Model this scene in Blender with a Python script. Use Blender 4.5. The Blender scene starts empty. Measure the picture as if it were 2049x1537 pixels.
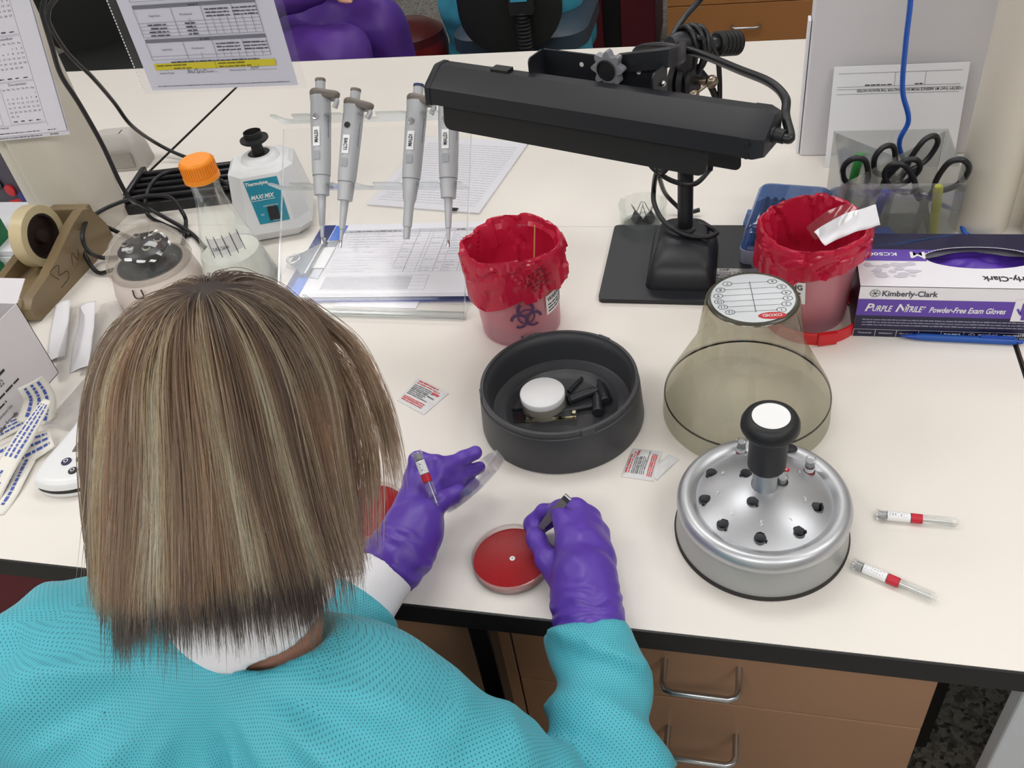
import bpy, bmesh, math, random
import numpy as np
from mathutils import Vector, Matrix, Euler

S = bpy.context.scene
COL = S.collection
T = 0.76                      # height of the bench top above the floor
# ------------------------------------------------------------------ camera
F_PX = 1760.0
CAM = np.array([0.25, -0.514, T + 0.80])
RC = np.array([[0.97097621, 0.04556653, -0.23479542],
               [0.20551468, -0.66111875, 0.72158556],
               [-0.1223475, -0.74889632, -0.65129517]])
cam_d = bpy.data.cameras.new('camera')
cam_d.sensor_width = 36.0
cam_d.lens = F_PX / 2049.0 * 36.0
cam_d.clip_start = 0.02
cam = bpy.data.objects.new('camera', cam_d)
COL.objects.link(cam)
cam.matrix_world = Matrix((
    (RC[0, 0], -RC[0, 1], -RC[0, 2], CAM[0]),
    (RC[1, 0], -RC[1, 1], -RC[1, 2], CAM[1]),
    (RC[2, 0], -RC[2, 1], -RC[2, 2], CAM[2]),
    (0, 0, 0, 1)))
S.camera = cam
# ------------------------------------------------------------------ world, lamps, exposure
w = bpy.data.worlds.new('world')
S.world = w
w.use_nodes = True
w.node_tree.nodes['Background'].inputs[0].default_value = (0.93, 0.96, 1.0, 1)
w.node_tree.nodes['Background'].inputs[1].default_value = 0.25
S.view_settings.view_transform = 'Standard'
S.view_settings.look = 'None'
S.view_settings.exposure = 0.0
S.view_settings.gamma = 1.0
S.view_settings.use_curve_mapping = False
LAMP_POWER = 13.2
for i, (lx, ly) in enumerate([(-1.9, 0.3), (-0.1, 0.9), (1.7, 0.3), (-1.9, 2.9), (-0.1, 2.9), (1.7, 2.9), (-1.9, -1.4), (-0.1, -1.7), (1.7, -1.4)]):
    ld = bpy.data.lights.new('ceiling_lamp', 'AREA')
    ld.shape = 'RECTANGLE'
    ld.size, ld.size_y = 1.2, 0.6
    ld.energy = LAMP_POWER * (1.7 if ly < -1 else 1.0)
    ld.color = (1.0, 0.988, 0.972)
    lo = bpy.data.objects.new('ceiling_lamp', ld)
    lo.location = (lx, ly, 2.73)
    COL.objects.link(lo)
S.cycles.use_denoising = True
S.cycles.max_bounces = 6
S.cycles.diffuse_bounces = 3
S.cycles.glossy_bounces = 3
S.cycles.transmission_bounces = 5
S.cycles.transparent_max_bounces = 16
S.cycles.use_adaptive_sampling = True
S.cycles.adaptive_threshold = 0.1
S.cycles.adaptive_min_samples = 16
S.cycles.caustics_reflective = False
S.cycles.caustics_refractive = False

# ------------------------------------------------------------------ helpers
def unit(v):
    v = np.asarray(v, float)
    return v / np.linalg.norm(v)
def ray(u, v):
    return RC @ unit([(u - 1024.5) / F_PX, (v - 768.5) / F_PX, 1.0])
def P(u, v, z=0.0):            # measured point of the photo on the plane z above the bench
    r = ray(u, v)
    return CAM + (T + z - CAM[2]) / r[2] * r
def Q(u, v, y):                # ... on the upright plane at depth y
    r = ray(u, v)
    return CAM + (y - CAM[1]) / r[1] * r
def Dp(u, v, t):               # ... at distance t
    return CAM + ray(u, v) * t
def lin(c):
    c = c / 255.0
    return c / 12.92 if c <= 0.04045 else ((c + 0.055) / 1.055) ** 2.4
def rgb(*c):
    return (lin(c[0]), lin(c[1]), lin(c[2]), 1.0)

MATS = {}
def M(name, col=(200, 200, 200), rough=0.5, metal=0.0, spec=0.5, bump=None, vary=None, coat=0.0, trans=0.0, sub=0.0, sheen=0.0, emit=0.0):
    if name in MATS:
        return MATS[name]
    m = bpy.data.materials.new(name)
    m.use_nodes = True
    nt = m.node_tree
    b = nt.nodes['Principled BSDF']
    b.inputs['Base Color'].default_value = rgb(*col)
    b.inputs['Roughness'].default_value = rough
    b.inputs['Metallic'].default_value = metal
    b.inputs['Specular IOR Level'].default_value = spec
    b.inputs['Coat Weight'].default_value = coat
    b.inputs['Transmission Weight'].default_value = trans
    b.inputs['Sheen Weight'].default_value = sheen
    if sub:
        b.inputs['Subsurface Weight'].default_value = sub
        b.inputs['Subsurface Radius'].default_value = (0.01, 0.004, 0.002)
        b.inputs['Subsurface Scale'].default_value = 1.0
    if vary or bump:
        tc = nt.nodes.new('ShaderNodeTexCoord')
    if vary:                       # (scale, amount)
        n = nt.nodes.new('ShaderNodeTexNoise')
        n.inputs['Scale'].default_value = vary[0]
        n.inputs['Detail'].default_value = 4
        nt.links.new(tc.outputs['Object'], n.inputs['Vector'])
        mx = nt.nodes.new('ShaderNodeMix')
        mx.data_type = 'RGBA'
        c = rgb(*col)
        k = vary[1]
        mx.inputs[6].default_value = (c[0] * (1 - k), c[1] * (1 - k), c[2] * (1 - k), 1)
        mx.inputs[7].default_value = (min(1, c[0] * (1 + k)), min(1, c[1] * (1 + k)), min(1, c[2] * (1 + k)), 1)
        nt.links.new(n.outputs['Fac'], mx.inputs[0])
        nt.links.new(mx.outputs[2], b.inputs['Base Color'])
    if bump:                       # (scale, strength, distance)
        n2 = nt.nodes.new('ShaderNodeTexNoise')
        n2.inputs['Scale'].default_value = bump[0]
        n2.inputs['Detail'].default_value = 3
        nt.links.new(tc.outputs['Object'], n2.inputs['Vector'])
        bp = nt.nodes.new('ShaderNodeBump')
        bp.inputs['Strength'].default_value = bump[1]
        bp.inputs['Distance'].default_value = bump[2]
        nt.links.new(n2.outputs['Fac'], bp.inputs['Height'])
        nt.links.new(bp.outputs['Normal'], b.inputs['Normal'])
    MATS[name] = m
    return m
def MClear(name, tint=(245, 248, 248), gloss=0.14, rough=0.06, haze=0.0, hazecol=(235, 235, 235), edge=0.35):
    """thin clear plastic or glass: tinted straight-through light, reflections that grow at grazing angles, optional milkiness"""
    if name in MATS:
        return MATS[name]
    m = bpy.data.materials.new(name)
    m.use_nodes = True
    nt = m.node_tree
    for n in list(nt.nodes):
        if n.type != 'OUTPUT_MATERIAL':
            nt.nodes.remove(n)
    out = [n for n in nt.nodes if n.type == 'OUTPUT_MATERIAL'][0]
    tr = nt.nodes.new('ShaderNodeBsdfTransparent')
    tr.inputs[0].default_value = rgb(*tint)
    last = tr.outputs[0]
    if haze:
        di = nt.nodes.new('ShaderNodeBsdfDiffuse')
        di.inputs[0].default_value = rgb(*hazecol)
        tl = nt.nodes.new('ShaderNodeBsdfTranslucent')
        tl.inputs[0].default_value = rgb(*hazecol)
        ad = nt.nodes.new('ShaderNodeMixShader')
        ad.inputs[0].default_value = 0.65
        nt.links.new(di.outputs[0], ad.inputs[1])
        nt.links.new(tl.outputs[0], ad.inputs[2])
        mh = nt.nodes.new('ShaderNodeMixShader')
        mh.inputs[0].default_value = haze
        nt.links.new(last, mh.inputs[1])
        nt.links.new(ad.outputs[0], mh.inputs[2])
        last = mh.outputs[0]
    gl = nt.nodes.new('ShaderNodeBsdfGlossy')
    gl.inputs['Color'].default_value = (1, 1, 1, 1)
    gl.inputs['Roughness'].default_value = rough
    lw = nt.nodes.new('ShaderNodeLayerWeight')
    lw.inputs[0].default_value = edge
    mul = nt.nodes.new('ShaderNodeMath')
    mul.operation = 'MULTIPLY_ADD'
    mul.inputs[1].default_value = 0.75
    mul.inputs[2].default_value = gloss * 0.3
    mul.use_clamp = True
    nt.links.new(lw.outputs['Fresnel'], mul.inputs[0])
    mul.inputs[1].default_value = gloss * 3.0
    mg = nt.nodes.new('ShaderNodeMixShader')
    nt.links.new(mul.outputs[0], mg.inputs[0])
    nt.links.new(last, mg.inputs[1])
    nt.links.new(gl.outputs[0], mg.inputs[2])
    nt.links.new(mg.outputs[0], out.inputs[0])
    MATS[name] = m
    return m

def link(o, parent=None):
    COL.objects.link(o)
    if parent is not None:
        o.parent = parent
    return o
def tag(o, label, cat, group=None, kind=None):
    o['label'] = label
    if cat:
        o['category'] = cat
    if group:
        o['group'] = group
    if kind:
        o['kind'] = kind
    return o
def thing(name, label, cat, loc=(0, 0, 0), rot=(0, 0, 0), group=None):
    o = bpy.data.objects.new(name, None)
    o.empty_display_size = 0.02
    o.location = tuple(loc)
    o.rotation_euler = rot if not isinstance(rot, (int, float)) else (0, 0, rot)
    COL.objects.link(o)
    return tag(o, label, cat, group)
def struct(name, mb_or_obj, mat=None, label=None):
    o = mb_or_obj.build(name, mat) if isinstance(mb_or_obj, MB) else mb_or_obj
    o['kind'] = 'structure'
    if label:
        o['label'] = label
    return o

class MB:
    """collects geometry; build() links it as one mesh object"""
    def __init__(s):
        s.v = []; s.f = []; s.uv = None
    def add(s, verts, faces, mtx=None):
        n = len(s.v)
        if mtx is not None:
            verts = [tuple(mtx @ Vector(p)) for p in verts]
        s.v += [tuple(float(c) for c in p) for p in verts]
        s.f += [tuple(i + n for i in f) for f in faces]
        return s
    def box(s, x0, x1, y0, y1, z0, z1, bev=0.0, seg=2, mtx=None):
        if bev <= 0:
            v = [(x0, y0, z0), (x1, y0, z0), (x1, y1, z0), (x0, y1, z0), (x0, y0, z1), (x1, y0, z1), (x1, y1, z1), (x0, y1, z1)]
            f = [(0, 3, 2, 1), (4, 5, 6, 7), (0, 1, 5, 4), (1, 2, 6, 5), (2, 3, 7, 6), (3, 0, 4, 7)]
            return s.add(v, f, mtx)
        bm = bmesh.new()
        bmesh.ops.create_cube(bm, size=1.0)
        for vv in bm.verts:
            vv.co = Vector((x0 + (vv.co.x + .5) * (x1 - x0), y0 + (vv.co.y + .5) * (y1 - y0), z0 + (vv.co.z + .5) * (z1 - z0)))
        bmesh.ops.bevel(bm, geom=bm.edges[:], offset=bev, segments=seg, affect='EDGES', profile=0.5)
        return s.bm(bm, mtx)
    def bm(s, bm, mtx=None):
        bm.verts.index_update()
        s.add([v.co[:] for v in bm.verts], [[v.index for v in f.verts] for f in bm.faces], mtx)
        bm.free()
        return s
    def lathe(s, prof, seg=48, mtx=None, cap0=False, cap1=False, a0=0.0, a1=2 * math.pi):
        full = abs(a1 - a0 - 2 * math.pi) < 1e-6
        n = seg if full else seg + 1
        v = []
        for pr_ in prof:
            r, z = pr_[0], pr_[1]
            for i in range(n):
                a = a0 + (a1 - a0) * i / seg
                v.append((r * math.cos(a), r * math.sin(a), z))
        f = []
        for j in range(len(prof) - 1):
            for i in range(seg):
                k = (i + 1) % n
                f.append((j * n + i, j * n + k, (j + 1) * n + k, (j + 1) * n + i))
        if cap0:
            f.append(tuple(range(n - 1, -1, -1)))
        if cap1:
            f.append(tuple((len(prof) - 1) * n + i for i in range(n)))
        return s.add(v, f, mtx)
    def cyl(s, p0, p1, r0, r1=None, seg=16, caps=True):
        p0, p1 = Vector(p0), Vector(p1)
        r1 = r0 if r1 is None else r1
        q = (p1 - p0).to_track_quat('Z', 'Y').to_matrix().to_4x4()
        L = (p1 - p0).length
        return s.lathe([(r0, 0), (r1, L)], seg, Matrix.Translation(p0) @ q, caps, caps)
    def tube(s, pts, r, seg=10, closed=False, caps=True):
        pts = [Vector(p) for p in pts]
        n = len(pts)
        rr = r if isinstance(r, (list, tuple, np.ndarray)) else [r] * n
        v, f = [], []
        up = Vector((0, 0, 1))
        tan = []
        for i in range(n):
            if closed:
                t = pts[(i + 1) % n] - pts[i - 1]
            else:
                t = pts[min(i + 1, n - 1)] - pts[max(i - 1, 0)]
            tan.append(t.normalized() if t.length > 1e-9 else Vector((0, 0, 1)))
        nrm = up - tan[0] * up.dot(tan[0])
        if nrm.length < 1e-3:
            nrm = Vector((1, 0, 0)) - tan[0] * tan[0].x
        nrm.normalize()
        for i in range(n):
            nrm = nrm - tan[i] * nrm.dot(tan[i])
            nrm.normalize()
            bi = tan[i].cross(nrm)
            for k in range(seg):
                a = 2 * math.pi * k / seg
                v.append(tuple(pts[i] + (nrm * math.cos(a) + bi * math.sin(a)) * rr[i]))
        m = n if closed else n - 1
        for i in range(m):
            j = (i + 1) % n
            for k in range(seg):
                l = (k + 1) % seg
                f.append((i * seg + k, i * seg + l, j * seg + l, j * seg + k))
        if caps and not closed:
            f.append(tuple(range(seg - 1, -1, -1)))
            f.append(tuple((n - 1) * seg + k for k in range(seg)))
        return s.add(v, f)
    def prism(s, poly, z0, z1, mtx=None):
        n = len(poly)
        v = [(x, y, z0) for x, y in poly] + [(x, y, z1) for x, y in poly]
        f = [tuple(range(n - 1, -1, -1)), tuple(range(n, 2 * n))] + [(i, (i + 1) % n, n + (i + 1) % n, n + i) for i in range(n)]
        return s.add(v, f, mtx)
    def loft(s, rings, cap0=True, cap1=True, closed=True):
        n = len(rings[0])
        v = [p for r in rings for p in r]
        f = []
        for j in range(len(rings) - 1):
            for i in range(n if closed else n - 1):
                k = (i + 1) % n
                f.append((j * n + i, j * n + k, (j + 1) * n + k, (j + 1) * n + i))
        if cap0 and closed:
            f.append(tuple(range(n - 1, -1, -1)))
        if cap1 and closed:
            f.append(tuple((len(rings) - 1) * n + i for i in range(n)))
        return s.add(v, f)
    def sphere(s, c, r, seg=16, rings=10, sc=(1, 1, 1)):
        prof = [(max(1e-5, r * math.sin(math.pi * i / rings)), -r * math.cos(math.pi * i / rings)) for i in range(rings + 1)]
        return s.lathe(prof, seg, Matrix.Translation(Vector(c)) @ Matrix.Diagonal((sc[0], sc[1], sc[2], 1)))
    def mesh(s, name):
        me = bpy.data.meshes.new(name)
        me.from_pydata(s.v, [], s.f)
        me.validate()
        return me
    def build(s, name, mat=None, parent=None, smooth=None, loc=None, rot=None, solid=None, label=None):
        me = s.mesh(name)
        if mat is not None:
            me.materials.append(mat)
        o = bpy.data.objects.new(name, me)
        if smooth is not None:           # angle in degrees below which edges are smooth
            me.polygons.foreach_set('use_smooth', [True] * len(me.polygons))
            if smooth < 180:
                me.set_sharp_from_angle(angle=math.radians(smooth))
        if loc is not None:
            o.location = tuple(loc)
        if rot is not None:
            o.rotation_euler = rot
        link(o, parent)
        if solid:
            md = o.modifiers.new('thickness', 'SOLIDIFY')
            md.thickness = solid
            md.offset = -1
        if label:
            o['label'] = label
        return o

def crom(pts, n=8, closed=False):
    """smooth curve through points"""
    pts = [np.asarray(p, float) for p in pts]
    N = len(pts)
    out = []
    for i in range(N if closed else N - 1):
        if closed:
            p0, p1, p2, p3 = pts[i - 1], pts[i], pts[(i + 1) % N], pts[(i + 2) % N]
        else:
            p0, p1, p2, p3 = pts[max(i - 1, 0)], pts[i], pts[i + 1], pts[min(i + 2, N - 1)]
        for k in range(n):
            t = k / n
            out.append(0.5 * (2 * p1 + (p2 - p0) * t + (2 * p0 - 5 * p1 + 4 * p2 - p3) * t * t + (3 * p1 - p0 - 3 * p2 + p3) * t ** 3))
    if not closed:
        out.append(pts[-1])
    return out
def rrect(x0, x1, y0, y1, r, n=5):
    out = []
    for cx, cy, a in ((x1 - r, y1 - r, 0), (x0 + r, y1 - r, 90), (x0 + r, y0 + r, 180), (x1 - r, y0 + r, 270)):
        for i in range(n + 1):
            t = math.radians(a + 90 * i / n)
            out.append((cx + r * math.cos(t), cy + r * math.sin(t)))
    return out
def frame(o, x, y=None, z=None):
    """4x4 from origin and (approximately) orthogonal axes"""
    x = Vector(x).normalized()
    if z is not None:
        z = Vector(z).normalized()
        y = z.cross(x).normalized()
        x = y.cross(z)
    else:
        y = (Vector(y) - x * Vector(y).dot(x)).normalized()
        z = x.cross(y)
    return Matrix(((x.x, y.x, z.x, o[0]), (x.y, y.y, z.y, o[1]), (x.z, y.z, z.z, o[2]), (0, 0, 0, 1)))

_tcache = {}
def text_poly(txt, bold=False, italic=False):
    key = (txt, bold, italic)
    if key not in _tcache:
        cu = bpy.data.curves.new('t', 'FONT')
        cu.body = txt
        cu.resolution_u = 2
        cu.size = 1.0
        if bold:
            cu.offset = 0.022
        if italic:
            cu.shear = 0.3
        ob = bpy.data.objects.new('t', cu)
        me = bpy.data.meshes.new_from_object(ob)
        v = np.array([q.co[:2] for q in me.vertices]) if len(me.vertices) else np.zeros((0, 2))
        f = [tuple(p.vertices) for p in me.polygons]
        bpy.data.objects.remove(ob)
        bpy.data.curves.remove(cu)
        bpy.data.meshes.remove(me)
        _tcache[key] = (v, f)
    return _tcache[key]
class Print:
    """flat print: 2-D marks laid on a surface by a map (u, v) -> point"""
    def __init__(s):
        s.v = []; s.f = []
    def raw(s, v, f):
        n = len(s.v)
        s.v += [tuple(p) for p in v]
        s.f += [tuple(i + n for i in q) for q in f]
        return s
    def rect(s, x0, y0, x1, y1):
        return s.raw([(x0, y0), (x1, y0), (x1, y1), (x0, y1)], [(0, 1, 2, 3)])
    def line(s, x0, y0, x1, y1, w):
        d = np.array([x1 - x0, y1 - y0]); L = np.linalg.norm(d)
        if L < 1e-9:
            return s
        n = np.array([-d[1], d[0]]) / L * w / 2
        a, b = np.array([x0, y0]), np.array([x1, y1])
        return s.raw([a - n, b - n, b + n, a + n], [(0, 1, 2, 3)])
    def pline(s, pts, w):
        for a, b in zip(pts[:-1], pts[1:]):
            s.line(a[0], a[1], b[0], b[1], w)
        return s
    def disc(s, x, y, rx, ry=None, n=28):
        ry = rx if ry is None else ry
        return s.raw([(x + rx * math.cos(2 * math.pi * i / n), y + ry * math.sin(2 * math.pi * i / n)) for i in range(n)], [tuple(range(n))])
    def ring(s, x, y, rx, ry, w, n=28, a0=0, a1=2 * math.pi):
        v, f = [], []
        for i in range(n + 1):
            a = a0 + (a1 - a0) * i / n
            v += [(x + (rx - w / 2) * math.cos(a), y + (ry - w / 2) * math.sin(a)), (x + (rx + w / 2) * math.cos(a), y + (ry + w / 2) * math.sin(a))]
        for i in range(n):
            f.append((2 * i, 2 * i + 1, 2 * i + 3, 2 * i + 2))
        return s.raw(v, f)
    def text(s, txt, x, y, h, w=None, rot=0, bold=False, italic=False, align='L'):
        v, f = text_poly(txt, bold, italic)
        if len(v) == 0:
            return s
        v = v.copy()
        v[:, 0] -= v[:, 0].min()
        W = v[:, 0].max()
        v *= h / 0.7
        if w:
            v[:, 0] *= w / (W * h / 0.7)
        W = v[:, 0].max()
        if align == 'C':
            v[:, 0] -= W / 2
        if align == 'R':
            v[:, 0] -= W
        c, sn = math.cos(rot), math.sin(rot)
        v = v @ np.array([[c, sn], [-sn, c]]) + np.array([x, y])
        return s.raw(v, f)
    def dashes(s, x0, x1, y, h, rng, fill=0.8, word=(2, 7)):
        """a line of lettering too small to read: broken marks"""
        x = x0
        while x < x1:
            L = h * rng.uniform(*word) * 0.55
            e = min(x + L, x1)
            s.rect(x, y, e, y + h * rng.uniform(0.55, 0.8))
            x = e + h * (1 - fill) * 2.5
        return s
    def build(s, name, mp, mat, parent=None, label=None):
        me = bpy.data.meshes.new(name)
        me.from_pydata([tuple(mp(a, b)) for a, b in s.v], [], s.f)
        me.materials.append(mat)
        o = bpy.data.objects.new(name, me)
        link(o, parent)
        if label:
            o['label'] = label
        return o
def plane_map(o, ex, ey, off=0.0003):
    o = np.asarray(o, float); ex = np.asarray(ex, float); ey = np.asarray(ey, float)
    n = np.cross(ex, ey); n = n / np.linalg.norm(n) * off
    return lambda a, b: o + ex * a + ey * b + n

# smooth value noise for mesh shaping
_rng0 = np.random.RandomState(7)
_lat = _rng0.rand(32, 32, 32)
def vnoise(p):
    p = np.asarray(p, float)
    i = np.floor(p).astype(int)
    f = p - i
    f = f * f * (3 - 2 * f)
    r = 0
    for dx in (0, 1):
        for dy in (0, 1):
            for dz in (0, 1):
                wgt = (f[..., 0] if dx else 1 - f[..., 0]) * (f[..., 1] if dy else 1 - f[..., 1]) * (f[..., 2] if dz else 1 - f[..., 2])
                r = r + wgt * _lat[(i[..., 0] + dx) % 32, (i[..., 1] + dy) % 32, (i[..., 2] + dz) % 32]
    return r * 2 - 1

def nets(func, lo, hi, h, margin=0.012):
    """surface of func(p) = 0 as quads (naive surface nets)"""
    lo = np.asarray(lo, float); hi = np.asarray(hi, float)
    n = np.ceil((hi - lo) / h).astype(int) + 1
    g = np.stack(np.meshgrid(*[lo[i] + h * np.arange(n[i]) for i in range(3)], indexing='ij'), -1)
    st = 5                                   # coarse pass first; only points near the surface are sampled finely
    m = (n + st - 1) // st + 1
    gc = np.stack(np.meshgrid(*[lo[i] + h * st * np.arange(m[i]) for i in range(3)], indexing='ij'), -1)
    Fc = func(gc.reshape(-1, 3)).reshape(m)
    near = [np.minimum((np.arange(n[i]) + st // 2) // st, m[i] - 1) for i in range(3)]
    Fv = Fc[np.ix_(*near)]
    act_ = np.abs(Fv) < h * st * 0.9 * 1.5 + margin
    Fv[act_] = func(g[act_])
    ins = Fv < 0
    cs = tuple(n - 1)
    acc = np.zeros(cs + (3,)); cnt = np.zeros(cs)
    def sl(o):
        return tuple(slice(o[k], o[k] + cs[k]) for k in range(3))
    corners = [(a, b, c) for a in (0, 1) for b in (0, 1) for c in (0, 1)]
    for a in corners:
        for k in range(3):
            if a[k] == 0:
                b = list(a); b[k] = 1
                fa, fb = Fv[sl(a)], Fv[sl(b)]
                cr = ins[sl(a)] != ins[sl(b)]
                t = np.where(cr, fa / np.where(cr, fa - fb, 1), 0)
                p = np.zeros(cs + (3,))
                for m in range(3):
                    p[..., m] = a[m]
                p[..., k] += t
                acc += p * cr[..., None]
                cnt += cr
    act = cnt > 0
    idx = -np.ones(cs, int)
    idx[act] = np.arange(act.sum())
    base = np.stack(np.nonzero(act), -1)
    verts = lo + h * (base + acc[act] / cnt[act][:, None])
    faces = []
    for k in range(3):
        u, v = (k + 1) % 3, (k + 2) % 3
        a = [slice(None)] * 3; b = [slice(None)] * 3
        a[k] = slice(0, -1); b[k] = slice(1, None)
        cr = ins[tuple(a)] != ins[tuple(b)]
        pos = np.stack(np.nonzero(cr), -1)
        pos = pos[(pos[:, u] > 0) & (pos[:, v] > 0) & (pos[:, u] < n[u] - 1) & (pos[:, v] < n[v] - 1)]
        e = np.eye(3, dtype=int)
        c0, c1, c2, c3 = pos, pos - e[u], pos - e[u] - e[v], pos - e[v]
        q = np.stack([idx[tuple(c.T)] for c in (c0, c1, c2, c3)], -1)
        flip = ~ins[tuple(pos.T)]
        q[flip] = q[flip][:, ::-1]
        faces.append(q)
    faces = np.concatenate(faces)
    return verts, faces
def relax(verts, faces, it=3, k=0.5):
    """smooth a quad surface by moving vertices towards their neighbours"""
    f = np.asarray(faces)
    e = np.concatenate([f[:, [0, 1]], f[:, [1, 2]], f[:, [2, 3]], f[:, [3, 0]]])
    e = np.concatenate([e, e[:, ::-1]])
    cnt = np.bincount(e[:, 0], minlength=len(verts))[:, None]
    v = verts.copy()
    for _ in range(it):
        s = np.stack([np.bincount(e[:, 0], weights=v[e[:, 1], c], minlength=len(v)) for c in range(3)], 1)
        v = v * (1 - k) + k * s / np.maximum(cnt, 1)
    return v
def np_mesh(name, verts, faces, mat, parent=None, smooth=True):
    me = bpy.data.meshes.new(name)
    me.from_pydata(np.asarray(verts).tolist(), [], np.asarray(faces).tolist())
    if smooth:
        me.polygons.foreach_set('use_smooth', [True] * len(me.polygons))
    if mat is not None:
        me.materials.append(mat)
    o = bpy.data.objects.new(name, me)
    return link(o, parent)
def cone_d(p, a, b, ra, rb):
    """distance to a round cone from a (radius ra) to b (radius rb)"""
    a = np.asarray(a, float); b = np.asarray(b, float)
    ab = b - a
    t = np.clip(((p - a) @ ab) / max(ab @ ab, 1e-12), 0, 1)
    return np.linalg.norm(p - a - t[..., None] * ab, axis=-1) - (ra + (rb - ra) * t)
def ell_d(p, c, r, rot=None):
    q = p - np.asarray(c, float)
    if rot is not None:
        q = q @ rot               # columns of rot = local axes
    r = np.asarray(r, float)
    k0 = np.linalg.norm(q / r, axis=-1)
    k1 = np.linalg.norm(q / (r * r), axis=-1)
    return k0 * (k0 - 1) / np.maximum(k1, 1e-9)
def smin(a, b, k):
    h = np.clip(0.5 + 0.5 * (b - a) / k, 0, 1)
    return b + (a - b) * h - k * h * (1 - h)
def smax(a, b, k):
    return -smin(-a, -b, k)
# ================================================================== the room
def floor_mat():
    m = M('speckled_floor', (150, 147, 140), 0.45)
    nt = m.node_tree
    b = nt.nodes['Principled BSDF']
    tc = nt.nodes.new('ShaderNodeTexCoord')
    v = nt.nodes.new('ShaderNodeTexVoronoi'); v.inputs['Scale'].default_value = 140
    n = nt.nodes.new('ShaderNodeTexNoise'); n.inputs['Scale'].default_value = 60; n.inputs['Detail'].default_value = 5
    r = nt.nodes.new('ShaderNodeValToRGB')
    r.color_ramp.elements[0].color = rgb(70, 66, 60); r.color_ramp.elements[0].position = 0.3
    r.color_ramp.elements[1].color = rgb(172, 168, 160); r.color_ramp.elements[1].position = 0.62
    mx = nt.nodes.new('ShaderNodeMath'); mx.operation = 'ADD'
    ml = nt.nodes.new('ShaderNodeMath'); ml.operation = 'MULTIPLY'; ml.inputs[1].default_value = 0.5
    nt.links.new(tc.outputs['Object'], v.inputs['Vector']); nt.links.new(tc.outputs['Object'], n.inputs['Vector'])
    nt.links.new(v.outputs['Color'], ml.inputs[0]); nt.links.new(ml.outputs[0], mx.inputs[0])
    ml2 = nt.nodes.new('ShaderNodeMath'); ml2.operation = 'MULTIPLY'; ml2.inputs[1].default_value = 0.55
    nt.links.new(n.outputs['Fac'], ml2.inputs[0]); nt.links.new(ml2.outputs[0], mx.inputs[1])
    nt.links.new(mx.outputs[0], r.inputs[0]); nt.links.new(r.outputs[0], b.inputs['Base Color'])
    return m
struct('floor', MB().box(-4.5, 4.5, -3.5, 6.5, -0.1, 0), floor_mat(), 'grey speckled lab floor')
WALL = M('wall_paint', (240, 238, 234), 0.7, vary=(3, 0.02))
struct('wall_back', MB().box(-4.5, 4.5, 6.5, 6.6, 0, 2.8), WALL, 'plain off-white far wall')
struct('wall_left', MB().box(-4.6, -4.5, -3.5, 6.5, 0, 2.8), WALL, 'plain off-white left wall')
struct('wall_right', MB().box(4.5, 4.6, -3.5, 6.5, 0, 2.8), WALL, 'plain off-white right wall')
struct('wall_front', MB().box(-4.5, 4.5, -3.6, -3.5, 0, 2.8), WALL, 'plain off-white wall behind the viewer')
struct('ceiling', MB().box(-4.5, 4.5, -3.5, 6.5, 2.78, 2.9), M('ceiling_tile', (247, 247, 246), 0.8, vary=(8, 0.02)), 'white ceiling')

LAM = M('bench_laminate', (238, 232, 224), 0.42, spec=0.35, vary=(2.2, 0.012))
EDGE = M('bench_edge_band', (26, 25, 27), 0.42, bump=(30, 0.1, 0.001))
EDGEB = M('bench_brown_edge', (66, 52, 42), 0.5)
def bench_top(label, x0, x1, y0, y1, bands):
    t = thing('workbench', label, 'workbench', ((x0 + x1) / 2, (y0 + y1) / 2, T - 0.03))
    cx, cy = (x0 + x1) / 2, (y0 + y1) / 2
    e = 0.003
    a0, a1, b0, b1 = x0 - cx, x1 - cx, y0 - cy, y1 - cy
    MB().box(a0 + (e if 'L' in bands else 0), a1 - (e if 'R' in bands else 0), b0 + (e if 'F' in bands else 0), b1 - (e if 'B' in bands else 0), 0, 0.03).build('worktop', LAM, t)
    for k in bands:
        mb = MB()
        if k == 'F': mb.box(a0, a1, b0, b0 + e, -0.001, 0.0296, 0.0008)
        if k == 'B': mb.box(a0, a1, b1 - e, b1, -0.001, 0.0296, 0.0008)
        if k == 'L': mb.box(a0, a0 + e, b0 + e, b1, -0.001, 0.0296, 0.0008)
        if k == 'R': mb.box(a1 - e, a1, b0 + e, b1, -0.001, 0.0296, 0.0008)
        mb.build('edge_band', EDGE if k in 'FRB' else EDGEB, t)
    return t
WB1 = bench_top('cream bench top with black front edge carrying the red petri dishes', -1.75, 0.6205, 0.0, 0.7855, 'FR')
WB2 = bench_top('cream bench top beyond the black seam at the right edge of the photo', 0.6215, 1.75, 0.0, 0.7855, 'FL')
WB3 = bench_top('rear cream bench top behind the black lamp, reaching to the dark gap', -0.9795, 1.75, 0.7863, 1.597, 'BL')
bench_top('rear cream bench top left of the dark gap behind the column', -2.6, -0.983, 0.7863, 1.597, 'BR')

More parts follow.
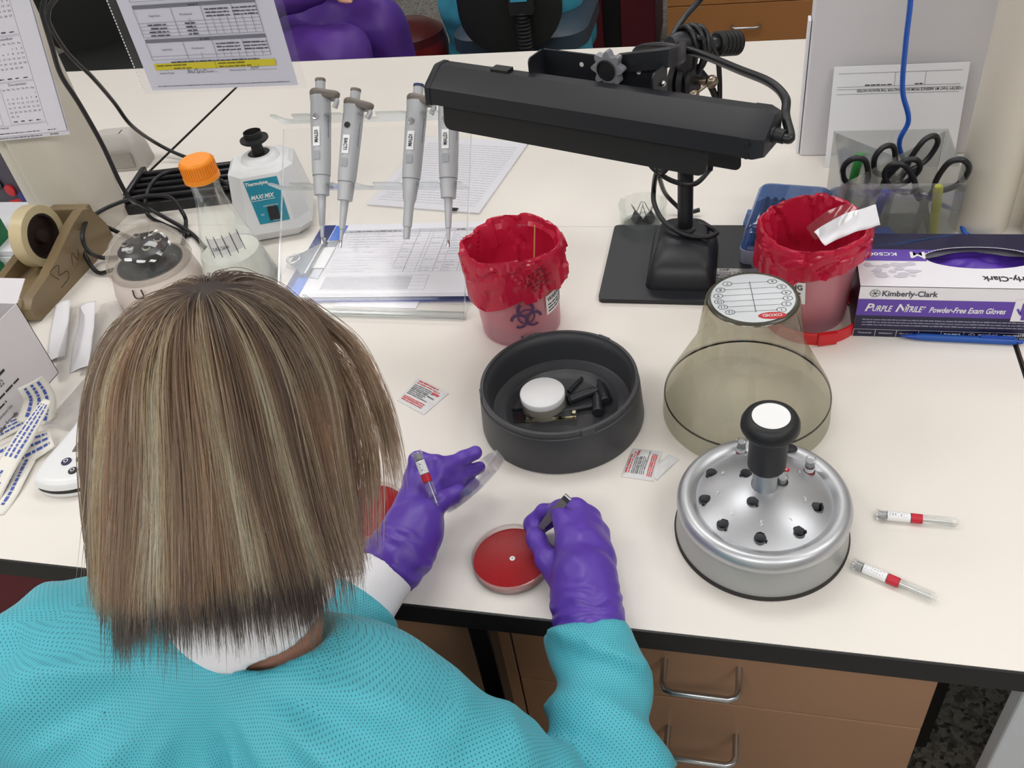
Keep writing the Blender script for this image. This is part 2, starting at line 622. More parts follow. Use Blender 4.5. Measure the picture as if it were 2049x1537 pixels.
# ---- under the bench
WOOD = M('cabinet_wood', (168, 128, 98), 0.45, vary=(9, 0.09), bump=(70, 0.06, 0.001))
WOODE = M('cabinet_wood_edge', (140, 84, 58), 0.5)
STEEL = M('brushed_steel', (200, 202, 205), 0.28, 1.0)
def handle_path(x0, x1, y, z, dep):
    r = 0.012
    pts = [(x0, y, z), (x0, y - dep + r, z), (x0 + r * .3, y - dep + r * .3, z), (x0 + r, y - dep, z), (x1 - r, y - dep, z), (x1 - r * .3, y - dep + r * .3, z), (x1, y - dep + r, z), (x1, y, z)]
    return pts
def drawer_unit(name, label, x0, x1, y0, y1, z0, seams, handles, loc):
    t = thing(name, label, 'cabinet', loc)
    MB().box(x0, x1, y0 + 0.018, y1, z0, seams[0]).build('body', WOODE, t)
    for i in range(len(seams) - 1):
        dr = MB().box(x0, x1, y0, y0 + 0.017, seams[i + 1] + 0.0015, seams[i] - 0.0015, 0.0012).build('drawer', WOOD, t)
        if handles[i]:
            hx0, hx1, hz, dep = handles[i]
            MB().tube(handle_path(hx0, hx1, y0, hz, dep), 0.0042, 10).build('handle', STEEL, dr, 60, label='bent steel rod handle')
    return t
drawer_unit('drawer_cabinet', 'brown wooden drawer cabinet with steel rod handles under the near bench', -0.25, 0.24, -0.03, 0.55, 0.08,
            [0.729, T - 0.249, T - 0.420, T - 0.60, 0.081], [(-0.061, 0.026, T - 0.163, 0.042), (-0.058, 0.029, T - 0.325, 0.042), (-0.058, 0.029, T - 0.49, 0.042), None], (0.256, 0.10, 0))
t = thing('base_cabinet', 'plain brown cabinet under the bench behind the dark leg', 'cabinet', (-0.30, 0.10, 0))
MB().box(-0.30, 0.305, -0.01, 0.55, 0.08, 0.729).build('body', WOODE, t)
MB().box(-0.298, 0.303, -0.028, -0.0105, 0.085, 0.728, 0.0012).build('door', WOOD, t)
def under(b, o):                 # a part of a bench, built in room coordinates
    o.parent = b
    o.location = tuple(Vector(o.location) - b.location)
    return o
lg_ = under(WB1, MB().box(-0.013, 0.013, -0.013, 0.013, 0.012, T - 0.031, 0.003).build('leg', M('leg_metal', (34, 30, 28), 0.22, 0.4), None, None, (-0.011, 0.03, 0)))
MB().lathe([(0.018, 0), (0.02, 0.003), (0.019, 0.012)], 20, None, True, True).build('foot', M('black_plastic', (28, 28, 30), 0.45), lg_)
under(WB1, MB().box(0.600, 0.619, 0.32, 0.75, 0, T - 0.031, 0.002).build('end_panel', M('end_panel_dark', (62, 58, 55), 0.5)))
t = thing('grey_cabinet', 'pale grey cabinet front under the bench in the bottom right corner', 'cabinet', (0.75, 0.03, 0))
MB().box(-0.197, 0.60, -0.012, 0.012, 0.05, T - 0.032, 0.003).build('door', M('grey_laminate', (206, 210, 214), 0.45), t)
MB().box(-0.19, 0.59, 0.013, 0.03, 0, 0.08).build('plinth', M('end_panel_dark'), t)
under(WB1, MB().box(-1.6, -0.62, 0.10, 0.13, 0.02, T - 0.031, 0.003).build('privacy_panel', M('maroon_laminate', (96, 22, 34), 0.55, vary=(12, 0.06)), label='maroon panel'))
under(WB3, MB().box(-0.9, 1.75, 1.50, 1.52, 0.02, T - 0.031).build('modesty_panel', M('end_panel_dark')))

# ---- uprights of the shelf above
CRM = M('column_cream', (214, 207, 194), 0.45, vary=(3, 0.015))
def column(label, poly_main, lobe, loc, mirror=False):
    t = thing('shelf_column', label, 'column', loc)
    MB().prism(poly_main, 0, 1.35).build('main_profile', CRM, t, 40)
    MB().lathe([(lobe[2], 0), (lobe[2], 1.35)], 40, Matrix.Translation((lobe[0], lobe[1], 0)), True, True).build('round_profile', CRM, t, 40)
    MB().box(min(lobe[0], 0), max(lobe[0], 0), lobe[1] - 0.01, lobe[1] + 0.02, 0, 1.35).build('web', CRM, t)
    return t
column('cream shelf column at the left behind the brown tape dispenser', rrect(-0.055, 0.055, -0.06, 0.065, 0.022, 6), (-0.068, 0.0, 0.040), (-0.980, 0.782, T))
column('cream shelf column at the right beside the clear scissors box', rrect(-0.06, 0.09, -0.06, 0.065, 0.03, 6), (-0.118, 0.0, 0.042), (0.742, 0.800, T))
# ================================================================== disc dispenser: silver base with plunger
DARKPL = M('charcoal_plastic', (58, 59, 63), 0.42, bump=(900, 0.04, 0.0004))
BLACKRUB = M('black_rubber', (24, 25, 28), 0.5)
SILVER = M('silver_paint', (196, 198, 202), 0.40, 0.8, vary=(40, 0.02))
SILVER2 = M('silver_body', (176, 178, 178), 0.42, 0.6, vary=(40, 0.02))
SIL_C = (0.2962, 0.147, T)
sb = thing('disc_dispenser', 'round silver disc dispenser with black plunger and numbered holes', 'lab device', SIL_C)
MB().lathe([(0.0895, 0), (0.0945, 0.0), (0.0948, 0.004), (0.0925, 0.006)], 96, None, True).build('rubber_foot', M('dark_rubber', (44, 40, 38), 0.6), sb, 60)
MB().lathe([(0.093, 0.0055), (0.0925, 0.012), (0.0885, 0.036), (0.0878, 0.040)], 96).build('body', SILVER2, sb, 60)
MB().lathe(crom([(0.0872, 0.037, 0), (0.0900, 0.0395, 0), (0.0922, 0.0455, 0), (0.0918, 0.052, 0), (0.0888, 0.0572, 0), (0.0840, 0.0598, 0), (0.0790, 0.0595, 0), (0.0745, 0.0572, 0), (0.0709, 0.0540, 0)], 4), 96).build('rim', SILVER, sb, 75)
def dome_z(r):
    return 0.0542 + 0.0228 * (1 - (r / 0.0715) ** 2)
# dome with twelve holes
HOLES = [(55 + 30 * k) for k in range(12)]
HR = 0.054
hole_pos = []
hole_px = [(1424, 947), (1410, 1000), (1446, 1050), (1521, 1078), (1599, 1065), (1636, 1016), (1619, 944), (1483, 905), (1493, 948), (1506, 1004), (1565, 965)]
for (u, v) in hole_px:
    q = P(u, v, 0.06)
    for _ in range(8):
        q = P(u, v, dome_z(math.hypot(q[0] - SIL_C[0], q[1] - SIL_C[1])))
    hole_pos.append((q[0] - SIL_C[0], q[1] - SIL_C[1]))
bm = bmesh.new()
nr, na = 14, 96
hr = 0.0064
# triangulated disc with hole outlines (constrained by fine grid removal)
from mathutils import geometry as mgeo
pts2, edges2 = [], []
N0 = 96
for i in range(N0):
    a = 2 * math.pi * i / N0
    pts2.append(Vector((0.0727 * math.cos(a), 0.0727 * math.sin(a)))); edges2.append((i, (i + 1) % N0))
for (hx, hy) in hole_pos:
    b0 = len(pts2)
    for i in range(20):
        a = 2 * math.pi * i / 20
        pts2.append(Vector((hx + hr * math.cos(a), hy + hr * math.sin(a)))); edges2.append((b0 + i, b0 + (i + 1) % 20))
for j in range(1, 15):
    rr_ = 0.0727 * j / 15
    for i in range(6 * j):
        a = 2 * math.pi * (i + 0.5 * (j % 2)) / (6 * j)
        x, y = rr_ * math.cos(a), rr_ * math.sin(a)
        if all((x - hx) ** 2 + (y - hy) ** 2 > (hr * 1.25) ** 2 for hx, hy in hole_pos):
            pts2.append(Vector((x, y)))
vo, eo, fo, *_ = mgeo.delaunay_2d_cdt(pts2, edges2, [], 0, 1e-6)
vv, ff = [(p.x, p.y, dome_z(math.hypot(p.x, p.y))) for p in vo], []
for f in fo:
    c = sum((Vector(vo[i]) for i in f), Vector((0, 0))) / len(f)
    if math.hypot(c.x, c.y) < 0.0727 and all((c.x - hx) ** 2 + (c.y - hy) ** 2 > (hr * 0.9) ** 2 for hx, hy in hole_pos):
        ff.append(tuple(f))
dome = MB().add(vv, ff).build('dome_plate', SILVER, sb, 180)
HOLEDARK = M('hole_inside', (120, 122, 126), 0.45, 0.1)
for (hx, hy) in hole_pos:
    z = dome_z(math.hypot(hx, hy))
    mb = MB().lathe([(0.0001, z - 0.018), (hr * 0.96, z - 0.018), (hr * 0.98, z + 0.0012)], 20, Matrix.Translation((hx, hy, 0)))
    hb = mb.build('hole_sleeve', HOLEDARK, sb, 40)
    a = math.atan2(hy, hx)
    MB().box(-0.0012, 0.0012, -0.0012, 0.0012, -0.02, 0.001, 0, 2, Matrix.Translation((hx + hr * math.cos(a + 1.2), hy + hr * math.sin(a + 1.2), z)) @ Matrix.Rotation(a + 1.2, 4, 'Z')).build('key_slot', M('hole_dark', (20, 20, 22), 0.6), hb)
stem_z = 0.0768
MB().lathe([(0.0142, stem_z - 0.006), (0.0142, stem_z + 0.001), (0.0128, stem_z + 0.003), (0.0128, 0.112)], 40).build('plunger_stem', M('stem_steel', (190, 194, 198), 0.35, 0.9), sb, 60)
pl = MB().lathe([(0.0105, 0.106), (0.0185, 0.106), (0.0195, 0.108), (0.0195, 0.15), (0.0215, 0.155), (0.027, 0.1585), (0.0292, 0.163), (0.0288, 0.169), (0.0262, 0.1745), (0.0215, 0.1775), (0.0187, 0.1772)], 56).build('plunger_knob', BLACKRUB, sb, 75)
MB().lathe([(0.0001, 0.1764), (0.0186, 0.1766), (0.0187, 0.1772)], 48).build('cap_disc', M('white_label', (244, 244, 244), 0.3), pl, 60, label='white disc set in the knob')
lg = Print().disc(0, 0, 0.0125, 0.006)
def dome_map(ox, oy, rot=0.0):
    c_, s_ = math.cos(rot), math.sin(rot)
    def f(a, b):
        x, y = ox + a * c_ - b * s_, oy + a * s_ + b * c_
        return (x, y, dome_z(math.hypot(x, y)) + 0.0006)
    return f
q = P(1556, 943, 0.066)
RED = M('red_print', (206, 36, 42), 0.4)
WHITE = M('white_print', (240, 240, 240), 0.4)
lgo = lg.build('logo', dome_map(q[0] - SIL_C[0], q[1] - SIL_C[1], -0.15), RED, sb)
Print().text('OXOID', 0, -0.002, 0.0042, None, math.pi, True, align='C').build('lettering', lambda a, b: tuple(np.array(dome_map(q[0] - SIL_C[0], q[1] - SIL_C[1], -0.15)(a, b + 0.004)) + [0, 0, 0.0003]), WHITE, lgo)
EMB = M('embossed_number', (232, 234, 236), 0.4, 0.3)
nums = ['8', '7', '6', '5', '4', '3', '1', '9', '11', '12', '10']
for (hx, hy), nm in zip(hole_pos, nums):
    r = math.hypot(hx, hy)
    k = (r - 0.0135) / max(r, 1e-6)
    Print().text(nm, 0, -0.0024, 0.0052, None, 0, True, align='C').build('number', dome_map(hx * k, hy * k + 0.001, 0.0), EMB, sb)
q = P(1573, 902, 0.056)
MB().sphere((q[0] - SIL_C[0], q[1] - SIL_C[1], 0.0605), 0.012, 20, 10, (1.0, 0.6, 0.22)).build('release_button', BLACKRUB, sb, 180)

# cartridges: clear tubes with a printed label, standing in holes, lying on the bench, held in the hand
TUBE = MClear('tube_clear', (252, 253, 253), 0.12, 0.05, 0.07, (250, 250, 250), 0.32)
LBL = M('paper_label', (244, 244, 246), 0.6)
INK = M('black_ink', (44, 44, 50), 0.6)
DISCS = M('paper_discs', (246, 246, 244), 0.7)
REDB = M('red_band', (196, 30, 52), 0.5)
_r = random.Random(5)
def cartridge(label, p0, p1, group, upright=False, name='disc_cartridge'):
    """p0 cap end, p1 open end"""
    p0, p1 = Vector(p0), Vector(p1)
    L = (p1 - p0).length
    t = thing(name, label, 'cartridge', p0, (0, 0, 0), group)
    t.rotation_mode = 'QUATERNION'
    t.rotation_quaternion = (p1 - p0).to_track_quat('X', 'Z')
    RX = Matrix.Rotation(math.pi / 2, 4, 'Y')
    R0 = 0.0052
    MB().lathe([(R0 * .96, 0), (R0 * 1.18, 0.0006), (R0 * 1.2, 0.004), (R0, 0.006), (R0, L * .955), (R0 * .98, L * .96), (R0 * .55, L * .962), (R0 * .55, L)], 24, RX).build('tube', TUBE, t, 50)
    MB().lathe([(R0 * .8, 0.004), (R0 * .82, 0.011)], 20, RX, True, True).build('spring_plug', M('dark_print_plug', (168, 168, 172), 0.5), t, 50)
    lb = MB().lathe([(R0 * 1.02, 0.0125), (R0 * 1.02, L * .42)], 24, RX).build('paper_label', LBL, t, 60)
    MB().lathe([(R0 * 1.025, L * .43), (R0 * 1.025, L * .565)], 24, RX).build('red_band', REDB, t, 60)
    MB().lathe([(R0 * .55, L * .58), (R0 * .55, L * .93)], 12, RX).build('inner_sleeve', TUBE, t, 50)
    pr = Print()
    for k in range(7):
        x = 0.0145 + k * (L * .42 - 0.016) / 7
        pr.dashes(-0.0026, 0.0026, 0, 0.0011, _r) if False else pr.rect(x, -0.0026 + 0.002 * _r.random(), x + 0.0009, 0.0026 - 0.0015 * _r.random())
    def cm(a, b):
        an = b / R0 + 0.25
        return (a, -R0 * 1.04 * math.sin(an), R0 * 1.04 * math.cos(an))
    pr.build('small_print', cm, INK, lb)
    return t
a, b = P(1749, 1037), P(1917, 1053)
cartridge('clear disc cartridge with red band, upper of the two lying on the bench', (a[0], a[1], T + 0.0064), (b[0], b[1], T + 0.0058), 'disc cartridges')
a, b = P(1703, 1134), P(1873, 1206)
cartridge('clear disc cartridge with red band, lower of the two lying on the bench', (a[0], a[1], T + 0.0064), (b[0], b[1], T + 0.0058), 'disc cartridges')
for idx, top, lab in ((7, 0.021, 'clear cartridge standing in the dispenser hole left of the plunger'), (6, 0.021, 'clear cartridge standing tallest in the dispenser right of the plunger'), (10, 0.011, 'clear cartridge sunk deep beside the red logo of the dispenser')):
    hx, hy = hole_pos[idx]
    z = dome_z(math.hypot(hx, hy)) + T
    c = Vector((SIL_C[0] + hx, SIL_C[1] + hy, 0))
    cartridge(lab, (c.x, c.y, z + top), (c.x, c.y, z + top - 0.043), 'disc cartridges')

# ================================================================== smoke cover
SMOKE = MClear('smoke_plastic', (224, 223, 212), 0.10, 0.05, 0.03, (170, 168, 150), 0.33)
DC = (0.277, 0.3455, T)
dc = thing('dispenser_cover', 'smoke-grey clear cover with numbered white top standing behind the dispenser', 'cover', DC)
MB().lathe([(0.1043, 0.0), (0.1038, 0.002), (0.1030, 0.030), (0.1015, 0.037), (0.0690, 0.1005), (0.0648, 0.1075), (0.0632, 0.113), (0.0625, 0.119), (0.0548, 0.169), (0.0532, 0.1745), (0.050, 0.1765)], 96).build('shell', SMOKE, dc, 60)
MB().lathe([(0.1012, 0.0290), (0.1027, 0.0295), (0.1027, 0.0308), (0.1012, 0.0312)], 96).build('inner_ledge', M('smoke_dark', (38, 36, 26), 0.4), dc, 60)
MB().lathe([(0.0530, 0.1743), (0.0512, 0.1768), (0.0478, 0.1772)], 72).build('top_rim', M('smoke_rim', (74, 72, 62), 0.25), dc, 60)
PZ = 0.1772
pt = MB().lathe([(0.0001, PZ), (0.0470, PZ), (0.0476, PZ - 0.0005)], 72).build('number_plate', M('plate_white', (226, 230, 234), 0.35), dc, 60)
pr = Print()
q = 0.0375
chord = []
pos = {}
ys = [0.031, 0.0185, 0.006, -0.006, -0.0175, -0.0285]
for k, y in enumerate(ys):
    x = math.sqrt(max(0.0415 ** 2 - y ** 2, 0))
    pos[6 - k] = (x, y); pos[7 + k] = (-x, y)
    pr.line(-x + 0.0048, y, x - 0.0048, y, 0.0005)
pr.line(0, 0.033, 0, -0.031, 0.0007)
for n_, (x, y) in pos.items():
    pr.ring(x, y, 0.0056, 0.0045, 0.0007, 20)
    pr.text(str(n_), x, y - 0.0019, 0.0038, None, 0, align='C') if False else pr.text(str(n_), x, y + 0.0024, 0.0048, None, math.pi, align='C')
rot = 0.13
def plate_map(a, b, dz=PZ + 0.0003):
    a, b = a * 0.94, b * 0.94
    c_, s_ = math.cos(rot), math.sin(rot)
    return (a * c_ - b * s_, a * s_ + b * c_, dz)
pr.build('numbers', plate_map, INK, pt)
lg = Print().disc(0.018, -0.039, 0.0165, 0.0068).build('logo', plate_map, RED, pt)
Print().text('OXOID', 0.018, -0.0362, 0.0052, 0.023, math.pi, True, align='C').build('lettering', lambda a, b: plate_map(a, b, PZ + 0.0006), WHITE, pt)

# ================================================================== charcoal tray with small parts
BC = (0.0432, 0.3145, T)
bw = thing('dispenser_tray', 'round charcoal plastic tray holding a white-lidded tin and clips', 'tray', BC)
MB().lathe([(0.100, 0.0), (0.1065, 0.0015), (0.107, 0.004), (0.1035, 0.052), (0.1028, 0.0545), (0.1012, 0.0552), (0.1005, 0.0575), (0.1015, 0.0595), (0.1015, 0.0645), (0.0975, 0.0648), (0.0962, 0.0600), (0.0935, 0.058), (0.0925, 0.050), (0.090, 0.022), (0.084, 0.0185), (0.075, 0.0178), (0.0735, 0.0182), (0.072, 0.0165), (0.066, 0.0075), (0.063, 0.006), (0.0001, 0.006)], 96, None, True).build('shell', DARKPL, bw, 50)
for a in (200, 300, 62, 118):
    a = math.radians(a)
    MB().box(-0.002, 0.0012, -0.009, 0.009, 0.0555, 0.0655, 0.0006, 1, Matrix.Rotation(a, 4, 'Z') @ Matrix.Translation((0.1012, 0, 0))).build('lug', DARKPL, bw)
c = P(1086, 800, 0.03) if False else P(1085, 785, 0.034)
tin = thing('tin', 'small round tin with a plain white lid inside the charcoal tray', 'tin', (c[0], c[1], T + 0.0062))
MB().lathe([(0.0001, 0), (0.0285, 0), (0.029, 0.001), (0.029, 0.026)], 56).build('body', M('tin_body', (196, 190, 176), 0.35, 0.4), tin, 50)
MB().lathe([(0.0294, 0.0195), (0.0298, 0.0275), (0.0285, 0.0288), (0.0001, 0.0284)], 56).build('lid', M('white_lid', (236, 236, 238), 0.4), tin, 50)
CLIPB = M('black_clip', (40, 42, 47), 0.4)
def on_tray(u, v, z=0.008):
    return P(u, v, z)
def lying(name, label, cat, u, v, ang, build, z=0.0062):
    c = P(u, v, z)
    t = thing(name, label, cat, (c[0], c[1], T + z), ang)
    build(t)
    return t
def peg(L, r):
    def f(t):
        MB().cyl((-L / 2, 0, r), (L / 2 * .55, 0, r), r, r * .9, 14).build('barrel', CLIPB, t, 40)
        MB().cyl((L / 2 * .5, 0, r), (L / 2, 0, r), r * .55, r * .5, 12).build('tip', CLIPB, t, 40)
        MB().lathe([(r * .9, 0), (r * 1.15, .002), (r * .9, .004)], 14, Matrix.Translation((-L / 2, 0, r)) @ Matrix.Rotation(math.pi / 2, 4, 'Y')).build('collar', CLIPB, t, 40)
    return f
lying('plastic_plug', 'thin black plastic plug upright-leaning behind the tin in the tray', 'plug', 1157, 768, 1.15, peg(0.046, 0.0030))
lying('plastic_plug', 'thick black plastic plug pointing away at the tray centre', 'plug', 1172, 796, 0.6, peg(0.052, 0.0066))
lying('plastic_plug', 'black plastic plug lying nearest the right wall of the tray', 'plug', 1206, 790, 1.9, peg(0.044, 0.0066))
lying('plastic_plug', 'black plastic plug with open end facing the viewer in the tray', 'plug', 1196, 815, 1.75, peg(0.038, 0.0072))
lying('plastic_plug', 'black slim plug beside the brass-tipped clip in the tray', 'plug', 1165, 820, 0.35, peg(0.056, 0.0036))
BRASS = M('nickel_brass', (196, 190, 160), 0.22, 1.0)
def clip(t):
    MB().box(-0.032, 0.032, -0.004, 0.004, 0.0065, 0.0078, 0.0004).build('blade', CLIPB, t)
    MB().box(-0.03, 0.032, -0.0045, 0.0045, 0.0, 0.0016, 0.0004).build('lower_blade', BRASS, t)
    MB().cyl((-0.031, -0.005, 0.004), (-0.031, 0.005, 0.004), 0.0038, None, 16).build('hinge', BRASS, t, 40)
    MB().sphere((0.030, 0, 0.008), 0.0045, 16, 10).build('bead', BRASS, t, 180)
    MB().tube(crom([(-0.03, 0.003, 0.002), (-0.01, 0.010, 0.002), (0.02, 0.008, 0.003)], 6), 0.0008, 6).build('spring_wire', BRASS, t, 60)
lying('alligator_clip', 'brass-tipped metal clip lying across the tray below the tin', 'clip', 1104, 838, 0.17, clip)
lying('metal_plate', 'thin dark square plate lying left of the clip in the tray', 'plate', 1044, 834, 0.2, lambda t: (MB().box(-0.014, 0.014, -0.012, 0.012, 0, 0.0012, 0.0003).build('sheet', M('dark_steel', (60, 62, 66), 0.25, 0.9), t), MB().box(-0.014, 0.014, 0.0105, 0.012, 0.0012, 0.005, 0.0003).build('flange', M('dark_steel'), t)))

# ================================================================== sachets
FOIL = M('sachet_foil', (226, 226, 226), 0.45, vary=(60, 0.03))
GREY = M('grey_ink', (120, 120, 124), 0.6)
PINK = M('red_ink_fine', (214, 86, 92), 0.6)
def sachet(name, label, corners, seedn, z=0.0, prints=True, puff=0.003):
    cs = [np.array(P(u, v, z)) for u, v in corners]      # order: origin, +u, far, +v
    c0 = sum(cs) / 4
    t = thing(name, label, 'sachet', (c0[0], c0[1], T + z))
    n = 14
    rg = np.random.RandomState(seedn)
    def mp(a, b, off=0.0):
        p = (1 - a) * (1 - b) * cs[0] + a * (1 - b) * cs[1] + a * b * cs[2] + (1 - a) * b * cs[3]
        e = max(0.0, math.sin(math.pi * min(max(a, 0), 1)) * math.sin(math.pi * min(max(b, 0), 1))) ** .6
        k = float(vnoise(np.array([a * 4 + seedn, b * 4, seedn * 1.7])))
        return np.array([p[0] - c0[0], p[1] - c0[1], 0.0012 + puff * e + 0.0009 * k * (0.3 + e) + off])
    v = [mp(i / n, j / n) for j in range(n + 1) for i in range(n + 1)]
    v2 = [np.array([p[0], p[1], 0.0001]) for p in v]
    f = [(j * (n + 1) + i, j * (n + 1) + i + 1, (j + 1) * (n + 1) + i + 1, (j + 1) * (n + 1) + i) for j in range(n) for i in range(n)]
    m2 = (n + 1) ** 2
    rim = [i for i in range(n + 1)] + [(j + 1) * (n + 1) + n for j in range(n)] + [n * (n + 1) + i for i in range(n - 1, -1, -1)] + [j * (n + 1) for j in range(n - 1, 0, -1)]
    fb = [tuple(m2 + i for i in reversed(q)) for q in f]
    sd = [(rim[(i + 1) % len(rim)], rim[i], m2 + rim[i], m2 + rim[(i + 1) % len(rim)]) for i in range(len(rim))]
    MB().add(v + v2, f + fb + sd).build('pouch', FOIL, t, 50)
    if prints:
        r2 = random.Random(seedn)
        red, blk = Print(), Print()
        red.dashes(0.12, 0.74, 0.88, 0.075, r2, 0.85); red.dashes(0.12, 0.85, 0.80, 0.05, r2)
        red.rect(0.70, 0.68, 0.90, 0.76)
        for k in range(3): red.dashes(0.08, 0.82, 0.10 + 0.06 * k, 0.05, r2, 0.9)
        for k in range(7): blk.dashes(0.10, 0.55 + 0.35 * r2.random(), 0.34 + 0.062 * k, 0.045 if k != 3 else 0.075, r2, 0.85)
        red.v = [tuple(p) for p in red.v]
        red.build('red_print', lambda a, b: mp(a, b, 0.0006), PINK, t)
        blk.build('grey_print', lambda a, b: mp(a, b, 0.0006), GREY, t)
    return t
sachet('desiccant_sachet', 'flat printed foil sachet lying left of the charcoal tray', [(795, 802), (848, 831), (898, 788), (836, 757)], 3)
sachet('desiccant_sachet', 'crumpled printed foil sachet lying right of the charcoal tray', [(1308, 964), (1326, 905), (1266, 898), (1243, 955)], 11, puff=0.006)
sachet('sachet_corner', 'torn-off strip of sachet beside the crumpled one', [(1314, 962), (1300, 945), (1338, 910), (1359, 920)], 17, prints=False, puff=0.002)
# ================================================================== petri dishes
PCLEAR = MClear('petri_plastic', (253, 253, 253), 0.11, 0.04, 0.04, (245, 240, 238), 0.3)
def agar_mat():
    m = M('blood_agar', (166, 10, 20), 0.38, spec=0.3)
    nt = m.node_tree; b = nt.nodes['Principled BSDF']
    tc = nt.nodes.new('ShaderNodeTexCoord'); n = nt.nodes.new('ShaderNodeTexNoise')
    n.inputs['Scale'].default_value = 900; n.inputs['Detail'].default_value = 2
    r = nt.nodes.new('ShaderNodeValToRGB')
    r.color_ramp.elements[0].color = rgb(140, 3, 14); r.color_ramp.elements[0].position = .35
    r.color_ramp.elements[1].color = rgb(170, 8, 20); r.color_ramp.elements[1].position = .65
    nt.links.new(tc.outputs['Object'], n.inputs['Vector']); nt.links.new(n.outputs['Fac'], r.inputs[0]); nt.links.new(r.outputs[0], b.inputs['Base Color'])
    return m
AGAR = agar_mat()
DISK = M('antibiotic_disc', (246, 246, 246), 0.7)
def petri(label, c, discs):
    t = thing('petri_dish', label, 'petri dish', (c[0], c[1], T))
    R_ = 0.0445
    MB().lathe([(0.0001, 0.0), (R_ - 0.001, 0.0), (R_, 0.0012), (R_ + 0.0003, 0.0145), (R_ - 0.0008, 0.0147), (R_ - 0.0012, 0.0014), (0.0001, 0.0013)], 96).build('dish', PCLEAR, t, 50)
    MB().lathe([(0.0001, 0.0016), (R_ - 0.0015, 0.0016), (R_ - 0.0014, 0.0078), (R_ - 0.0026, 0.0072), (0.0001, 0.0072)], 96).build('agar', AGAR, t, 50)
    for (dx, dy) in discs:
        d = MB().lathe([(0.0001, 0.0073), (0.0031, 0.0073), (0.0032, 0.008), (0.003, 0.0083), (0.0001, 0.0083)], 24, Matrix.Translation((dx, dy, 0))).build('paper_disc', DISK, t, 50)
        Print().text('GM', dx - 0.0016, dy - 0.001, 0.0016).build('disc_code', lambda a, b: (a, b, 0.0085), GREY, d) if False else Print().rect(dx - 0.0012, dy - 0.0006, dx + 0.0012, dy + 0.0006).build('disc_code', lambda a, b: (a, b, 0.0085), GREY, d)
    return t
pc = P(1022, 1110, 0.0147)
petri('open blood-red agar dish under the gloved right hand', pc, [(0.001, 0.0), (0.026, 0.0195)])
pc2 = P(740, 1020, 0.012)
petri('red agar dish partly hidden behind hair and the left glove', pc2, [(0.026, -0.034)])

# ================================================================== waste buckets with red bags
BUCK = MClear('bucket_frosted', (253, 236, 241), 0.08, 0.3, 0.34, (250, 222, 232))
def bag_mat():
    m = M('red_bag_film', (214, 40, 76), 0.24, spec=0.5, coat=0.25)
    nt = m.node_tree; b = nt.nodes['Principled BSDF']; out = [n for n in nt.nodes if n.type == 'OUTPUT_MATERIAL'][0]
    tl = nt.nodes.new('ShaderNodeBsdfTranslucent'); tl.inputs[0].default_value = rgb(226, 50, 88)
    tp = nt.nodes.new('ShaderNodeBsdfTransparent'); tp.inputs[0].default_value = rgb(222, 60, 88)
    m1 = nt.nodes.new('ShaderNodeMixShader'); m1.inputs[0].default_value = 0.3
    m2 = nt.nodes.new('ShaderNodeMixShader'); m2.inputs[0].default_value = 0.10
    nt.links.new(b.outputs[0], m1.inputs[1]); nt.links.new(tl.outputs[0], m1.inputs[2])
    nt.links.new(m1.outputs[0], m2.inputs[1]); nt.links.new(tp.outputs[0], m2.inputs[2])
    nt.links.new(m2.outputs[0], out.inputs[0])
    return m
BAG = bag_mat()
def facet_noise(th, s, seed, cells):
    """crumple: distance field of scattered points -> flat facets with sharp creases"""
    rg = np.random.RandomState(seed)
    pth = rg.rand(cells) * 2 * np.pi; ps = rg.rand(cells); ph = rg.randn(cells)
    sl = rg.randn(cells, 2)
    d = np.minimum(np.abs(th[..., None] - pth), 2 * np.pi - np.abs(th[..., None] - pth)) * 0.9
    dd = d ** 2 + ((s[..., None] - ps) * 1.6) ** 2
    i1 = np.argmin(dd, -1)
    sg = np.sin(th - pth[i1])
    return 0.35 * ph[i1] + sl[i1, 0] * sg * 1.2 + sl[i1, 1] * (s - ps[i1]) * 1.2
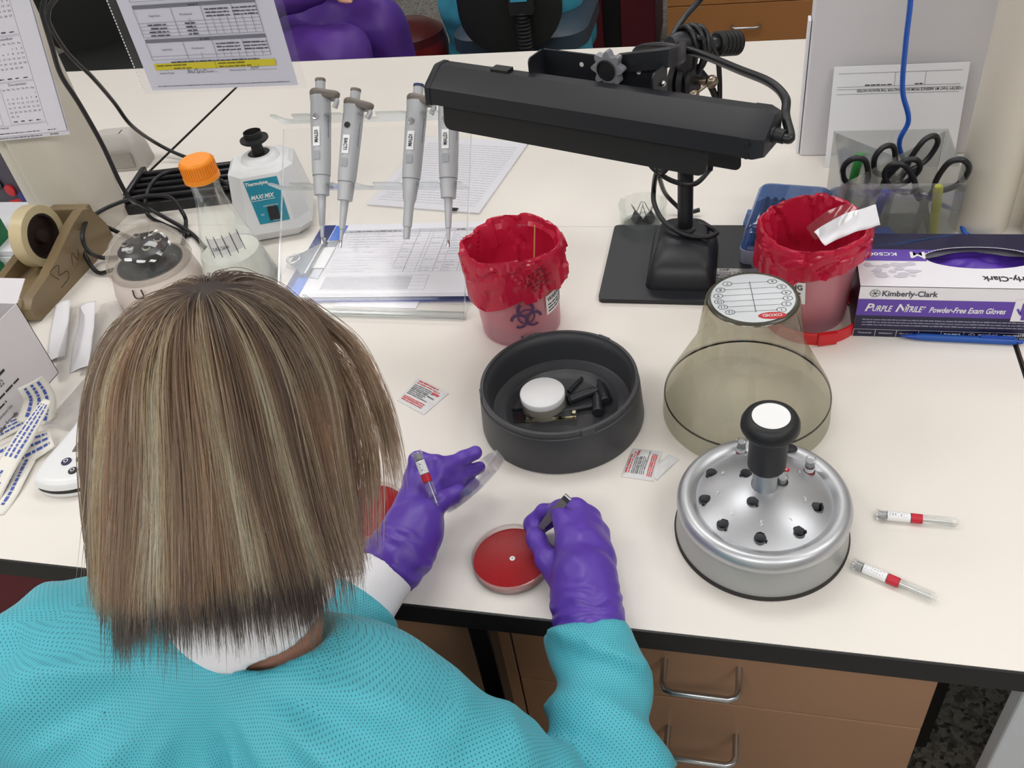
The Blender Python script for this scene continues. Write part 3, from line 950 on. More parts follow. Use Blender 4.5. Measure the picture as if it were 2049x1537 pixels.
def bucket(label, c, R0, R1, H, seed, rim_r, rim_z, hem, labels, bag_amp=0.0052, hem_rot=0.0, lab_ang=-90, lab2=None):
    t = thing('waste_bucket', label, 'bucket', (c[0], c[1], T))
    MB().lathe([(0.0001, 0.0), (R0 - 0.006, 0.0), (R0, 0.004), (R0 + 0.0008, 0.012), (R1, H), (R1 - 0.0012, H), (R0 - 0.001, 0.012), (R0 - 0.006, 0.002), (0.0001, 0.002)], 72).build('container', BUCK, t, 40)
    # liner: inside from the bottom up, over the rim, down outside to a ragged hem
    na, ns = 110, 46
    th = np.linspace(0, 2 * np.pi, na, endpoint=False)
    prof = [(0.15, 0.02), (0.55, 0.016), (R0 * .84 / rim_r, 0.025), (R1 * .86 / rim_r, H * .55), (R1 * .88 / rim_r, H * .85), (0.93, rim_z - 0.006), (0.985, rim_z), (1.03, rim_z - 0.008), (1.045, rim_z - 0.02), (1.05, rim_z - hem * .6), (1.03, rim_z - hem)]
    pc_ = np.array(crom([(a, b, 0) for a, b in prof], 5))
    ns = len(pc_)
    TH, SS = np.meshgrid(th, np.linspace(0, 1, ns), indexing='ij')
    fn = facet_noise(TH, SS, seed, 150) * 0.55 + facet_noise(TH, SS, seed + 1, 60) * .8
    rad = pc_[None, :, 0] * rim_r; z = pc_[None, :, 1] + 0 * TH
    wgt = np.interp(SS, [0, .25, .45, .6, .75, 1], [.5, .8, 1.0, .9, 1.1, 1.6])
    rad = rad + bag_amp * fn * wgt
    low = facet_noise(TH, SS * 0 + .3, seed + 2, 9)
    z = z + 0.0045 * low * np.interp(SS, [0, .4, .55, .75, 1], [0, 0.2, 1, 1, 2.0]) + 0.35 * bag_amp * fn * wgt
    tilt = np.cos(TH - hem_rot) * np.interp(SS, [0, .6, 1], [0, 0, 0.016])
    z = np.maximum(z - tilt, 0.003)
    # stay outside the container where the liner hangs over it
    out = SS > 0.62
    rad = np.where(out, np.maximum(rad, R0 + (R1 - R0) * np.clip(z / H, 0, 1) + 0.0012), np.minimum(rad, np.where(z < H, R0 + (R1 - R0) * np.clip(z / H, 0, 1) - 0.0028, 9)))
    V = np.stack([rad * np.cos(TH), rad * np.sin(TH), z], -1).reshape(-1, 3)
    Fc = [(i * ns + j, ((i + 1) % na) * ns + j, ((i + 1) % na) * ns + j + 1, i * ns + j + 1) for i in range(na) for j in range(ns - 1)]
    bagm = MB().add(V.tolist(), Fc).build('liner_bag', BAG, t, 14)
    def wall_map(ang0, off):
        def f(a, b):
            r = R0 + (R1 - R0) * b / H + off
            an = math.radians(ang0) + a / r
            return (r * math.cos(an), r * math.sin(an), b)
        return f
    return t, wall_map
BIOH = M('biohazard_ink', (86, 60, 96), 0.6)
def biohazard(pr, x, y, s):
    for k in range(3):
        a = math.pi / 2 + k * 2 * math.pi / 3
        cx, cy = x + s * .52 * math.cos(a), y + s * .52 * math.sin(a)
        pr.ring(cx, cy, s * .46, s * .46, s * .2, 24, a + 0.55, a + 2 * math.pi - 0.55)
    pr.ring(x, y, s * .5, s * .5, s * .12, 28)
    pr.disc(x, y, s * .17)
def warn_label(t, wm_in, ang, x0, z0, w_, h_, words):
    lb = Print()
    for i in range(10):
        lb.rect(x0 + w_ * i / 10, z0, x0 + w_ * (i + 1) / 10, z0 + h_)
    lo = lb.build('warning_label', wm_in(ang, 0.0008), LBL, t)
    p = Print()
    p.text('WARNING', x0 + w_ * .06, z0 + h_ * .66, h_ * .22, w_ * .88, 0, True)
    r3 = random.Random(4)
    for k in range(3):
        p.dashes(x0 + w_ * .08, x0 + w_ * .9, z0 + h_ * (.46 - .17 * k), h_ * .12, r3, 0.85)
    p.build('label_print', wm_in(ang, 0.0012), INK, lo)
t1, wm = bucket('pink translucent bucket lined with a red bag, left of the lamp base', (-0.0514, 0.508), 0.0585, 0.064, 0.135, 21, 0.0695, 0.152, 0.064, True, hem_rot=-2.2)
Print_b = Print(); biohazard(Print_b, 0.006, 0.058, 0.024); Print_b.rect(-0.006, 0.020, 0.018, 0.024); Print_b.build('biohazard_mark', wm(-72, 0.0009), BIOH, t1)
warn_label(t1, wm, -36, 0.0, 0.046, 0.05, 0.033, True)
bgp = Print(); r4 = random.Random(9)
for k in range(5):
    bgp.dashes(-0.02 + 0.004 * k, 0.036 - 0.004 * (k % 2), -0.007 * k, 0.0048, r4, 0.75, (1.2, 3.5))
bgp.build('bag_print', lambda a, b: (0.0725 * math.cos(math.radians(-52) + a / 0.0725), 0.0725 * math.sin(math.radians(-52) + a / 0.0725), 0.132 + b + a * 0.3), M('bag_ink', (110, 14, 36), 0.6), t1)
st = thing('wooden_stick', 'thin wooden applicator stick leaning inside the red-bagged left bucket', 'stick', (-0.032, 0.515, T + 0.03))
MB().cyl((0, 0, 0), (0.008, 0.035, 0.117), 0.0011, None, 8).build('shaft', M('pale_wood', (206, 160, 96), 0.6), st, 60)

t2, wm2 = bucket('pink translucent bucket with red bag beside the purple glove box', (0.3555, 0.556), 0.0555, 0.064, 0.128, 33, 0.070, 0.150, 0.052, True, hem_rot=2.4)
warn_label(t2, wm2, -150, 0.0, 0.058, 0.058, 0.036, True)
rl = thing('bucket_lid', 'bright red ring lid lying under the right-hand bucket', 'lid', (0.366, 0.548, T))
MB().lathe([(0.058, 0.0), (0.0665, 0.0), (0.0672, 0.003), (0.0665, 0.017), (0.0655, 0.018), (0.0632, 0.018), (0.063, 0.0045), (0.058, 0.0035)], 72).build('ring', M('red_plastic', (206, 30, 38), 0.35), rl, 40)
for a in (-75, 20, 140):
    MB().box(0.062, 0.0705, -0.013, 0.013, 0.001, 0.0195, 0.0012, 2, Matrix.Rotation(math.radians(a), 4, 'Z')).build('tab', M('red_plastic'), rl)
# torn wrapper with a loop in the right bucket
WRAP = MClear('film_clear', (254, 254, 254), 0.14, 0.12, 0.04, (252, 252, 253))
PAPER = M('paper_white', (238, 238, 243), 0.65, bump=(40, 0.15, 0.002))
wr = thing('loop_wrapper', 'torn clear-and-white wrapper sticking out of the right-hand bucket', 'wrapper', tuple(P(1690, 445, 0.15)))
o0 = np.array(P(1690, 445, 0.15))
def strip(pts, widths, nrm, n=10):
    """flexible strip through points with widths; returns grid verts"""
    c_ = crom(pts, n); wd = np.interp(np.linspace(0, 1, len(c_)), np.linspace(0, 1, len(widths)), widths)
    V, Fq = [], []
    m = 7
    for i, p in enumerate(c_):
        tng = unit(c_[min(i + 1, len(c_) - 1)] - c_[max(i - 1, 0)])
        sd = unit(np.cross(tng, nrm))
        nn = np.cross(sd, tng)
        for j in range(m):
            s_ = (j / (m - 1) - .5)
            V.append(p + sd * s_ * wd[i] + nn * (0.0015 * math.sin(i * .5 + j)))
    for i in range(len(c_) - 1):
        for j in range(m - 1):
            Fq.append((i * m + j, i * m + j + 1, (i + 1) * m + j + 1, (i + 1) * m + j))
    return V, Fq
Vs, Fs = strip([np.array(P(1640, 478, 0.146)) - o0, np.array(P(1680, 455, 0.152)) - o0, np.array(P(1720, 440, 0.158)) - o0, np.array(P(1757, 430, 0.165)) - o0], [0.024, 0.028, 0.030, 0.030], np.array([0.1, -0.5, 0.85]))
MB().add(Vs, Fs).build('paper_back', PAPER, wr, 180, solid=0.0003)
Vs, Fs = strip([np.array(P(1622, 468, 0.150)) - o0, np.array(P(1665, 440, 0.162)) - o0, np.array(P(1712, 415, 0.170)) - o0], [0.020, 0.028, 0.016], np.array([0.1, -0.6, 0.8]))
MB().add(Vs, Fs).build('clear_film', WRAP, wr, 180)

# ================================================================== glove box
gx0, gx1, gy0, gy1, gh = 0.4185, 0.660, 0.505, 0.634, 0.0835
gb = thing('glove_box', 'open box of purple exam gloves with oval opening at the right', 'box', ((gx0 + gx1) / 2, (gy0 + gy1) / 2, T))
GL, GD = (gx1 - gx0) / 2, (gy1 - gy0) / 2
CARD = M('box_card_white', (240, 238, 244), 0.4)
NAVY = M('navy_print', (30, 28, 62), 0.4)
PURP = M('purple_print', (98, 66, 172), 0.4)
hx_, hy_, hrx, hry = 0.034, 0.006, 0.068, 0.026     # opening in the top
pts2, edges2 = [Vector(p) for p in ((-GL, -GD), (GL, -GD), (GL, GD), (-GL, GD))], [(0, 1), (1, 2), (2, 3), (3, 0)]
for i in range(40):
    a = 2 * math.pi * i / 40
    pts2.append(Vector((hx_ + hrx * math.cos(a), hy_ + hry * math.sin(a)))); edges2.append((4 + i, 4 + (i + 1) % 40))
vo, eo, fo, *_ = mgeo.delaunay_2d_cdt(pts2, edges2, [], 0, 1e-6)
ff = []
for f in fo:
    c = sum((Vector(vo[i]) for i in f), Vector((0, 0))) / len(f)
    if ((c.x - hx_) / hrx) ** 2 + ((c.y - hy_) / hry) ** 2 > 0.97:
        ff.append(tuple(f))
MB().add([(p.x, p.y, gh) for p in vo], ff).build('top_panel', CARD, gb, solid=0.0006)
mb = MB()
mb.box(-GL, GL, -GD, -GD + 0.0006, 0, gh); mb.box(-GL, GL, GD - 0.0006, GD, 0, gh); mb.box(-GL, GL, -GD, GD, 0, 0.0006)
mb.build('carton', CARD, gb)
for sx in (-1, 1):
    MB().box(min(sx * GL, sx * (GL - .0006)), max(sx * GL, sx * (GL - .0006)), -GD + .0006, GD - .0006, 0.0006, gh - 0.0006).build('end_flap', NAVY, gb)
mt = plane_map((0, 0, gh), (1, 0, 0), (0, 1, 0), 0.0003)
mf = plane_map((-GL, -GD, 0), (1, 0, 0), (0, 0, 1), 0.0003)
mf2 = plane_map((-GL, -GD, 0), (1, 0, 0), (0, 0, 1), 0.0006)
mt2 = plane_map((0, 0, gh), (1, 0, 0), (0, 1, 0), 0.0006)
def clip_band(y0, y1):
    """band across the top, cut around the opening"""
    p = Print(); n = 60
    for i in range(n):
        a, b = -GL + 2 * GL * i / n, -GL + 2 * GL * (i + 1) / n
        m_ = (a + b) / 2
        k = 1 - ((m_ - hx_) / (hrx * 1.02)) ** 2
        if k <= 0:
            p.rect(a, y0, b, y1); continue
        e = hry * 1.02 * math.sqrt(k)
        lo_, hi_ = hy_ - e, hy_ + e
        if lo_ > y0: p.rect(a, y0, b, min(y1, lo_))
        if hi_ < y1: p.rect(a, max(y0, hi_), b, y1)
    return p
clip_band(0.024, GD).build('navy_band', mt, NAVY, gb)
clip_band(-0.004, 0.024).build('purple_band', mt, PURP, gb)
tp = Print().text('KC500', -GL + 0.052, 0.0155, 0.0075, 0.036, math.pi, True, align='L')
tp.text('M', -GL + 0.088, 0.0175, 0.0145, 0.019, math.pi, True)
tp.build('size_print', mt2, WHITE, gb)
Print().text('Kimberly-Clark', GL + 0.02, -0.036, 0.0125, 0.112, math.pi, True).build('top_brand', mt2, INK, gb) if False else Print().text('Kimberly-Clark', GL - 0.006, -0.038, 0.011, 0.085, math.pi, True).build('top_brand', mt2, INK, gb)
sm = Print(); r5 = random.Random(3)
for k in range(26):
    a, b = r5.uniform(-GL + .01, -GL + .075), r5.uniform(-0.042, -0.01)
    sm.disc(a, b, r5.uniform(.003, .009), r5.uniform(.002, .005), 12)
_ci = {p_: 0.0002 + 0.000015 * (i_ // 12) for i_, p_ in enumerate(sm.v)}
sm.build('cloud_print', lambda a, b: (a, b, gh + _ci[(a, b)]), M('cloud_ink', (206, 204, 216), 0.4), gb)
sw = Print()
for k in range(5):
    sw.pline([(-GL + .02 + .012 * k + .08 * s_, 0.032 + .004 * k + 0.022 * s_ ** 2) for s_ in np.linspace(0, 1, 8)], 0.0006)
sw.build('swirl_print', mt2, M('blue_swirl', (44, 86, 150), 0.4), gb)
# front
Print().rect(0, 0.036, 2 * GL, 0.063).build('front_purple_band', mf, PURP, gb)
Print().rect(0, 0.0, 2 * GL, 0.036).build('front_navy_band', mf, NAVY, gb)
fw = Print()
fw.text('P', 0.010, 0.0435, 0.0125, None, 0, True, True); fw.text('URPLE', 0.0195, 0.0435, 0.0095, 0.025, 0, True, True)
fw.text('N', 0.0485, 0.0435, 0.0125, None, 0, True, True); fw.text('ITRILE*', 0.0585, 0.0435, 0.0095, 0.027, 0, True, True)
fw.text('Powder-Free Exam Gloves', 0.090, 0.0435, 0.0088, 0.092, 0, True, True)
for x in (0.0, 0.028, 0.055, 0.083, 0.111, 0.139, 0.170, 0.205): fw.rect(x, 0.001, x + 0.0004, 0.0125)
fw.rect(0, 0.0123, 2 * GL, 0.0127)
r6 = random.Random(8)
fg = Print()
for k in range(3): fg.dashes(0.009, 0.225, 0.0285 - 0.0045 * k, 0.0024, r6, 0.85)
fg.build('fine_print', mf2, M('fine_print_grey', (150, 148, 172), 0.4), gb)
for x, tx in ((0.006, 'Textured'), (0.033, 'Ambidextrous'), (0.06, 'Non-Sterile'), (0.087, 'For Medical Use')):
    fw.text(tx, x, 0.0055, 0.0024, 0.017)
for x in (0.115, 0.157, 0.187): fw.dashes(x, x + 0.020, 0.0075, 0.0022, r6); fw.dashes(x, x + 0.018, 0.0035, 0.0022, r6)
fw.ring(0.149, 0.0065, 0.0038, 0.0038, 0.0006); fw.text('2', 0.1475, 0.0045, 0.004)
fw.pline([(0.175, 0.003), (0.179, 0.0105), (0.183, 0.003), (0.175, 0.003)], 0.0005)
fw.text('100', 0.2075, 0.0075, 0.0042, None, 0, True); fw.text('Gloves', 0.2075, 0.0025, 0.003)
fw.build('front_print', mf2, WHITE, gb)
fk = Print().text('Kimberly-Clark', 0.0285, 0.0685, 0.0085, 0.068, 0, True)
fk.ring(0.0195, 0.0725, 0.0062, 0.0055, 0.0008)
for k in range(6):
    a = k * math.pi / 3
    fk.line(0.0195, 0.0725, 0.0195 + .005 * math.cos(a), 0.0725 + .0045 * math.sin(a), 0.0009)
fk.build('brand_print', mf2, M('grey_brand', (70, 70, 78), 0.4), gb)
Print().rect(0.190, 0.032, 0.222, 0.0665).build('hand_panel', mf2, CARD, gb)
hd = Print().rect(0.2015, 0.0345, 0.2085, 0.042)
hd.raw([(0.199, 0.042), (0.211, 0.042), (0.2125, 0.052), (0.1985, 0.052)], [(0, 1, 2, 3)])
for x, h_ in ((0.1990, 0.0615), (0.2025, 0.0640), (0.2060, 0.0645), (0.2095, 0.0625)): hd.rect(x, 0.052, x + 0.0026, h_)
hd.line(0.199, 0.0445, 0.1945, 0.0525, 0.0028)
hd.build('hand_symbol', plane_map((-GL, -GD, 0), (1, 0, 0), (0, 0, 1), 0.0009), PURP, gb)
gl = thing('glove_pile', 'folded purple nitrile gloves showing in the box opening', 'gloves', ((gx0 + gx1) / 2 + hx_, (gy0 + gy1) / 2 + hy_, T + 0.001))
n = 36
V = []
for j in range(n + 1):
    for i in range(n + 1):
        x, y = (i / n - .5) * 0.16, (j / n - .5) * 0.09
        z = 0.058 + 0.006 * math.exp(-(x / .05) ** 2) + 0.0045 * float(vnoise(np.array([x * 45, y * 90, 3.]))) + 0.003 * math.sin(y * 160 + x * 30) - 0.5 * max(0, abs(y) - .03)
        V.append((x, y, z))
Fq = [(j * (n + 1) + i, j * (n + 1) + i + 1, (j + 1) * (n + 1) + i + 1, (j + 1) * (n + 1) + i) for j in range(n) for i in range(n)]
NIT = M('nitrile_purple', (88, 54, 168), 0.42, bump=(160, 0.12, 0.001), vary=(25, 0.06))
MB().add(V, Fq).build('glove_fold', NIT, gl, 180, solid=0.05)

# pen
a, b = P(1800, 678), P(2075, 692)
pn = thing('ballpoint_pen', 'blue ballpoint pen lying in front of the glove box', 'pen', (a[0], a[1], T + 0.0052))
pn.rotation_euler = (0, 0, math.atan2(b[1] - a[1], b[0] - a[0]))
RX = Matrix.Rotation(math.pi / 2, 4, 'Y')
BLUE = M('pen_blue', (24, 72, 176), 0.3)
MB().lathe([(0.0006, 0), (0.0012, 0.002), (0.0032, 0.012), (0.0042, 0.02)], 18, RX, True).build('tip', BLUE, pn, 60)
MB().lathe([(0.0045, 0.02), (0.005, 0.03), (0.005, 0.105), (0.0047, 0.14), (0.004, 0.142)], 18, RX).build('barrel', M('pen_grip', (28, 84, 170), 0.45), pn, 60)
MB().box(0.098, 0.14, -0.002, 0.002, 0.0045, 0.0075, 0.001).build('clip', BLUE, pn)
MB().lathe([(0.0028, 0.142), (0.0028, 0.15), (0.0001, 0.151)], 14, RX).build('button', BLUE, pn, 60)
# ================================================================== laboratory lamp
BLK = M('lamp_black_paint', (27, 29, 35), 0.42, bump=(500, 0.08, 0.0005))
BLKM = M('lamp_matt_black', (20, 20, 22), 0.55)
CORD = M('black_cord', (24, 24, 28), 0.38)
CHR = M('chrome', (205, 205, 208), 0.18, 1.0)
POST = np.array(P(1371, 466, 0.05))
lamp = thing('laboratory_lamp', 'black laboratory lamp with long hooded head on a weighted base', 'lamp', (POST[0], POST[1], T))
def lw(p):                       # world point -> lamp coordinates
    return np.asarray(p, float) - np.array([POST[0], POST[1], T])
# base plate and pedestal
b0, b1 = P(1197, 606), P(1233, 455)
bx0, bx1, by0, by1 = b0[0], b0[0] + 0.225, b0[1], b1[1] - 0.004
mbp = MB(); bmx = bmesh.new()
mbp.prism(rrect(bx0 - POST[0], bx1 - POST[0], by0 - POST[1], by1 - POST[1], 0.008), 0.0, 0.0075)
bp_o = mbp.build('base_plate', BLK, lamp, 40)
px0, px1 = P(1290, 580, 0.0075)[0] - POST[0], P(1432, 580, 0.0075)[0] - POST[0]
py0 = P(1290, 580, 0.0075)[1] - POST[1]
rings = []
for k, (z, ins, fr) in enumerate(((0.0075, 0.0, 0.0), (0.03, 0.004, 0.004), (0.046, 0.010, 0.02), (0.056, 0.018, 0.045), (0.058, 0.024, 0.052))):
    rings.append([(x, y, z) for x, y in rrect(px0 + ins, px1 - ins, py0 + fr, 0.045 - ins * .6, 0.014 + ins * .5, 6)])
MB().loft(rings).build('pedestal', BLK, lamp, 40)
lbp = MB().box(0, 0.098, 0, 0.041, 0, 0.0006).build('rating_plate', M('plate_alu', (150, 148, 146), 0.35, 0.7), lamp)
lo = np.array(P(1428, 568, 0.0076)); lbp.location = tuple(lw(lo))
pp = Print(); r7 = random.Random(2)
pp.text('UVP', 0.008, 0.034, 0.0055, None, 0, True); pp.text('Upland, CA 91786 U.S.A.', 0.004, 0.0275, 0.0042, 0.075)
pp.text('MULTIPLE-RAY', 0.004, 0.0205, 0.0038, 0.04, 0, True); pp.text('8 WATT LABORATORY LAMP', 0.004, 0.0155, 0.0038, 0.066, 0, True)
pp.dashes(0.004, 0.06, 0.011, 0.0036, r7); pp.dashes(0.004, 0.064, 0.006, 0.0036, r7); pp.dashes(0.004, 0.07, 0.001, 0.003, r7)
pp.rect(0.002, 0.0255, 0.094, 0.0259); pp.rect(0.002, 0.0045, 0.094, 0.0049)
pp.build('plate_print', lambda a, b: (a, b, 0.0009), INK, lbp)
ztop = 0.30
MB().lathe([(0.0165, 0.056), (0.0165, 0.060), (0.0118, 0.0625), (0.0118, ztop), (0.0095, ztop + .002)], 28, None, True, True).build('post', BLK, lamp, 40)
# head frame
HL = np.array(P(878, 165, 0.38)); HR_ = np.array(P(1508, 262, 0.38))
hc = (HL + HR_) / 2; hax = unit(HR_ - HL); hay = np.array([-hax[1], hax[0], 0.0])
hlen = np.linalg.norm(HR_ - HL)
HM = Matrix(((hax[0], hay[0], 0, 0), (hax[1], hay[1], 0, 0), (0, 0, 1, 0), (0, 0, 0, 1)))
hcl = lw(hc)
HM.translation = Vector(hcl)
def hloc(u, v, yl):              # photo point on the plane parallel to the head at offset yl, in head coordinates
    r = ray(u, v)
    t_ = ((hc + hay * yl - CAM) @ hay) / (r @ hay)
    p = CAM + t_ * r - hc
    return np.array([p @ hax, p @ hay, p[2]])
def hw(p):                       # head coords -> lamp coords
    return tuple(HM @ Vector(p))
sec = [(0.020, 0.020), (0.004, 0.0215), (-0.019, 0.0065), (-0.0235, 0.003), (-0.0265, -0.0165), (-0.022, -0.0185), (0.024, -0.0185), (0.026, -0.010), (0.026, 0.014)]
mb = MB(); h2 = hlen / 2
mb.loft([[(x, y, z) for y, z in sec] for x in (-h2, h2 - 0.006)])
hd_ = MB().add(mb.v, mb.f, HM).build('housing', BLK, lamp, 20)
sec2 = [(y * 1.03, z * 1.03) for y, z in sec]
mb = MB().loft([[(x, y * k, z * k) for y, z in sec2] for x, k in ((h2 - 0.006, 1), (h2 + 0.010, 1), (h2 + 0.020, 0.86), (h2 + 0.0225, 0.6))])
ec = MB().add(mb.v, mb.f, HM).build('end_cap', BLK, lamp, 35)
mb = MB().loft([[(x, y * k, z * k) for y, z in sec2] for x, k in ((-h2 - 0.006, 0.9), (-h2 - 0.003, 1.0), (-h2 + 0.004, 1.0))])
MB().add(mb.v, mb.f, HM).build('end_cap', BLK, lamp, 35)
for (xx, yy, zz) in ((h2 + 0.004, -0.0272, -0.002), (h2 + 0.004, -0.027, -0.014)):
    MB().add(*(lambda m_: (m_.v, m_.f))(MB().cyl((xx, yy, zz), (xx, yy - 0.0012, zz), 0.0032, None, 14)), HM).build('screw', BLKM, ec, 40)
mb = MB().box(-0.125, -0.10, 0.004, 0.018, 0.0205, 0.025, 0.001); MB().add(mb.v, mb.f, HM).build('slide_switch', BLKM, hd_)
def shade(x0, x1, ytop, ybot, ztop_, zbot, r):
    """thin hanging plate with rounded lower corners, in head coordinates"""
    pl_ = []
    H_ = math.hypot(ybot - ytop, zbot - ztop_)
    pl_ = [(x0, 0), (x1, 0)] + [(x1 - r + r * math.cos(a), -H_ + r - r * math.sin(a)) for a in np.linspace(0, math.pi / 2, 6)] + [(x0 + r - r * math.sin(a), -H_ + r - r * math.cos(a)) for a in np.linspace(0, math.pi / 2, 6)]
    m_ = MB().prism(pl_, -0.0007, 0.0007)
    d_ = unit([0, ybot - ytop, zbot - ztop_])
    X_ = Vector((1, 0, 0)); Y_ = Vector(-d_); Z_ = X_.cross(Y_)
    mt_ = Matrix(((X_.x, Y_.x, Z_.x, 0), (X_.y, Y_.y, Z_.y, ytop), (X_.z, Y_.z, Z_.z, ztop_), (0, 0, 0, 1)))
    return MB().add(m_.v, m_.f, HM @ mt_)
q0 = hloc(896, 232, -0.010); q1 = hloc(1420, 336, -0.010)
shade(q0[0], q1[0], -0.014, -0.020, -0.0185, -0.050, 0.010).build('front_shade', BLKM, lamp, 30)
q2 = hloc(1480, 340, 0.022)
shade(-h2 + 0.03, q2[0], 0.020, 0.026, -0.0185, -0.062, 0.008).build('rear_shade', BLKM, lamp, 30)
mb = MB().cyl((-h2 + .02, 0.003, -0.024), (h2 - .02, 0.003, -0.024), 0.0078, None, 16); MB().add(mb.v, mb.f, HM).build('lamp_tube', M('tube_glass', (60, 58, 80), 0.15), lamp, 40)
# bracket behind the head
yb = 0.050
bl, br = hloc(1090, 130, yb), hloc(1333, 158, yb)
zb0, zb1 = hloc(1210, 168, yb)[2], hloc(1210, 112, yb)[2]
mb = MB().box(bl[0], br[0], yb, yb + 0.002, zb0, zb1, 0.0008, 1)
brk = MB().add(mb.v, mb.f, HM).build('bracket', BLK, lamp, 30)
for xe in (bl[0], br[0]):
    m_ = MB().prism(rrect(0, 0.034, -0.017, 0.017, 0.006), -0.001, 0.001)
    mt_ = Matrix(((0, 0, 1, xe), (-1, 0, 0, yb + 0.001), (0, 1, 0, (zb0 + zb1) / 2), (0, 0, 0, 1)))
    MB().add(m_.v, m_.f, HM @ mt_).build('bracket_ear', BLK, brk, 30)
    sx = 0.001 if xe > 0 else -0.001
    m_ = MB().sphere((xe + 3 * sx, yb - 0.014, (zb0 + zb1) / 2), 0.0036, 14, 8); MB().add(m_.v, m_.f, HM).build('bolt', CHR, brk, 180)
mb = MB().box(bl[0], br[0], yb - 0.026, yb - 0.024, zb0 - 0.006, zb0 + 0.0035, 0.0006, 1)
MB().add(mb.v, mb.f, HM).build('lower_rail', BLK, brk, 30)
mb = MB()
for fx in (0.28, 0.5, 0.72):
    xx = bl[0] + (br[0] - bl[0]) * fx
    mb.cyl((xx, 0.012, 0.0195), (xx, 0.012, zb0 + 0.006), 0.0022, None, 10)
MB().add(mb.v, mb.f, HM).build('mounting_studs', CHR, brk, 40)
for u_, v_ in ((1164, 129), (1278, 144)):
    q = hloc(u_, v_, yb); m_ = MB().cyl((q[0], yb - 0.0004, q[2]), (q[0], yb + 0.0003, q[2]), 0.0028, None, 12)
    MB().add(m_.v, m_.f, HM).build('rivet', M('pale_hole', (226, 222, 214), 0.5), brk, 40)
q = hloc(1217, 137, yb - 0.012)
star = [((0.0175 + 0.003 * math.cos(8 * a)) * math.cos(a), (0.0175 + 0.003 * math.cos(8 * a)) * math.sin(a)) for a in np.linspace(0, 2 * math.pi, 64, endpoint=False)]
mt_ = HM @ Matrix.Translation((q[0], yb - 0.016, q[2])) @ Matrix.Rotation(math.pi / 2, 4, 'X')
m_ = MB().prism(star, -0.010, 0.0)
kn = MB().add(m_.v, m_.f, mt_).build('star_knob', M('knob_grey', (132, 134, 140), 0.38), lamp, 30)
m_ = MB().lathe([(0.0001, 0.0008), (0.0112, 0.0008), (0.0118, 0.002), (0.0105, 0.0025), (0.0100, 0.001)], 28); MB().add(m_.v, m_.f, mt_).build('knob_cap', BLKM, kn, 40)
m_ = MB().cyl((0, 0, -0.03), (0, 0, -0.009), 0.004, None, 12); MB().add(m_.v, m_.f, mt_).build('stud', CHR, kn, 40)
# arm to the post, clamp discs, handle bar
jt = np.array([0, -0.004, ztop - 0.012])
a0 = np.array(hw((q[0] + 0.006, yb + 0.004, zb1 - 0.008))); a1 = np.array(hw((br[0] + 0.004, yb + 0.012, zb1 + 0.004)))
j2 = lw(Q(1368, 95, 0.655))
for nm, pts_, w_ in (('arm', [a0, a1, j2], 0.010),):
    c_ = crom(pts_, 6)
    rg_ = []
    for i, p in enumerate(c_):
        tg = unit(c_[min(i + 1, len(c_) - 1)] - c_[max(i - 1, 0)]); sd = unit(np.cross(tg, [0, 0, 1])); up_ = np.cross(sd, tg)
        rg_.append([tuple(p + sd * x + up_ * y) for x, y in ((-.004, -w_), (.004, -w_), (.004, w_), (-.004, w_))])
    MB().loft(rg_).build(nm, BLK, lamp, 30)
jd = lw(Q(1372, 160, 0.665))
jx = unit([0.9, -0.35, 0])
for off, rr, th_ in ((-0.012, 0.026, 0.008), (0.0, 0.024, 0.008), (0.012, 0.022, 0.006)):
    m_ = MB().lathe([(0.0001, -th_ / 2), (rr, -th_ / 2), (rr, th_ / 2), (0.0001, th_ / 2)], 32)
    MB().add(m_.v, m_.f, frame(jd + jx * off, np.cross(jx, [0, 0, 1]), z=jx)).build('clamp_disc', BLKM, lamp, 40)
MB().cyl(tuple(jd + [0, 0, -0.03]), (0, 0, ztop - 0.03), 0.009, 0.011, 14).build('clamp_neck', BLK, lamp, 40)
MB().cyl(tuple(jd), tuple(j2), 0.012, 0.014, 16).build('clamp_link', BLK, lamp, 40)
wb = lw(Q(1424, 163, 0.650))
MB().cyl(tuple(jd + jx * 0.012), tuple(wb), 0.005, 0.006, 14).build('wing_screw', M('nickel_dull', (150, 138, 122), 0.3, 1.0), lamp, 40)
wb2 = lw(Q(1388, 190, 0.630))
wbo = MB().tube([wb, wb2], 0.0022, 10).sphere(tuple(wb), 0.0085, 18, 10).sphere(tuple(wb2), 0.0075, 18, 10).build('wing_bar', M('nickel_dull'), lamp, 180)
h0, h1 = lw(Q(1352, 92, 0.660)), lw(Q(1475, 86, 0.735))
hdv = unit(h1 - h0)
HLn = np.linalg.norm(h1 - h0)
def along(prof, name, mat, n=24):
    m_ = MB().lathe([(r, s * HLn) for r, s in prof], n)
    up_ = np.array([0, 0, 1.])
    MB().add(m_.v, m_.f, frame(h0, np.cross(up_, hdv), z=hdv)).build(name, mat, lamp, 40)
along([(0.0001, -0.1), (0.012, -0.1), (0.0165, -0.02), (0.0185, 0.1), (0.0185, 0.30), (0.017, 0.33), (0.0001, 0.34)], 'handle_boss', BLK)
along([(0.0165, 0.34), (0.0165, 0.47), (0.010, 0.49)], 'handle_collar', BLK)
along([(0.0095, 0.47), (0.0095, 0.66)], 'handle_rod', M('grey_rod', (70, 72, 76), 0.3, 0.6))
gp = [(0.0001, 0.64), (0.014, 0.64)]
for k in range(5):
    s0 = 0.66 + 0.065 * k
    gp += [(0.0165, s0), (0.0165, s0 + 0.05), (0.015, s0 + 0.053), (0.015, s0 + 0.062)]
gp += [(0.0165, 0.985), (0.014, 1.01), (0.0001, 1.015)]
along(gp, 'handle_grip', BLKM)
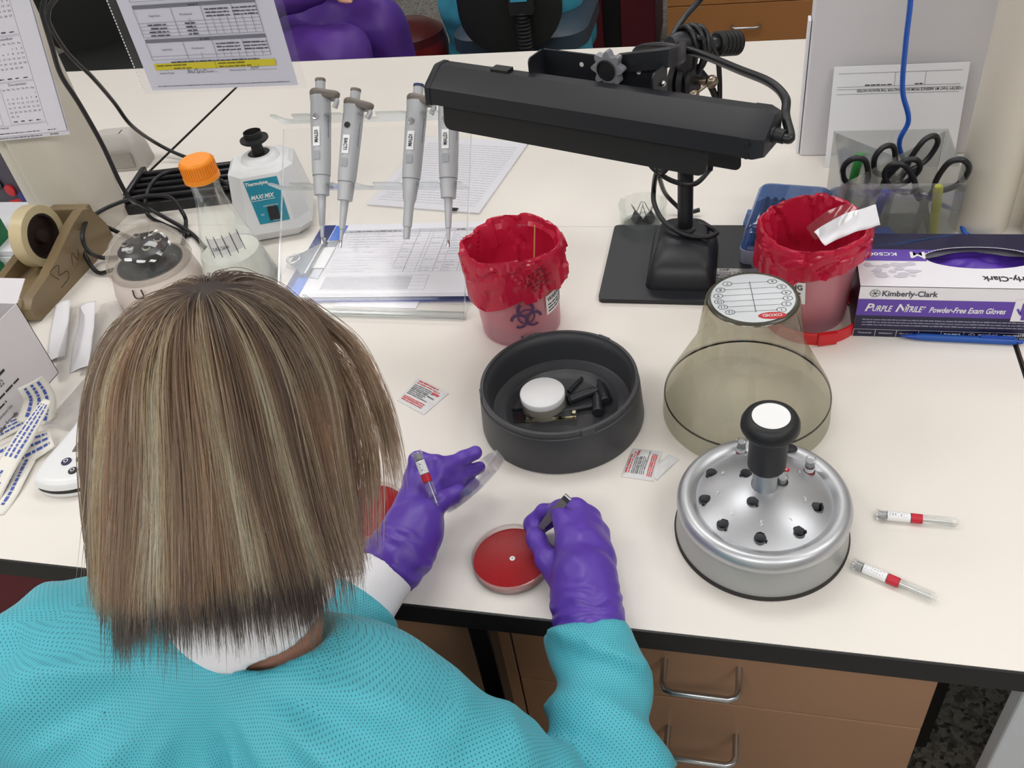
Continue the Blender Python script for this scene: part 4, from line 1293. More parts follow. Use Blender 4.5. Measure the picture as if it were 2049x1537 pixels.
# gland and cord
ge = np.array(hw((h2 + 0.018, -0.004, 0.002))); gd = unit(np.array(hw((h2 + 0.06, -0.006, 0.0))) - ge)
MB().tube([ge, ge + gd * 0.006], 0.0085, 14).tube([ge + gd * 0.006, ge + gd * 0.016], 0.0072, 14).build('cord_gland', BLKM, lamp, 40)
cp = [ge + gd * 0.010, ge + gd * 0.022, lw(Q(1572, 232, 0.375)), lw(Q(1571, 196, 0.40)), lw(Q(1540, 165, 0.44)), lw(Q(1480, 140, 0.50)), lw(Q(1400, 108, 0.585)), lw(Q(1335, 93, 0.61)), lw(Q(1290, 94, 0.63)), lw(Q(1272, 106, 0.65)), lw(Q(1300, 118, 0.68)), lw(Q(1380, 125, 0.70)), lw(Q(1430, 190, 0.705)), lw(Q(1430, 260, 0.71)), lw(Q(1420, 340, 0.715))]
MB().tube(crom(cp, 8), 0.0048, 10).build('cord', CORD, lamp, 180)
cp = [lw(Q(1420, 340, 0.715)), lw(Q(1390, 368, 0.67)), lw(Q(1345, 362, 0.665)), lw(Q(1305, 335, 0.68)), lw(Q(1303, 318, 0.70)), lw(Q(1325, 345, 0.665)), lw(Q(1345, 320, 0.66))]
MB().tube(crom(cp, 8), 0.0038, 10).build('cord', CORD, lamp, 180)
cp = [lw(Q(1330, 320, 0.69)), lw(Q(1314, 345, 0.70)), lw(P(1308, 380, 0.10)), lw(P(1310, 410, 0.085)), lw(P(1330, 445, 0.07)), lw(P(1372, 470, 0.0635)), lw(P(1415, 474, 0.062)), lw(P(1434, 466, 0.06)), lw(P(1420, 455, 0.055)), lw(P(1396, 447, 0.055))]
MB().tube(crom(cp, 8), 0.004, 10).build('cord', CORD, lamp, 180)
cp = [lw(Q(1318, 350, 0.74)), lw(P(1330, 385, 0.05)), lw(P(1352, 410, 0.02)), lw(P(1372, 425, 0.01)), lw(P(1400, 420, 0.012))]
MB().tube(crom(cp, 8), 0.0038, 10).build('cord', CORD, lamp, 180)
for k, (r_, o_) in enumerate(((0.021, 0.15), (0.022, 0.22), (0.021, 0.28))):   # turns of cord wound round the handle
    cc = h0 + hdv * HLn * o_
    e1 = unit(np.cross(hdv, [0, 0, 1])); e2 = np.cross(hdv, e1)
    MB().tube([cc + (e1 * math.cos(a) + e2 * math.sin(a) * 1.5) * r_ + hdv * 0.006 * math.sin(a + k) - np.array([0, 0, .008]) for a in np.linspace(0, 2 * math.pi, 28, endpoint=False)], 0.0036, 8, True).build('cord_turn', CORD, lamp, 180)
cp = [lw(Q(1338, 88, 0.66)), lw(Q(1352, 60, 0.68)), lw(Q(1375, 28, 0.70)), lw(Q(1402, -2, 0.71)), lw(Q(1440, -60, 0.70)), lw(np.array([0.22, 0.60, T + 0.60])), lw(np.array([0.23, 0.515, T + 0.70]))]
MB().tube(crom(cp, 8), 0.0042, 10).build('cord', CORD, lamp, 180)
cp = [lw(Q(1395, 75, 0.66)), lw(Q(1418, 85, 0.68)), lw(Q(1435, 115, 0.69)), lw(Q(1440, 160, 0.70)), lw(Q(1440, 210, 0.71))]
MB().tube(crom(cp, 8), 0.0036, 10).build('cord', CORD, lamp, 180)

# ================================================================== glass dish of binder clips
gdc = P(1287, 446, 0.0)
GLASS = MClear('glass_thin', (252, 254, 253), 0.12, 0.03, 0.02, (250, 250, 250), 0.3)
gd_ = thing('glass_dish', 'small round glass dish holding binder clips behind the lamp base', 'dish', (gdc[0], gdc[1], T))
MB().lathe([(0.0001, 0.0), (0.036, 0.0), (0.0385, 0.003), (0.040, 0.036), (0.0412, 0.0375), (0.040, 0.038), (0.038, 0.037), (0.0365, 0.005), (0.034, 0.004), (0.0001, 0.004)], 64).build('bowl', GLASS, gd_, 50)
def binder(label, u, v, rz, ry=0.0):
    c = P(u, v, 0.005)
    t = thing('binder_clip', label, 'clip', (c[0], c[1], T + 0.0045), (0, 0, rz))
    tri = [(-0.0085, 0), (0.0085, 0), (0.0012, 0.014), (-0.0012, 0.014)]
    MB().prism(tri, -0.010, 0.010, Matrix.Rotation(math.pi / 2, 4, 'X')).build('body', CLIPB, t)
    for s_ in (-1, 1):
        pth = [(s_ * 0.0015, -0.007, 0.013), (s_ * 0.006, -0.005, 0.024), (s_ * 0.0085, -0.0045, 0.030), (s_ * 0.0095, 0, 0.033), (s_ * 0.0085, 0.0045, 0.030), (s_ * 0.006, 0.005, 0.024), (s_ * 0.0015, 0.007, 0.013)]
        MB().tube(crom(pth, 4), 0.0007, 6).build('wire_handle', CHR, t, 180)
binder('black binder clip with raised wire handles, left in the glass dish', 1276, 440, 0.5)
binder('black binder clip lying right in the glass dish', 1298, 440, -0.35)

# ================================================================== tip box behind the right bucket
tb = P(1458, 520, 0.0); tb2 = P(1502, 398, 0.0)
tx = thing('tip_box', 'pipette tip box with blue clear lid behind the right-hand bucket', 'box', (0.335, 0.735, T), math.atan2(tb2[1] - tb[1], tb2[0] - tb[0]) - math.pi / 2)
TB = MClear('tip_lid_blue', (176, 202, 240), 0.16, 0.08, 0.2, (130, 164, 222))
rings = [[(x, y, z) for x, y in rrect(-0.06 + i, 0.06 - i, -0.078 + i, 0.078 - i, 0.01)] for z, i in ((0, 0.003), (0.004, 0), (0.032, -0.001))]
MB().loft(rings).build('tray', M('tip_tray', (150, 154, 172), 0.5), tx, 40)
rings = [[(x, y, z) for x, y in rrect(-0.0605 + i, 0.0605 - i, -0.0785 + i, 0.0785 - i, 0.012)] for z, i in ((0.033, 0), (0.06, 0.004), (0.068, 0.010), (0.070, 0.016))]
MB().loft(rings, False, True).build('lid', TB, tx, 40)
MB().box(-0.052, 0.052, -0.077, 0.077, 0.028, 0.035, 0.001).build('tip_rack', M('rack_blue', (70, 84, 130), 0.5), tx)
m_ = MB()
for i in range(12):
    for j in range(8):
        m_.lathe([(0.0034, 0.035), (0.0036, 0.043), (0.0022, 0.043)], 8, Matrix.Translation((-0.042 + j * 0.012, -0.066 + i * 0.012, 0)))
o = m_.build('pipette_tips', M('tip_grey', (60, 66, 88), 0.5), tx); o['kind'] = 'stuff'
MB().box(-0.066, -0.060, -0.02, 0.02, 0.036, 0.046, 0.001).build('latch', TB, tx)

# ================================================================== clear organiser with scissors
ACR = MClear('acrylic_box', (246, 247, 246), 0.14, 0.06, 0.12, (226, 226, 224), 0.4)
ox0, ox1, oy0, oy1, oh = 0.396, 0.559, 0.662, 0.829, 0.146
og = thing('desk_organiser', 'clear acrylic box of scissors and markers behind the glove box', 'organiser', ((ox0 + ox1) / 2, (oy0 + oy1) / 2, T))
w2, d2 = (ox1 - ox0) / 2, (oy1 - oy0) / 2
for a in ((-w2, w2, -d2, -d2 + .002), (-w2, w2, d2 - .002, d2), (-w2, -w2 + .002, -d2 + .002, d2 - .002), (w2 - .002, w2, -d2 + .002, d2 - .002)):
    MB().box(*a, 0.002, oh).build('wall', ACR, og)
MB().box(-w2, w2, -d2, d2, 0, 0.002).build('bottom', ACR, og)
for sgn in (1, -1):
    L_ = math.hypot(w2, d2) - 0.006
    mt_ = Matrix.Rotation(math.atan2(d2 * sgn, w2), 4, 'Z')
    MB().box(-L_, L_ if sgn == 1 else 0.0, -0.001, 0.001, 0.002, oh - 0.002, 0, 2, mt_).build('divider', ACR, og)
SCB = M('scissor_black', (28, 28, 31), 0.4)
def scissors(label, loc, rot, open_a=0.28):
    t = thing('scissors', label, 'scissors', loc, rot)
    for s_ in (-1, 1):
        mtx = Matrix.Rotation(s_ * open_a / 2, 4, 'Y')
        m_ = MB().prism([(-0.004, -0.09), (0.0025, -0.085), (0.0055, 0.0), (0.006, 0.02), (-0.006, 0.02), (-0.0055, 0.0)], s_ * 0.0012 - 0.001, s_ * 0.0012 + 0.001, mtx @ Matrix.Rotation(math.pi / 2, 4, 'X'))
        m_.build('blade', STEEL, t)
        lp = [np.array([s_ * 0.004 + 0.0, 0, 0.012]), np.array([s_ * 0.008, 0, 0.03]), np.array([s_ * 0.006, 0, 0.05]), np.array([s_ * 0.014, 0, 0.078]), np.array([s_ * 0.030, 0, 0.084]), np.array([s_ * 0.042, 0, 0.070]), np.array([s_ * 0.038, 0, 0.045]), np.array([s_ * 0.022, 0, 0.03])]
        c_ = crom(lp[1:], 6, True)
        m2 = MB(); m2.tube([mtx @ Vector(p) for p in c_], 0.0042, 10, True); m2.tube([mtx @ Vector(lp[0]), mtx @ Vector(lp[1])], 0.005, 10)
        m2.build('finger_loop', SCB, t, 180)
    MB().cyl((0, -0.003, 0), (0, 0.003, 0), 0.003, None, 12).build('pivot', STEEL, t, 40)
scissors('black-handled scissors standing at the left of the clear box', (0.445, 0.725, T + 0.086), (0.25, 0.12, 0.15), 0.35)
scissors('black-handled scissors standing at the right of the clear box', (0.522, 0.718, T + 0.082), (0.2, -0.12, -0.1), 0.38)
scissors('dark scissors with tape-wrapped loops in the middle of the clear box', (0.485, 0.765, T + 0.085), (0.15, 0.05, 0.5), 0.3)
def marker(label, u, v, y, col, name, tilt):
    p = Q(u, v, y)
    t = thing('marker', label, 'marker', (p[0], p[1], T + 0.0025), (tilt[0], tilt[1], 0))
    MB().lathe([(0.0001, 0), (0.006, 0), (0.0062, 0.09), (0.0058, 0.092)], 18).build('barrel', M(name + '_marker', col, 0.4), t, 40)
    MB().lathe([(0.0066, 0.088), (0.0066, 0.125), (0.005, 0.128), (0.0001, 0.1282)], 18).build('cap', M(name + '_marker'), t, 40)
marker('yellow marker showing through the front of the clear box', 1880, 430, 0.70, (206, 204, 40), 'yellow', (0.1, -0.1))
marker('green-capped marker in the left rear of the clear box', 1700, 320, 0.79, (60, 150, 70), 'green', (0.05, 0.1))
marker('blue marker low at the front of the clear box', 1725, 430, 0.69, (30, 60, 150), 'blue', (0.1, 0.2))
t = thing('eraser_block', 'blue block lying low inside the clear box', 'block', (0.462, 0.690, T + 0.0022), 0.3)
MB().box(-0.02, 0.02, -0.012, 0.012, 0, 0.05, 0.002).build('block', M('blue_block', (28, 74, 170), 0.5), t)
Print().rect(-0.02, 0.034, 0.02, 0.036).build('edge_line', plane_map((0, -0.012, 0), (1, 0, 0), (0, 0, 1)), WHITE, t)
BC_ = M('blue_cable', (30, 92, 190), 0.4)
cbl = MB().tube(crom([np.array([0.44, 0.515, T + 0.70]), np.array([0.445, 0.62, T + 0.58]), Q(1823, -80, 0.70), Q(1822, 0, 0.71), Q(1812, 90, 0.72), Q(1806, 180, 0.735), Q(1818, 240, 0.75), Q(1800, 295, 0.765), Q(1840, 380, 0.848), Q(1905, 420, 0.842), Q(1922, 430, 0.80), P(1935, 470, 0.006), P(2010, 478, 0.006)], 8), 0.0036, 10).build('network_cable', BC_, None, 180)
tag(cbl, 'blue network cable hanging down behind the clear box at the right', 'cable')

# ================================================================== folders and form behind the organiser
GRB = M('folder_grey_white', (222, 220, 224), 0.6, vary=(6, 0.02))
fb = thing('magazine_file', 'tall pale grey file box standing on the rear bench at the right', 'file box', (0.51, 1.045, T))
MB().box(-0.146, 0.146, -0.014, 0.03, 0, 0.36, 0.003).build('box', GRB, fb)
MB().box(-0.139, 0.14, 0.0, 0.022, 0.3602, 0.3608).build('paper_edges', M('paper_edge', (236, 232, 220), 0.7), fb)
MB().box(-0.152, -0.1475, -0.005, 0.02, 0.0, 0.24, 0.0004).build('loose_sheet', PAPER, fb)
fm = thing('absence_form', 'upside-down printed form leaning on the file box behind the clear organiser', 'form', (0.51, 0.985, T), (math.radians(-12), 0, 0))
MB().box(-0.105, 0.105, 0, 0.0012, 0, 0.172, 0.0003).build('sheet', PAPER, fm)
pm = plane_map((-0.105, 0, 0), (1, 0, 0), (0, 0, 1), 0.0003)
pf = Print()
for z in (0.160, 0.138, 0.134): pf.rect(0.008, z, 0.20, z + 0.0005)
for x in (0.098, 0.145): pf.rect(x, 0.138, x + 0.0005, 0.160)
pf.text('I CERTIFY THAT MY ABSENCE FROM DUTY WAS FOR THE REASON NOTED', 0.205, 0.1335, 0.0042, 0.165, math.pi, True)
pf.dashes(0.052, 0.094, 0.1395, 0.0025, r7); pf.dashes(0.13, 0.142, 0.1395, 0.0025, r7)
pf.rect(0.008, 0.126, 0.20, 0.1265)
pf.build('form_print', pm, INK, fm)
# ================================================================== pipette stand
SC = MClear('acrylic_stand', (254, 254, 254), 0.035, 0.10, 0.006, (250, 252, 252), 0.4)
ACE = MClear('acrylic_edge', (250, 253, 253), 0.2, 0.08, 0.12, (248, 252, 252), 0.4)
sx0, sx1 = -0.458, -0.143
sn = unit([0, 0.193, 0.225])                     # up along the sheet
snn = unit(np.cross([1, 0, 0], sn))             # towards the back-up side
if snn[1] > 0: snn = -snn                        # faces the viewer
SO = np.array([0, 0.511, T + 0.004])
SLEN = 0.297
stand = thing('pipette_stand', 'clear acrylic pipette stand leaning back over the clipboard', 'stand', ((sx0 + sx1) / 2, 0.511, T))
so = np.array([(sx0 + sx1) / 2, 0.511, T])
sw2 = (sx1 - sx0) / 2
FS = Matrix(((1, snn[0], sn[0], 0), (0, snn[1], sn[1], 0.0), (0, snn[2], sn[2], 0.004), (0, 0, 0, 1)))
mb = MB().box(-sw2, sw2, -0.0015, 0.0015, 0.004, SLEN); MB().add(mb.v, mb.f, FS).build('sheet', SC, stand)
for xe in (-sw2, sw2):
    mb = MB().box(xe - 0.0008, xe + 0.0008, -0.0017, 0.0017, 0.004, SLEN); MB().add(mb.v, mb.f, FS).build('sheet_edge', ACE, stand)
MB().cyl((-sw2, 0.006, 0.0065), (sw2, 0.006, 0.0065), 0.0062, None, 20).build('folded_foot_edge', ACE, stand, 40)
MB().box(-sw2, sw2, 0.006, 0.18, 0.0, 0.003).build('foot', SC, stand)
def plane_hit(u, v, off):
    r = ray(u, v)
    o_ = SO + snn * off
    return CAM + ((o_ - CAM) @ snn) / (r @ snn) * r
tops = [(641, 160), (712, 180), (838, 171), (898, 165)]
tips = [(645, 475), (682, 482), (813, 478), (897, 481)]
POFF = 0.030
ptop = [plane_hit(u, v, POFF) for u, v in tops]; ptip = [plane_hit(u, v, POFF) for u, v in tips]
def comb(hl, slots, deep, name):
    """toothed shelf standing off the sheet at height hl along it"""
    out = [(-sw2, 0.0)]
    out.append((-sw2, deep))
    xs = np.linspace(-sw2, sw2, 121)
    for x in xs:
        d = min(abs(x - s_) for s_ in slots)
        e = deep - 0.028 * max(0.0, 1 - (d / 0.013) ** 2) ** .5 if d < 0.013 else deep
        out.append((x, e))
    out += [(sw2, deep), (sw2, 0.0)]
    m_ = MB()
    n_ = len(out)
    m_.prism(out, -0.0015, 0.0015)
    mt_ = FS @ Matrix(((1, 0, 0, 0), (0, 1, 0, 0.0015), (0, 0, 1, hl), (0, 0, 0, 1)))
    MB().add(m_.v, m_.f, mt_).build(name, ACE, stand, 30)
def along_sheet(p): return float((np.asarray(p) - SO) @ sn)
slots_all = []
for a, b in zip(ptop, ptip):
    slots_all.append((a[0], along_sheet(a), b[0], along_sheet(b)))
def slot_x(hl):
    return [ax + (bx - ax) * (al - hl) / (al - bl) - so[0] for ax, al, bx, bl in slots_all]
h_up = along_sheet(plane_hit(640, 238, 0.02)); h_lo = along_sheet(plane_hit(640, 374, 0.02))
mid = [(-0.128), 0.02]
su = slot_x(h_up); sl_ = slot_x(h_lo)
comb(h_up, su + [-0.135, 0.005], 0.045, 'upper_comb')
comb(h_lo, sl_ + [-0.135, 0.005], 0.045, 'lower_comb')
PG = M('pipette_grey', (186, 188, 192), 0.35)
PGD = M('pipette_grey_dark', (160, 163, 168), 0.4)
PTOP = M('pipette_taupe', (118, 110, 102), 0.4)
PBLU = M('pipette_logo', (50, 58, 140), 0.4)
def pipette(label, a, b, tip, lab, kind):
    a, b = np.asarray(a), np.asarray(b)
    L = np.linalg.norm(a - b)
    ax = unit(a - b)
    t = thing('pipette', label, 'pipette', b, (0, 0, 0), 'grey pipettes hanging in the clear stand')
    F_ = frame((0, 0, 0), np.cross(snn, ax) if False else np.cross(-snn, ax), z=ax)
    t.rotation_mode = 'QUATERNION'; t.rotation_quaternion = F_.to_quaternion()
    # local: z up the barrel, -y towards the viewer
    k = L / 0.265
    MB().lathe([(0.0026 if tip == 'thin' else 0.0052, 0.0), (0.0033 if tip == 'thin' else 0.0056, 0.020 * k), (0.0045 if tip == 'thin' else 0.007, 0.021 * k), (0.0062 if tip == 'thin' else 0.0078, 0.060 * k), (0.0066 if tip == 'thin' else 0.0105, 0.070 * k), (0.0115, 0.071 * k if tip == 'thin' else 0.085 * k), (0.0128, 0.095 * k), (0.013, 0.103 * k), (0.0001, 0.104 * k)], 28, None, True).build('tip_cone', PG, t, 50)
    if tip == 'thin':
        MB().lathe([(0.0001, -0.010), (0.0022, -0.010), (0.0026, -0.004), (0.0022, 0.0), (0.0022, 0.002)], 16).build('metal_nozzle', CHR, t, 40)
    rings = []
    for z, rx, ry in ((0.1035, .0138, .0145), (0.12, .0145, .0155), (0.18, .0155, .0165), (0.20, .0158, .017), (0.226, .0155, .0165), (0.236, .0165, .018)):
        rings.append([(rx * math.cos(q_), ry * math.sin(q_), z * k) for q_ in np.linspace(0, 2 * math.pi, 28, endpoint=False)])
    body = MB().loft(rings).build('body', PG, t, 50)
    # hook and taupe collar
    rings = []
    for z, sx in ((0.234, 0.9), (0.240, 1.0), (0.244, 1.0), (0.247, .9)):
        rings.append([((0.0165 * math.cos(q_) + (0.016 * max(0, math.cos(q_)) ** 3)) * sx, 0.018 * math.sin(q_) * sx, (z - 0.004 * max(0, math.cos(q_))) * k) for q_ in np.linspace(0, 2 * math.pi, 32, endpoint=False)])
    MB().loft(rings).build('collar', PTOP, t, 50)
    MB().tube(crom([(0.020, 0, 0.236 * k), (0.027, 0, 0.228 * k), (0.0235, 0, 0.216 * k)], 5), 0.0042, 10).build('finger_hook', PG, t, 60)
    MB().lathe([(0.0078, 0.246 * k), (0.0078, 0.262 * k), (0.0001, 0.262 * k)], 22).build('plunger', PG, t, 50)
    MB().lathe([(0.0001, 0.262 * k), (0.0082, 0.262 * k), (0.0084, 0.2645 * k), (0.0078, 0.267 * k), (0.0001, 0.267 * k)], 22).build('plunger_button', PTOP if kind != 'blue' else M('button_blue', (44, 50, 96), 0.4), t, 50)
    fm_ = lambda off: (lambda x, z: (x, -math.sqrt(max(1e-8, 1 - (x / 0.0158) ** 2)) * 0.0168 - off, z))
    Print().rect(-0.0055, 0.150 * k, 0.0055, 0.182 * k).build('name_sticker', fm_(0.0009), LBL, t)
    (Print().text(lab, 0.003, 0.156 * k, 0.006, 0.020 * k, math.pi / 2, True) if lab != 'BACTI' else Print().text(lab, -0.003, 0.176 * k, 0.006, 0.020 * k, -math.pi / 2, True)).build('sticker_print', fm_(0.0014), INK, t)
    Print().disc(-0.0005, 0.199 * k, 0.0052, 0.0045).build('volume_window', fm_(0.0012), CHR if kind != 'dark' else BLKM, t)
    Print().rect(-0.005, 0.128 * k, 0.005, 0.142 * k).build('scale_window', fm_(0.0006), PGD, t)
    Print().text('eppendorf', 0.0142, 0.165 * k, 0.005, 0.042 * k, math.pi / 2, True, True).build('maker_print', lambda x, z: (0.0158 * math.cos(-0.35 - (x - 0.0142) * 20), 0.0172 * math.sin(-0.35 - (x - 0.0142) * 20) - 0.0003, z), PBLU, t)
    return t
pipette('grey pipette with MALDI sticker, leftmost in the clear stand', ptop[0], ptip[0], 'thin', 'MALDI', 'light')
pipette('grey pipette with BACTI sticker, second from the left in the stand', ptop[1], ptip[1], 'thin', 'BACTI', 'dark')
pipette('thick-tipped grey pipette with MALDI sticker, third from the left in the stand', ptop[2], ptip[2], 'wide', 'MALDI', 'blue')
pipette('grey pipette with MALDI sticker, half hidden behind the lamp head', ptop[3], ptip[3], 'thin', 'MALDI', 'light')

# ================================================================== clipboards and papers
SLEEVE = MClear('sleeve_film', (254, 254, 254), 0.05, 0.15, 0.0, edge=0.25)
SHT = M('form_sheet', (238, 237, 244), 0.6, vary=(5, 0.012))
GLN = M('form_grey', (168, 168, 180), 0.6)
GLF = M('form_fill', (206, 206, 214), 0.6)
CBB = MClear('clipboard_blue', (120, 150, 220), 0.14, 0.08, 0.35, (70, 100, 190))
def form_grid(W_, H_, seed, dense=True):
    g, fl = Print(), Print(); rr = random.Random(seed)
    xs = [0.02 * W_] + sorted(rr.uniform(.06, .96) * W_ for _ in range(11)) + [0.97 * W_]
    for x in xs: g.rect(x, 0.30 * H_, x + 0.0005, 0.93 * H_)
    n = 16
    for k in range(n + 1):
        y = 0.30 * H_ + 0.63 * H_ * k / n
        g.rect(0.02 * W_, y, 0.97 * W_, y + 0.00035)
        if k < n:
            for i in range(len(xs) - 1):
                if xs[i + 1] - xs[i] > 0.012 and rr.random() < .55:
                    fl.dashes(xs[i] + 0.002, xs[i] + 0.002 + (xs[i + 1] - xs[i] - 0.004) * rr.uniform(.4, 1), y + 0.002, 0.0035, rr, .8)
    fl.rect(0.02 * W_, 0.88 * H_, 0.97 * W_, 0.93 * H_)
    g.rect(0.55 * W_, 0.30 * H_, 0.55 * W_ + 0.001, 0.93 * H_)
    fl.rect(0.10 * W_, 0.07 * H_, 0.62 * W_, 0.24 * H_)
    for x in (0.1, 0.24, 0.40, 0.54, 0.62, 0.72): g.rect(x * W_, 0.06 * H_, x * W_ + 0.0005, 0.25 * H_)
    for y in (0.06, 0.11, 0.16, 0.20, 0.25): g.rect(0.10 * W_, y * H_, 0.72 * W_, y * H_ + 0.0004)
    return g, fl
cbo = np.array(P(905, 598)) ; cang = math.radians(3.0)
cb = thing('clipboard', 'clear blue clipboard with grey clip and lined forms under the pipette stand', 'clipboard', (-0.452, 0.556, T), cang)
MB().prism(rrect(-0.02, 0.325, -0.012, 0.222, 0.01), 0.0034, 0.006).build('board', CBB, cb, 40)
for k in range(3):
    MB().box(0.014 - .002 * k, 0.306 + .004 * k, -0.004 + 0.003 * k, 0.212 + 0.003 * k, 0.0062 + 0.0008 * k, 0.0068 + 0.0008 * k).build('sheet', SHT, cb)
g, fl = form_grid(0.29, 0.213, 5)
g.build('form_lines', plane_map((0.016, 0.0, 0.0084), (1, 0, 0), (0, 1, 0), 0.0003), GLN, cb)
fl.build('form_marks', plane_map((0.016, 0.0, 0.0084), (1, 0, 0), (0, 1, 0), 0.0002), GLF, cb)
CLG = M('clip_steel_grey', (150, 154, 162), 0.25, 0.9)
ck = MB()
pr_ = [(0.0, 0.055), (0.032, 0.045), (0.032, 0.165), (0.0, 0.155), (-0.022, 0.128), (-0.036, 0.118), (-0.036, 0.092), (-0.022, 0.082)]
rings = [[(x, y, z) for x, y in pr_] for z in (0.0086, 0.0100)]
ck.loft(rings).build('clip_plate', CLG, cb, 30)
MB().cyl((0.008, 0.05, 0.014), (0.008, 0.16, 0.014), 0.0045, None, 14).build('clip_spring', CLG, cb, 40)
MB().tube([(-0.033 + 0.011 * math.cos(a), 0.105 + 0.013 * math.sin(a), 0.0105) for a in np.linspace(0, 2 * math.pi, 24, endpoint=False)], 0.0022, 8, True).build('hang_loop', CHR, cb, 180)
MB().box(0.012, 0.034, 0.075, 0.14, 0.0105, 0.0112, 0.0003).build('clip_label', LBL, cb)
MB().box(-0.005, 0.014, -0.006, 0.05, 0.0088, 0.0095).build('blue_tape', M('blue_tape', (62, 116, 214), 0.5), cb)
MB().box(0.012, 0.034, 0.165, 0.214, 0.0088, 0.0095).build('blue_tape', M('blue_tape'), cb)
sl = thing('plastic_sleeve', 'clear plastic sleeve of papers tucked under the clipboard edge', 'sleeve', (-0.36, 0.516, T))
MB().add([(-0.02, 0.012, 0.0012), (0.15, 0.012, 0.0012), (0.15, 0.06, 0.0012), (-0.02, 0.06, 0.0012)], [(0, 1, 2, 3)]).build('film', SLEEVE, sl)
MB().box(-0.01, 0.13, 0.022, 0.055, 0.0013, 0.0018).build('sheet', SHT, sl)
pf_ = [P(735, 400), P(925, 402), P(965, 258), P(770, 262)]
pd = thing('paper_pile', 'papers in a clear sleeve on the rear bench behind the pipettes', 'paper', (-0.29, 0.98, T), math.radians(-8))
MB().box(-0.115, 0.115, -0.14, 0.14, 0.0, 0.0035, 0.0005).build('sheet', SHT, pd)
MB().add([(-0.120, -0.147, 0.0042), (0.122, -0.147, 0.0042), (0.122, 0.145, 0.0042), (-0.120, 0.145, 0.0042)], [(0, 1, 2, 3)]).build('sleeve', SLEEVE, pd)
g = Print(); rr = random.Random(12)
for k in range(26): g.dashes(-0.10, 0.10, -0.12 + 0.0092 * k, 0.0035, rr, .85)
g.build('faint_print', plane_map((0, 0, 0.0035), (1, 0, 0), (0, 1, 0), 0.0001), GLF, pd)
MB().box(0.05, 0.072, -0.142, -0.132, 0.0044, 0.0058, 0.0005).build('paper_clamp', M('dark_steel'), pd)

# ================================================================== vortex mixer
VW = M('mixer_white', (226, 227, 228), 0.4, vary=(14, 0.015))
TEAL = M('mixer_teal', (24, 136, 160), 0.4)
vc = P(553, 450, 0.0)
vx = thing('vortex_mixer', 'white vortex mixer with teal front panel and black cup', 'mixer', (-0.580, 0.800, T), math.radians(20))
VZ = 0.80
def octo(w_, d_, c_, z, dy=0.0):
    w_ *= 1.06
    return [(x, y + dy, z * VZ) for x, y in ((-w_ + c_, -d_), (w_ - c_, -d_), (w_, -d_ + c_), (w_, d_ - c_), (w_ - c_, d_), (-w_ + c_, d_), (-w_, d_ - c_), (-w_, -d_ + c_))]
vr = [octo(0.054, 0.066, 0.018, 0.006), octo(0.066, 0.080, 0.020, 0.030), octo(0.064, 0.076, 0.026, 0.048), octo(0.055, 0.054, 0.024, 0.150, 0.008), octo(0.048, 0.046, 0.024, 0.158, 0.008)]
MB().loft(vr).build('housing', VW, vx, 12)
for (xx, yy) in ((-.036, -.048), (.036, -.048), (-.036, .048), (.036, .048)):
    MB().cyl((xx, yy, 0), (xx, yy, 0.007), 0.009, None, 14).build('rubber_foot', BLKM, vx, 40)
MB().lathe([(0.036, 0.1575), (0.033, 0.164), (0.024, 0.168), (0.020, 0.168), (0.020, 0.163), (0.0001, 0.163)], 40, Matrix.Translation((0, 0.012, -0.158 * (1 - VZ)))).build('collar', VW, vx, 50)
MB().lathe([(0.0185, 0.1655), (0.0185, 0.168), (0.011, 0.168), (0.010, 0.186), (0.022, 0.190), (0.0255, 0.193), (0.0255, 0.196), (0.016, 0.198), (0.016, 0.208), (0.0145, 0.2085), (0.0125, 0.196), (0.0001, 0.194)], 44, Matrix.Translation((0, 0.012, -0.158 * (1 - VZ)))).build('cup', BLKM, vx, 40)
# teal panel on the sloping front
fz0, fz1 = 0.048 * VZ, 0.150 * VZ
fy0, fy1 = -0.076, -0.046
def front_map(off):
    n_ = unit([0, -(fz1 - fz0), (fy1 - fy0)]) ; n_ = unit([0, -(fz1 - fz0), (fy1 - fy0) * 1.0])
    n_ = unit([0, -1.0, (fy1 - fy0) / (fz1 - fz0)])
    def f(a, b):
        return np.array([a, fy0 + (fy1 - fy0) * b, fz0 + (fz1 - fz0) * b]) + n_ * off
    return f
tpn = Print().raw([(-0.020, 0.03), (0.034, 0.03), (0.030, 0.93), (-0.030, 0.93)], [(0, 1, 2, 3)]).build('teal_panel', front_map(0.0006), TEAL, vx)
pw = Print()
pw.text('Thermolyne', -0.028, 0.82, 0.07, 0.040, 0, True); pw.text('MAXI MIX', -0.024, 0.54, 0.085, 0.042, 0, True, True); pw.rect(-0.024, 0.505, 0.018, 0.515)
pw.text('CONSTANT ON', -0.006, 0.365, 0.03, 0.026); pw.text('TOUCH', 0.004, 0.055, 0.03, 0.016); pw.text('OFF', -0.014, 0.2, 0.03, 0.006)
pw.build('panel_print', front_map(0.0011), WHITE, tpn)
sm_ = front_map(0.0)
MB().add(*(lambda m_: (m_.v, m_.f))(MB().box(0.0, 0.018, 0, 0.006, 0.0, 0.024, 0.001)), frame(sm_(0.0, 0.10) - np.array([0, 0.004, 0]), (1, 0, 0), z=unit(sm_(0, 1) - sm_(0, 0)))).build('rocker_switch', BLKM, vx)
Print().disc(0.018, 1.06, 0.006, 0.03).build('yellow_mark', lambda a, b: (a, -0.044 + (b - 1.0) * .1, 0.1545 * VZ), M('yellow_tape', (236, 220, 70), 0.5), vx)

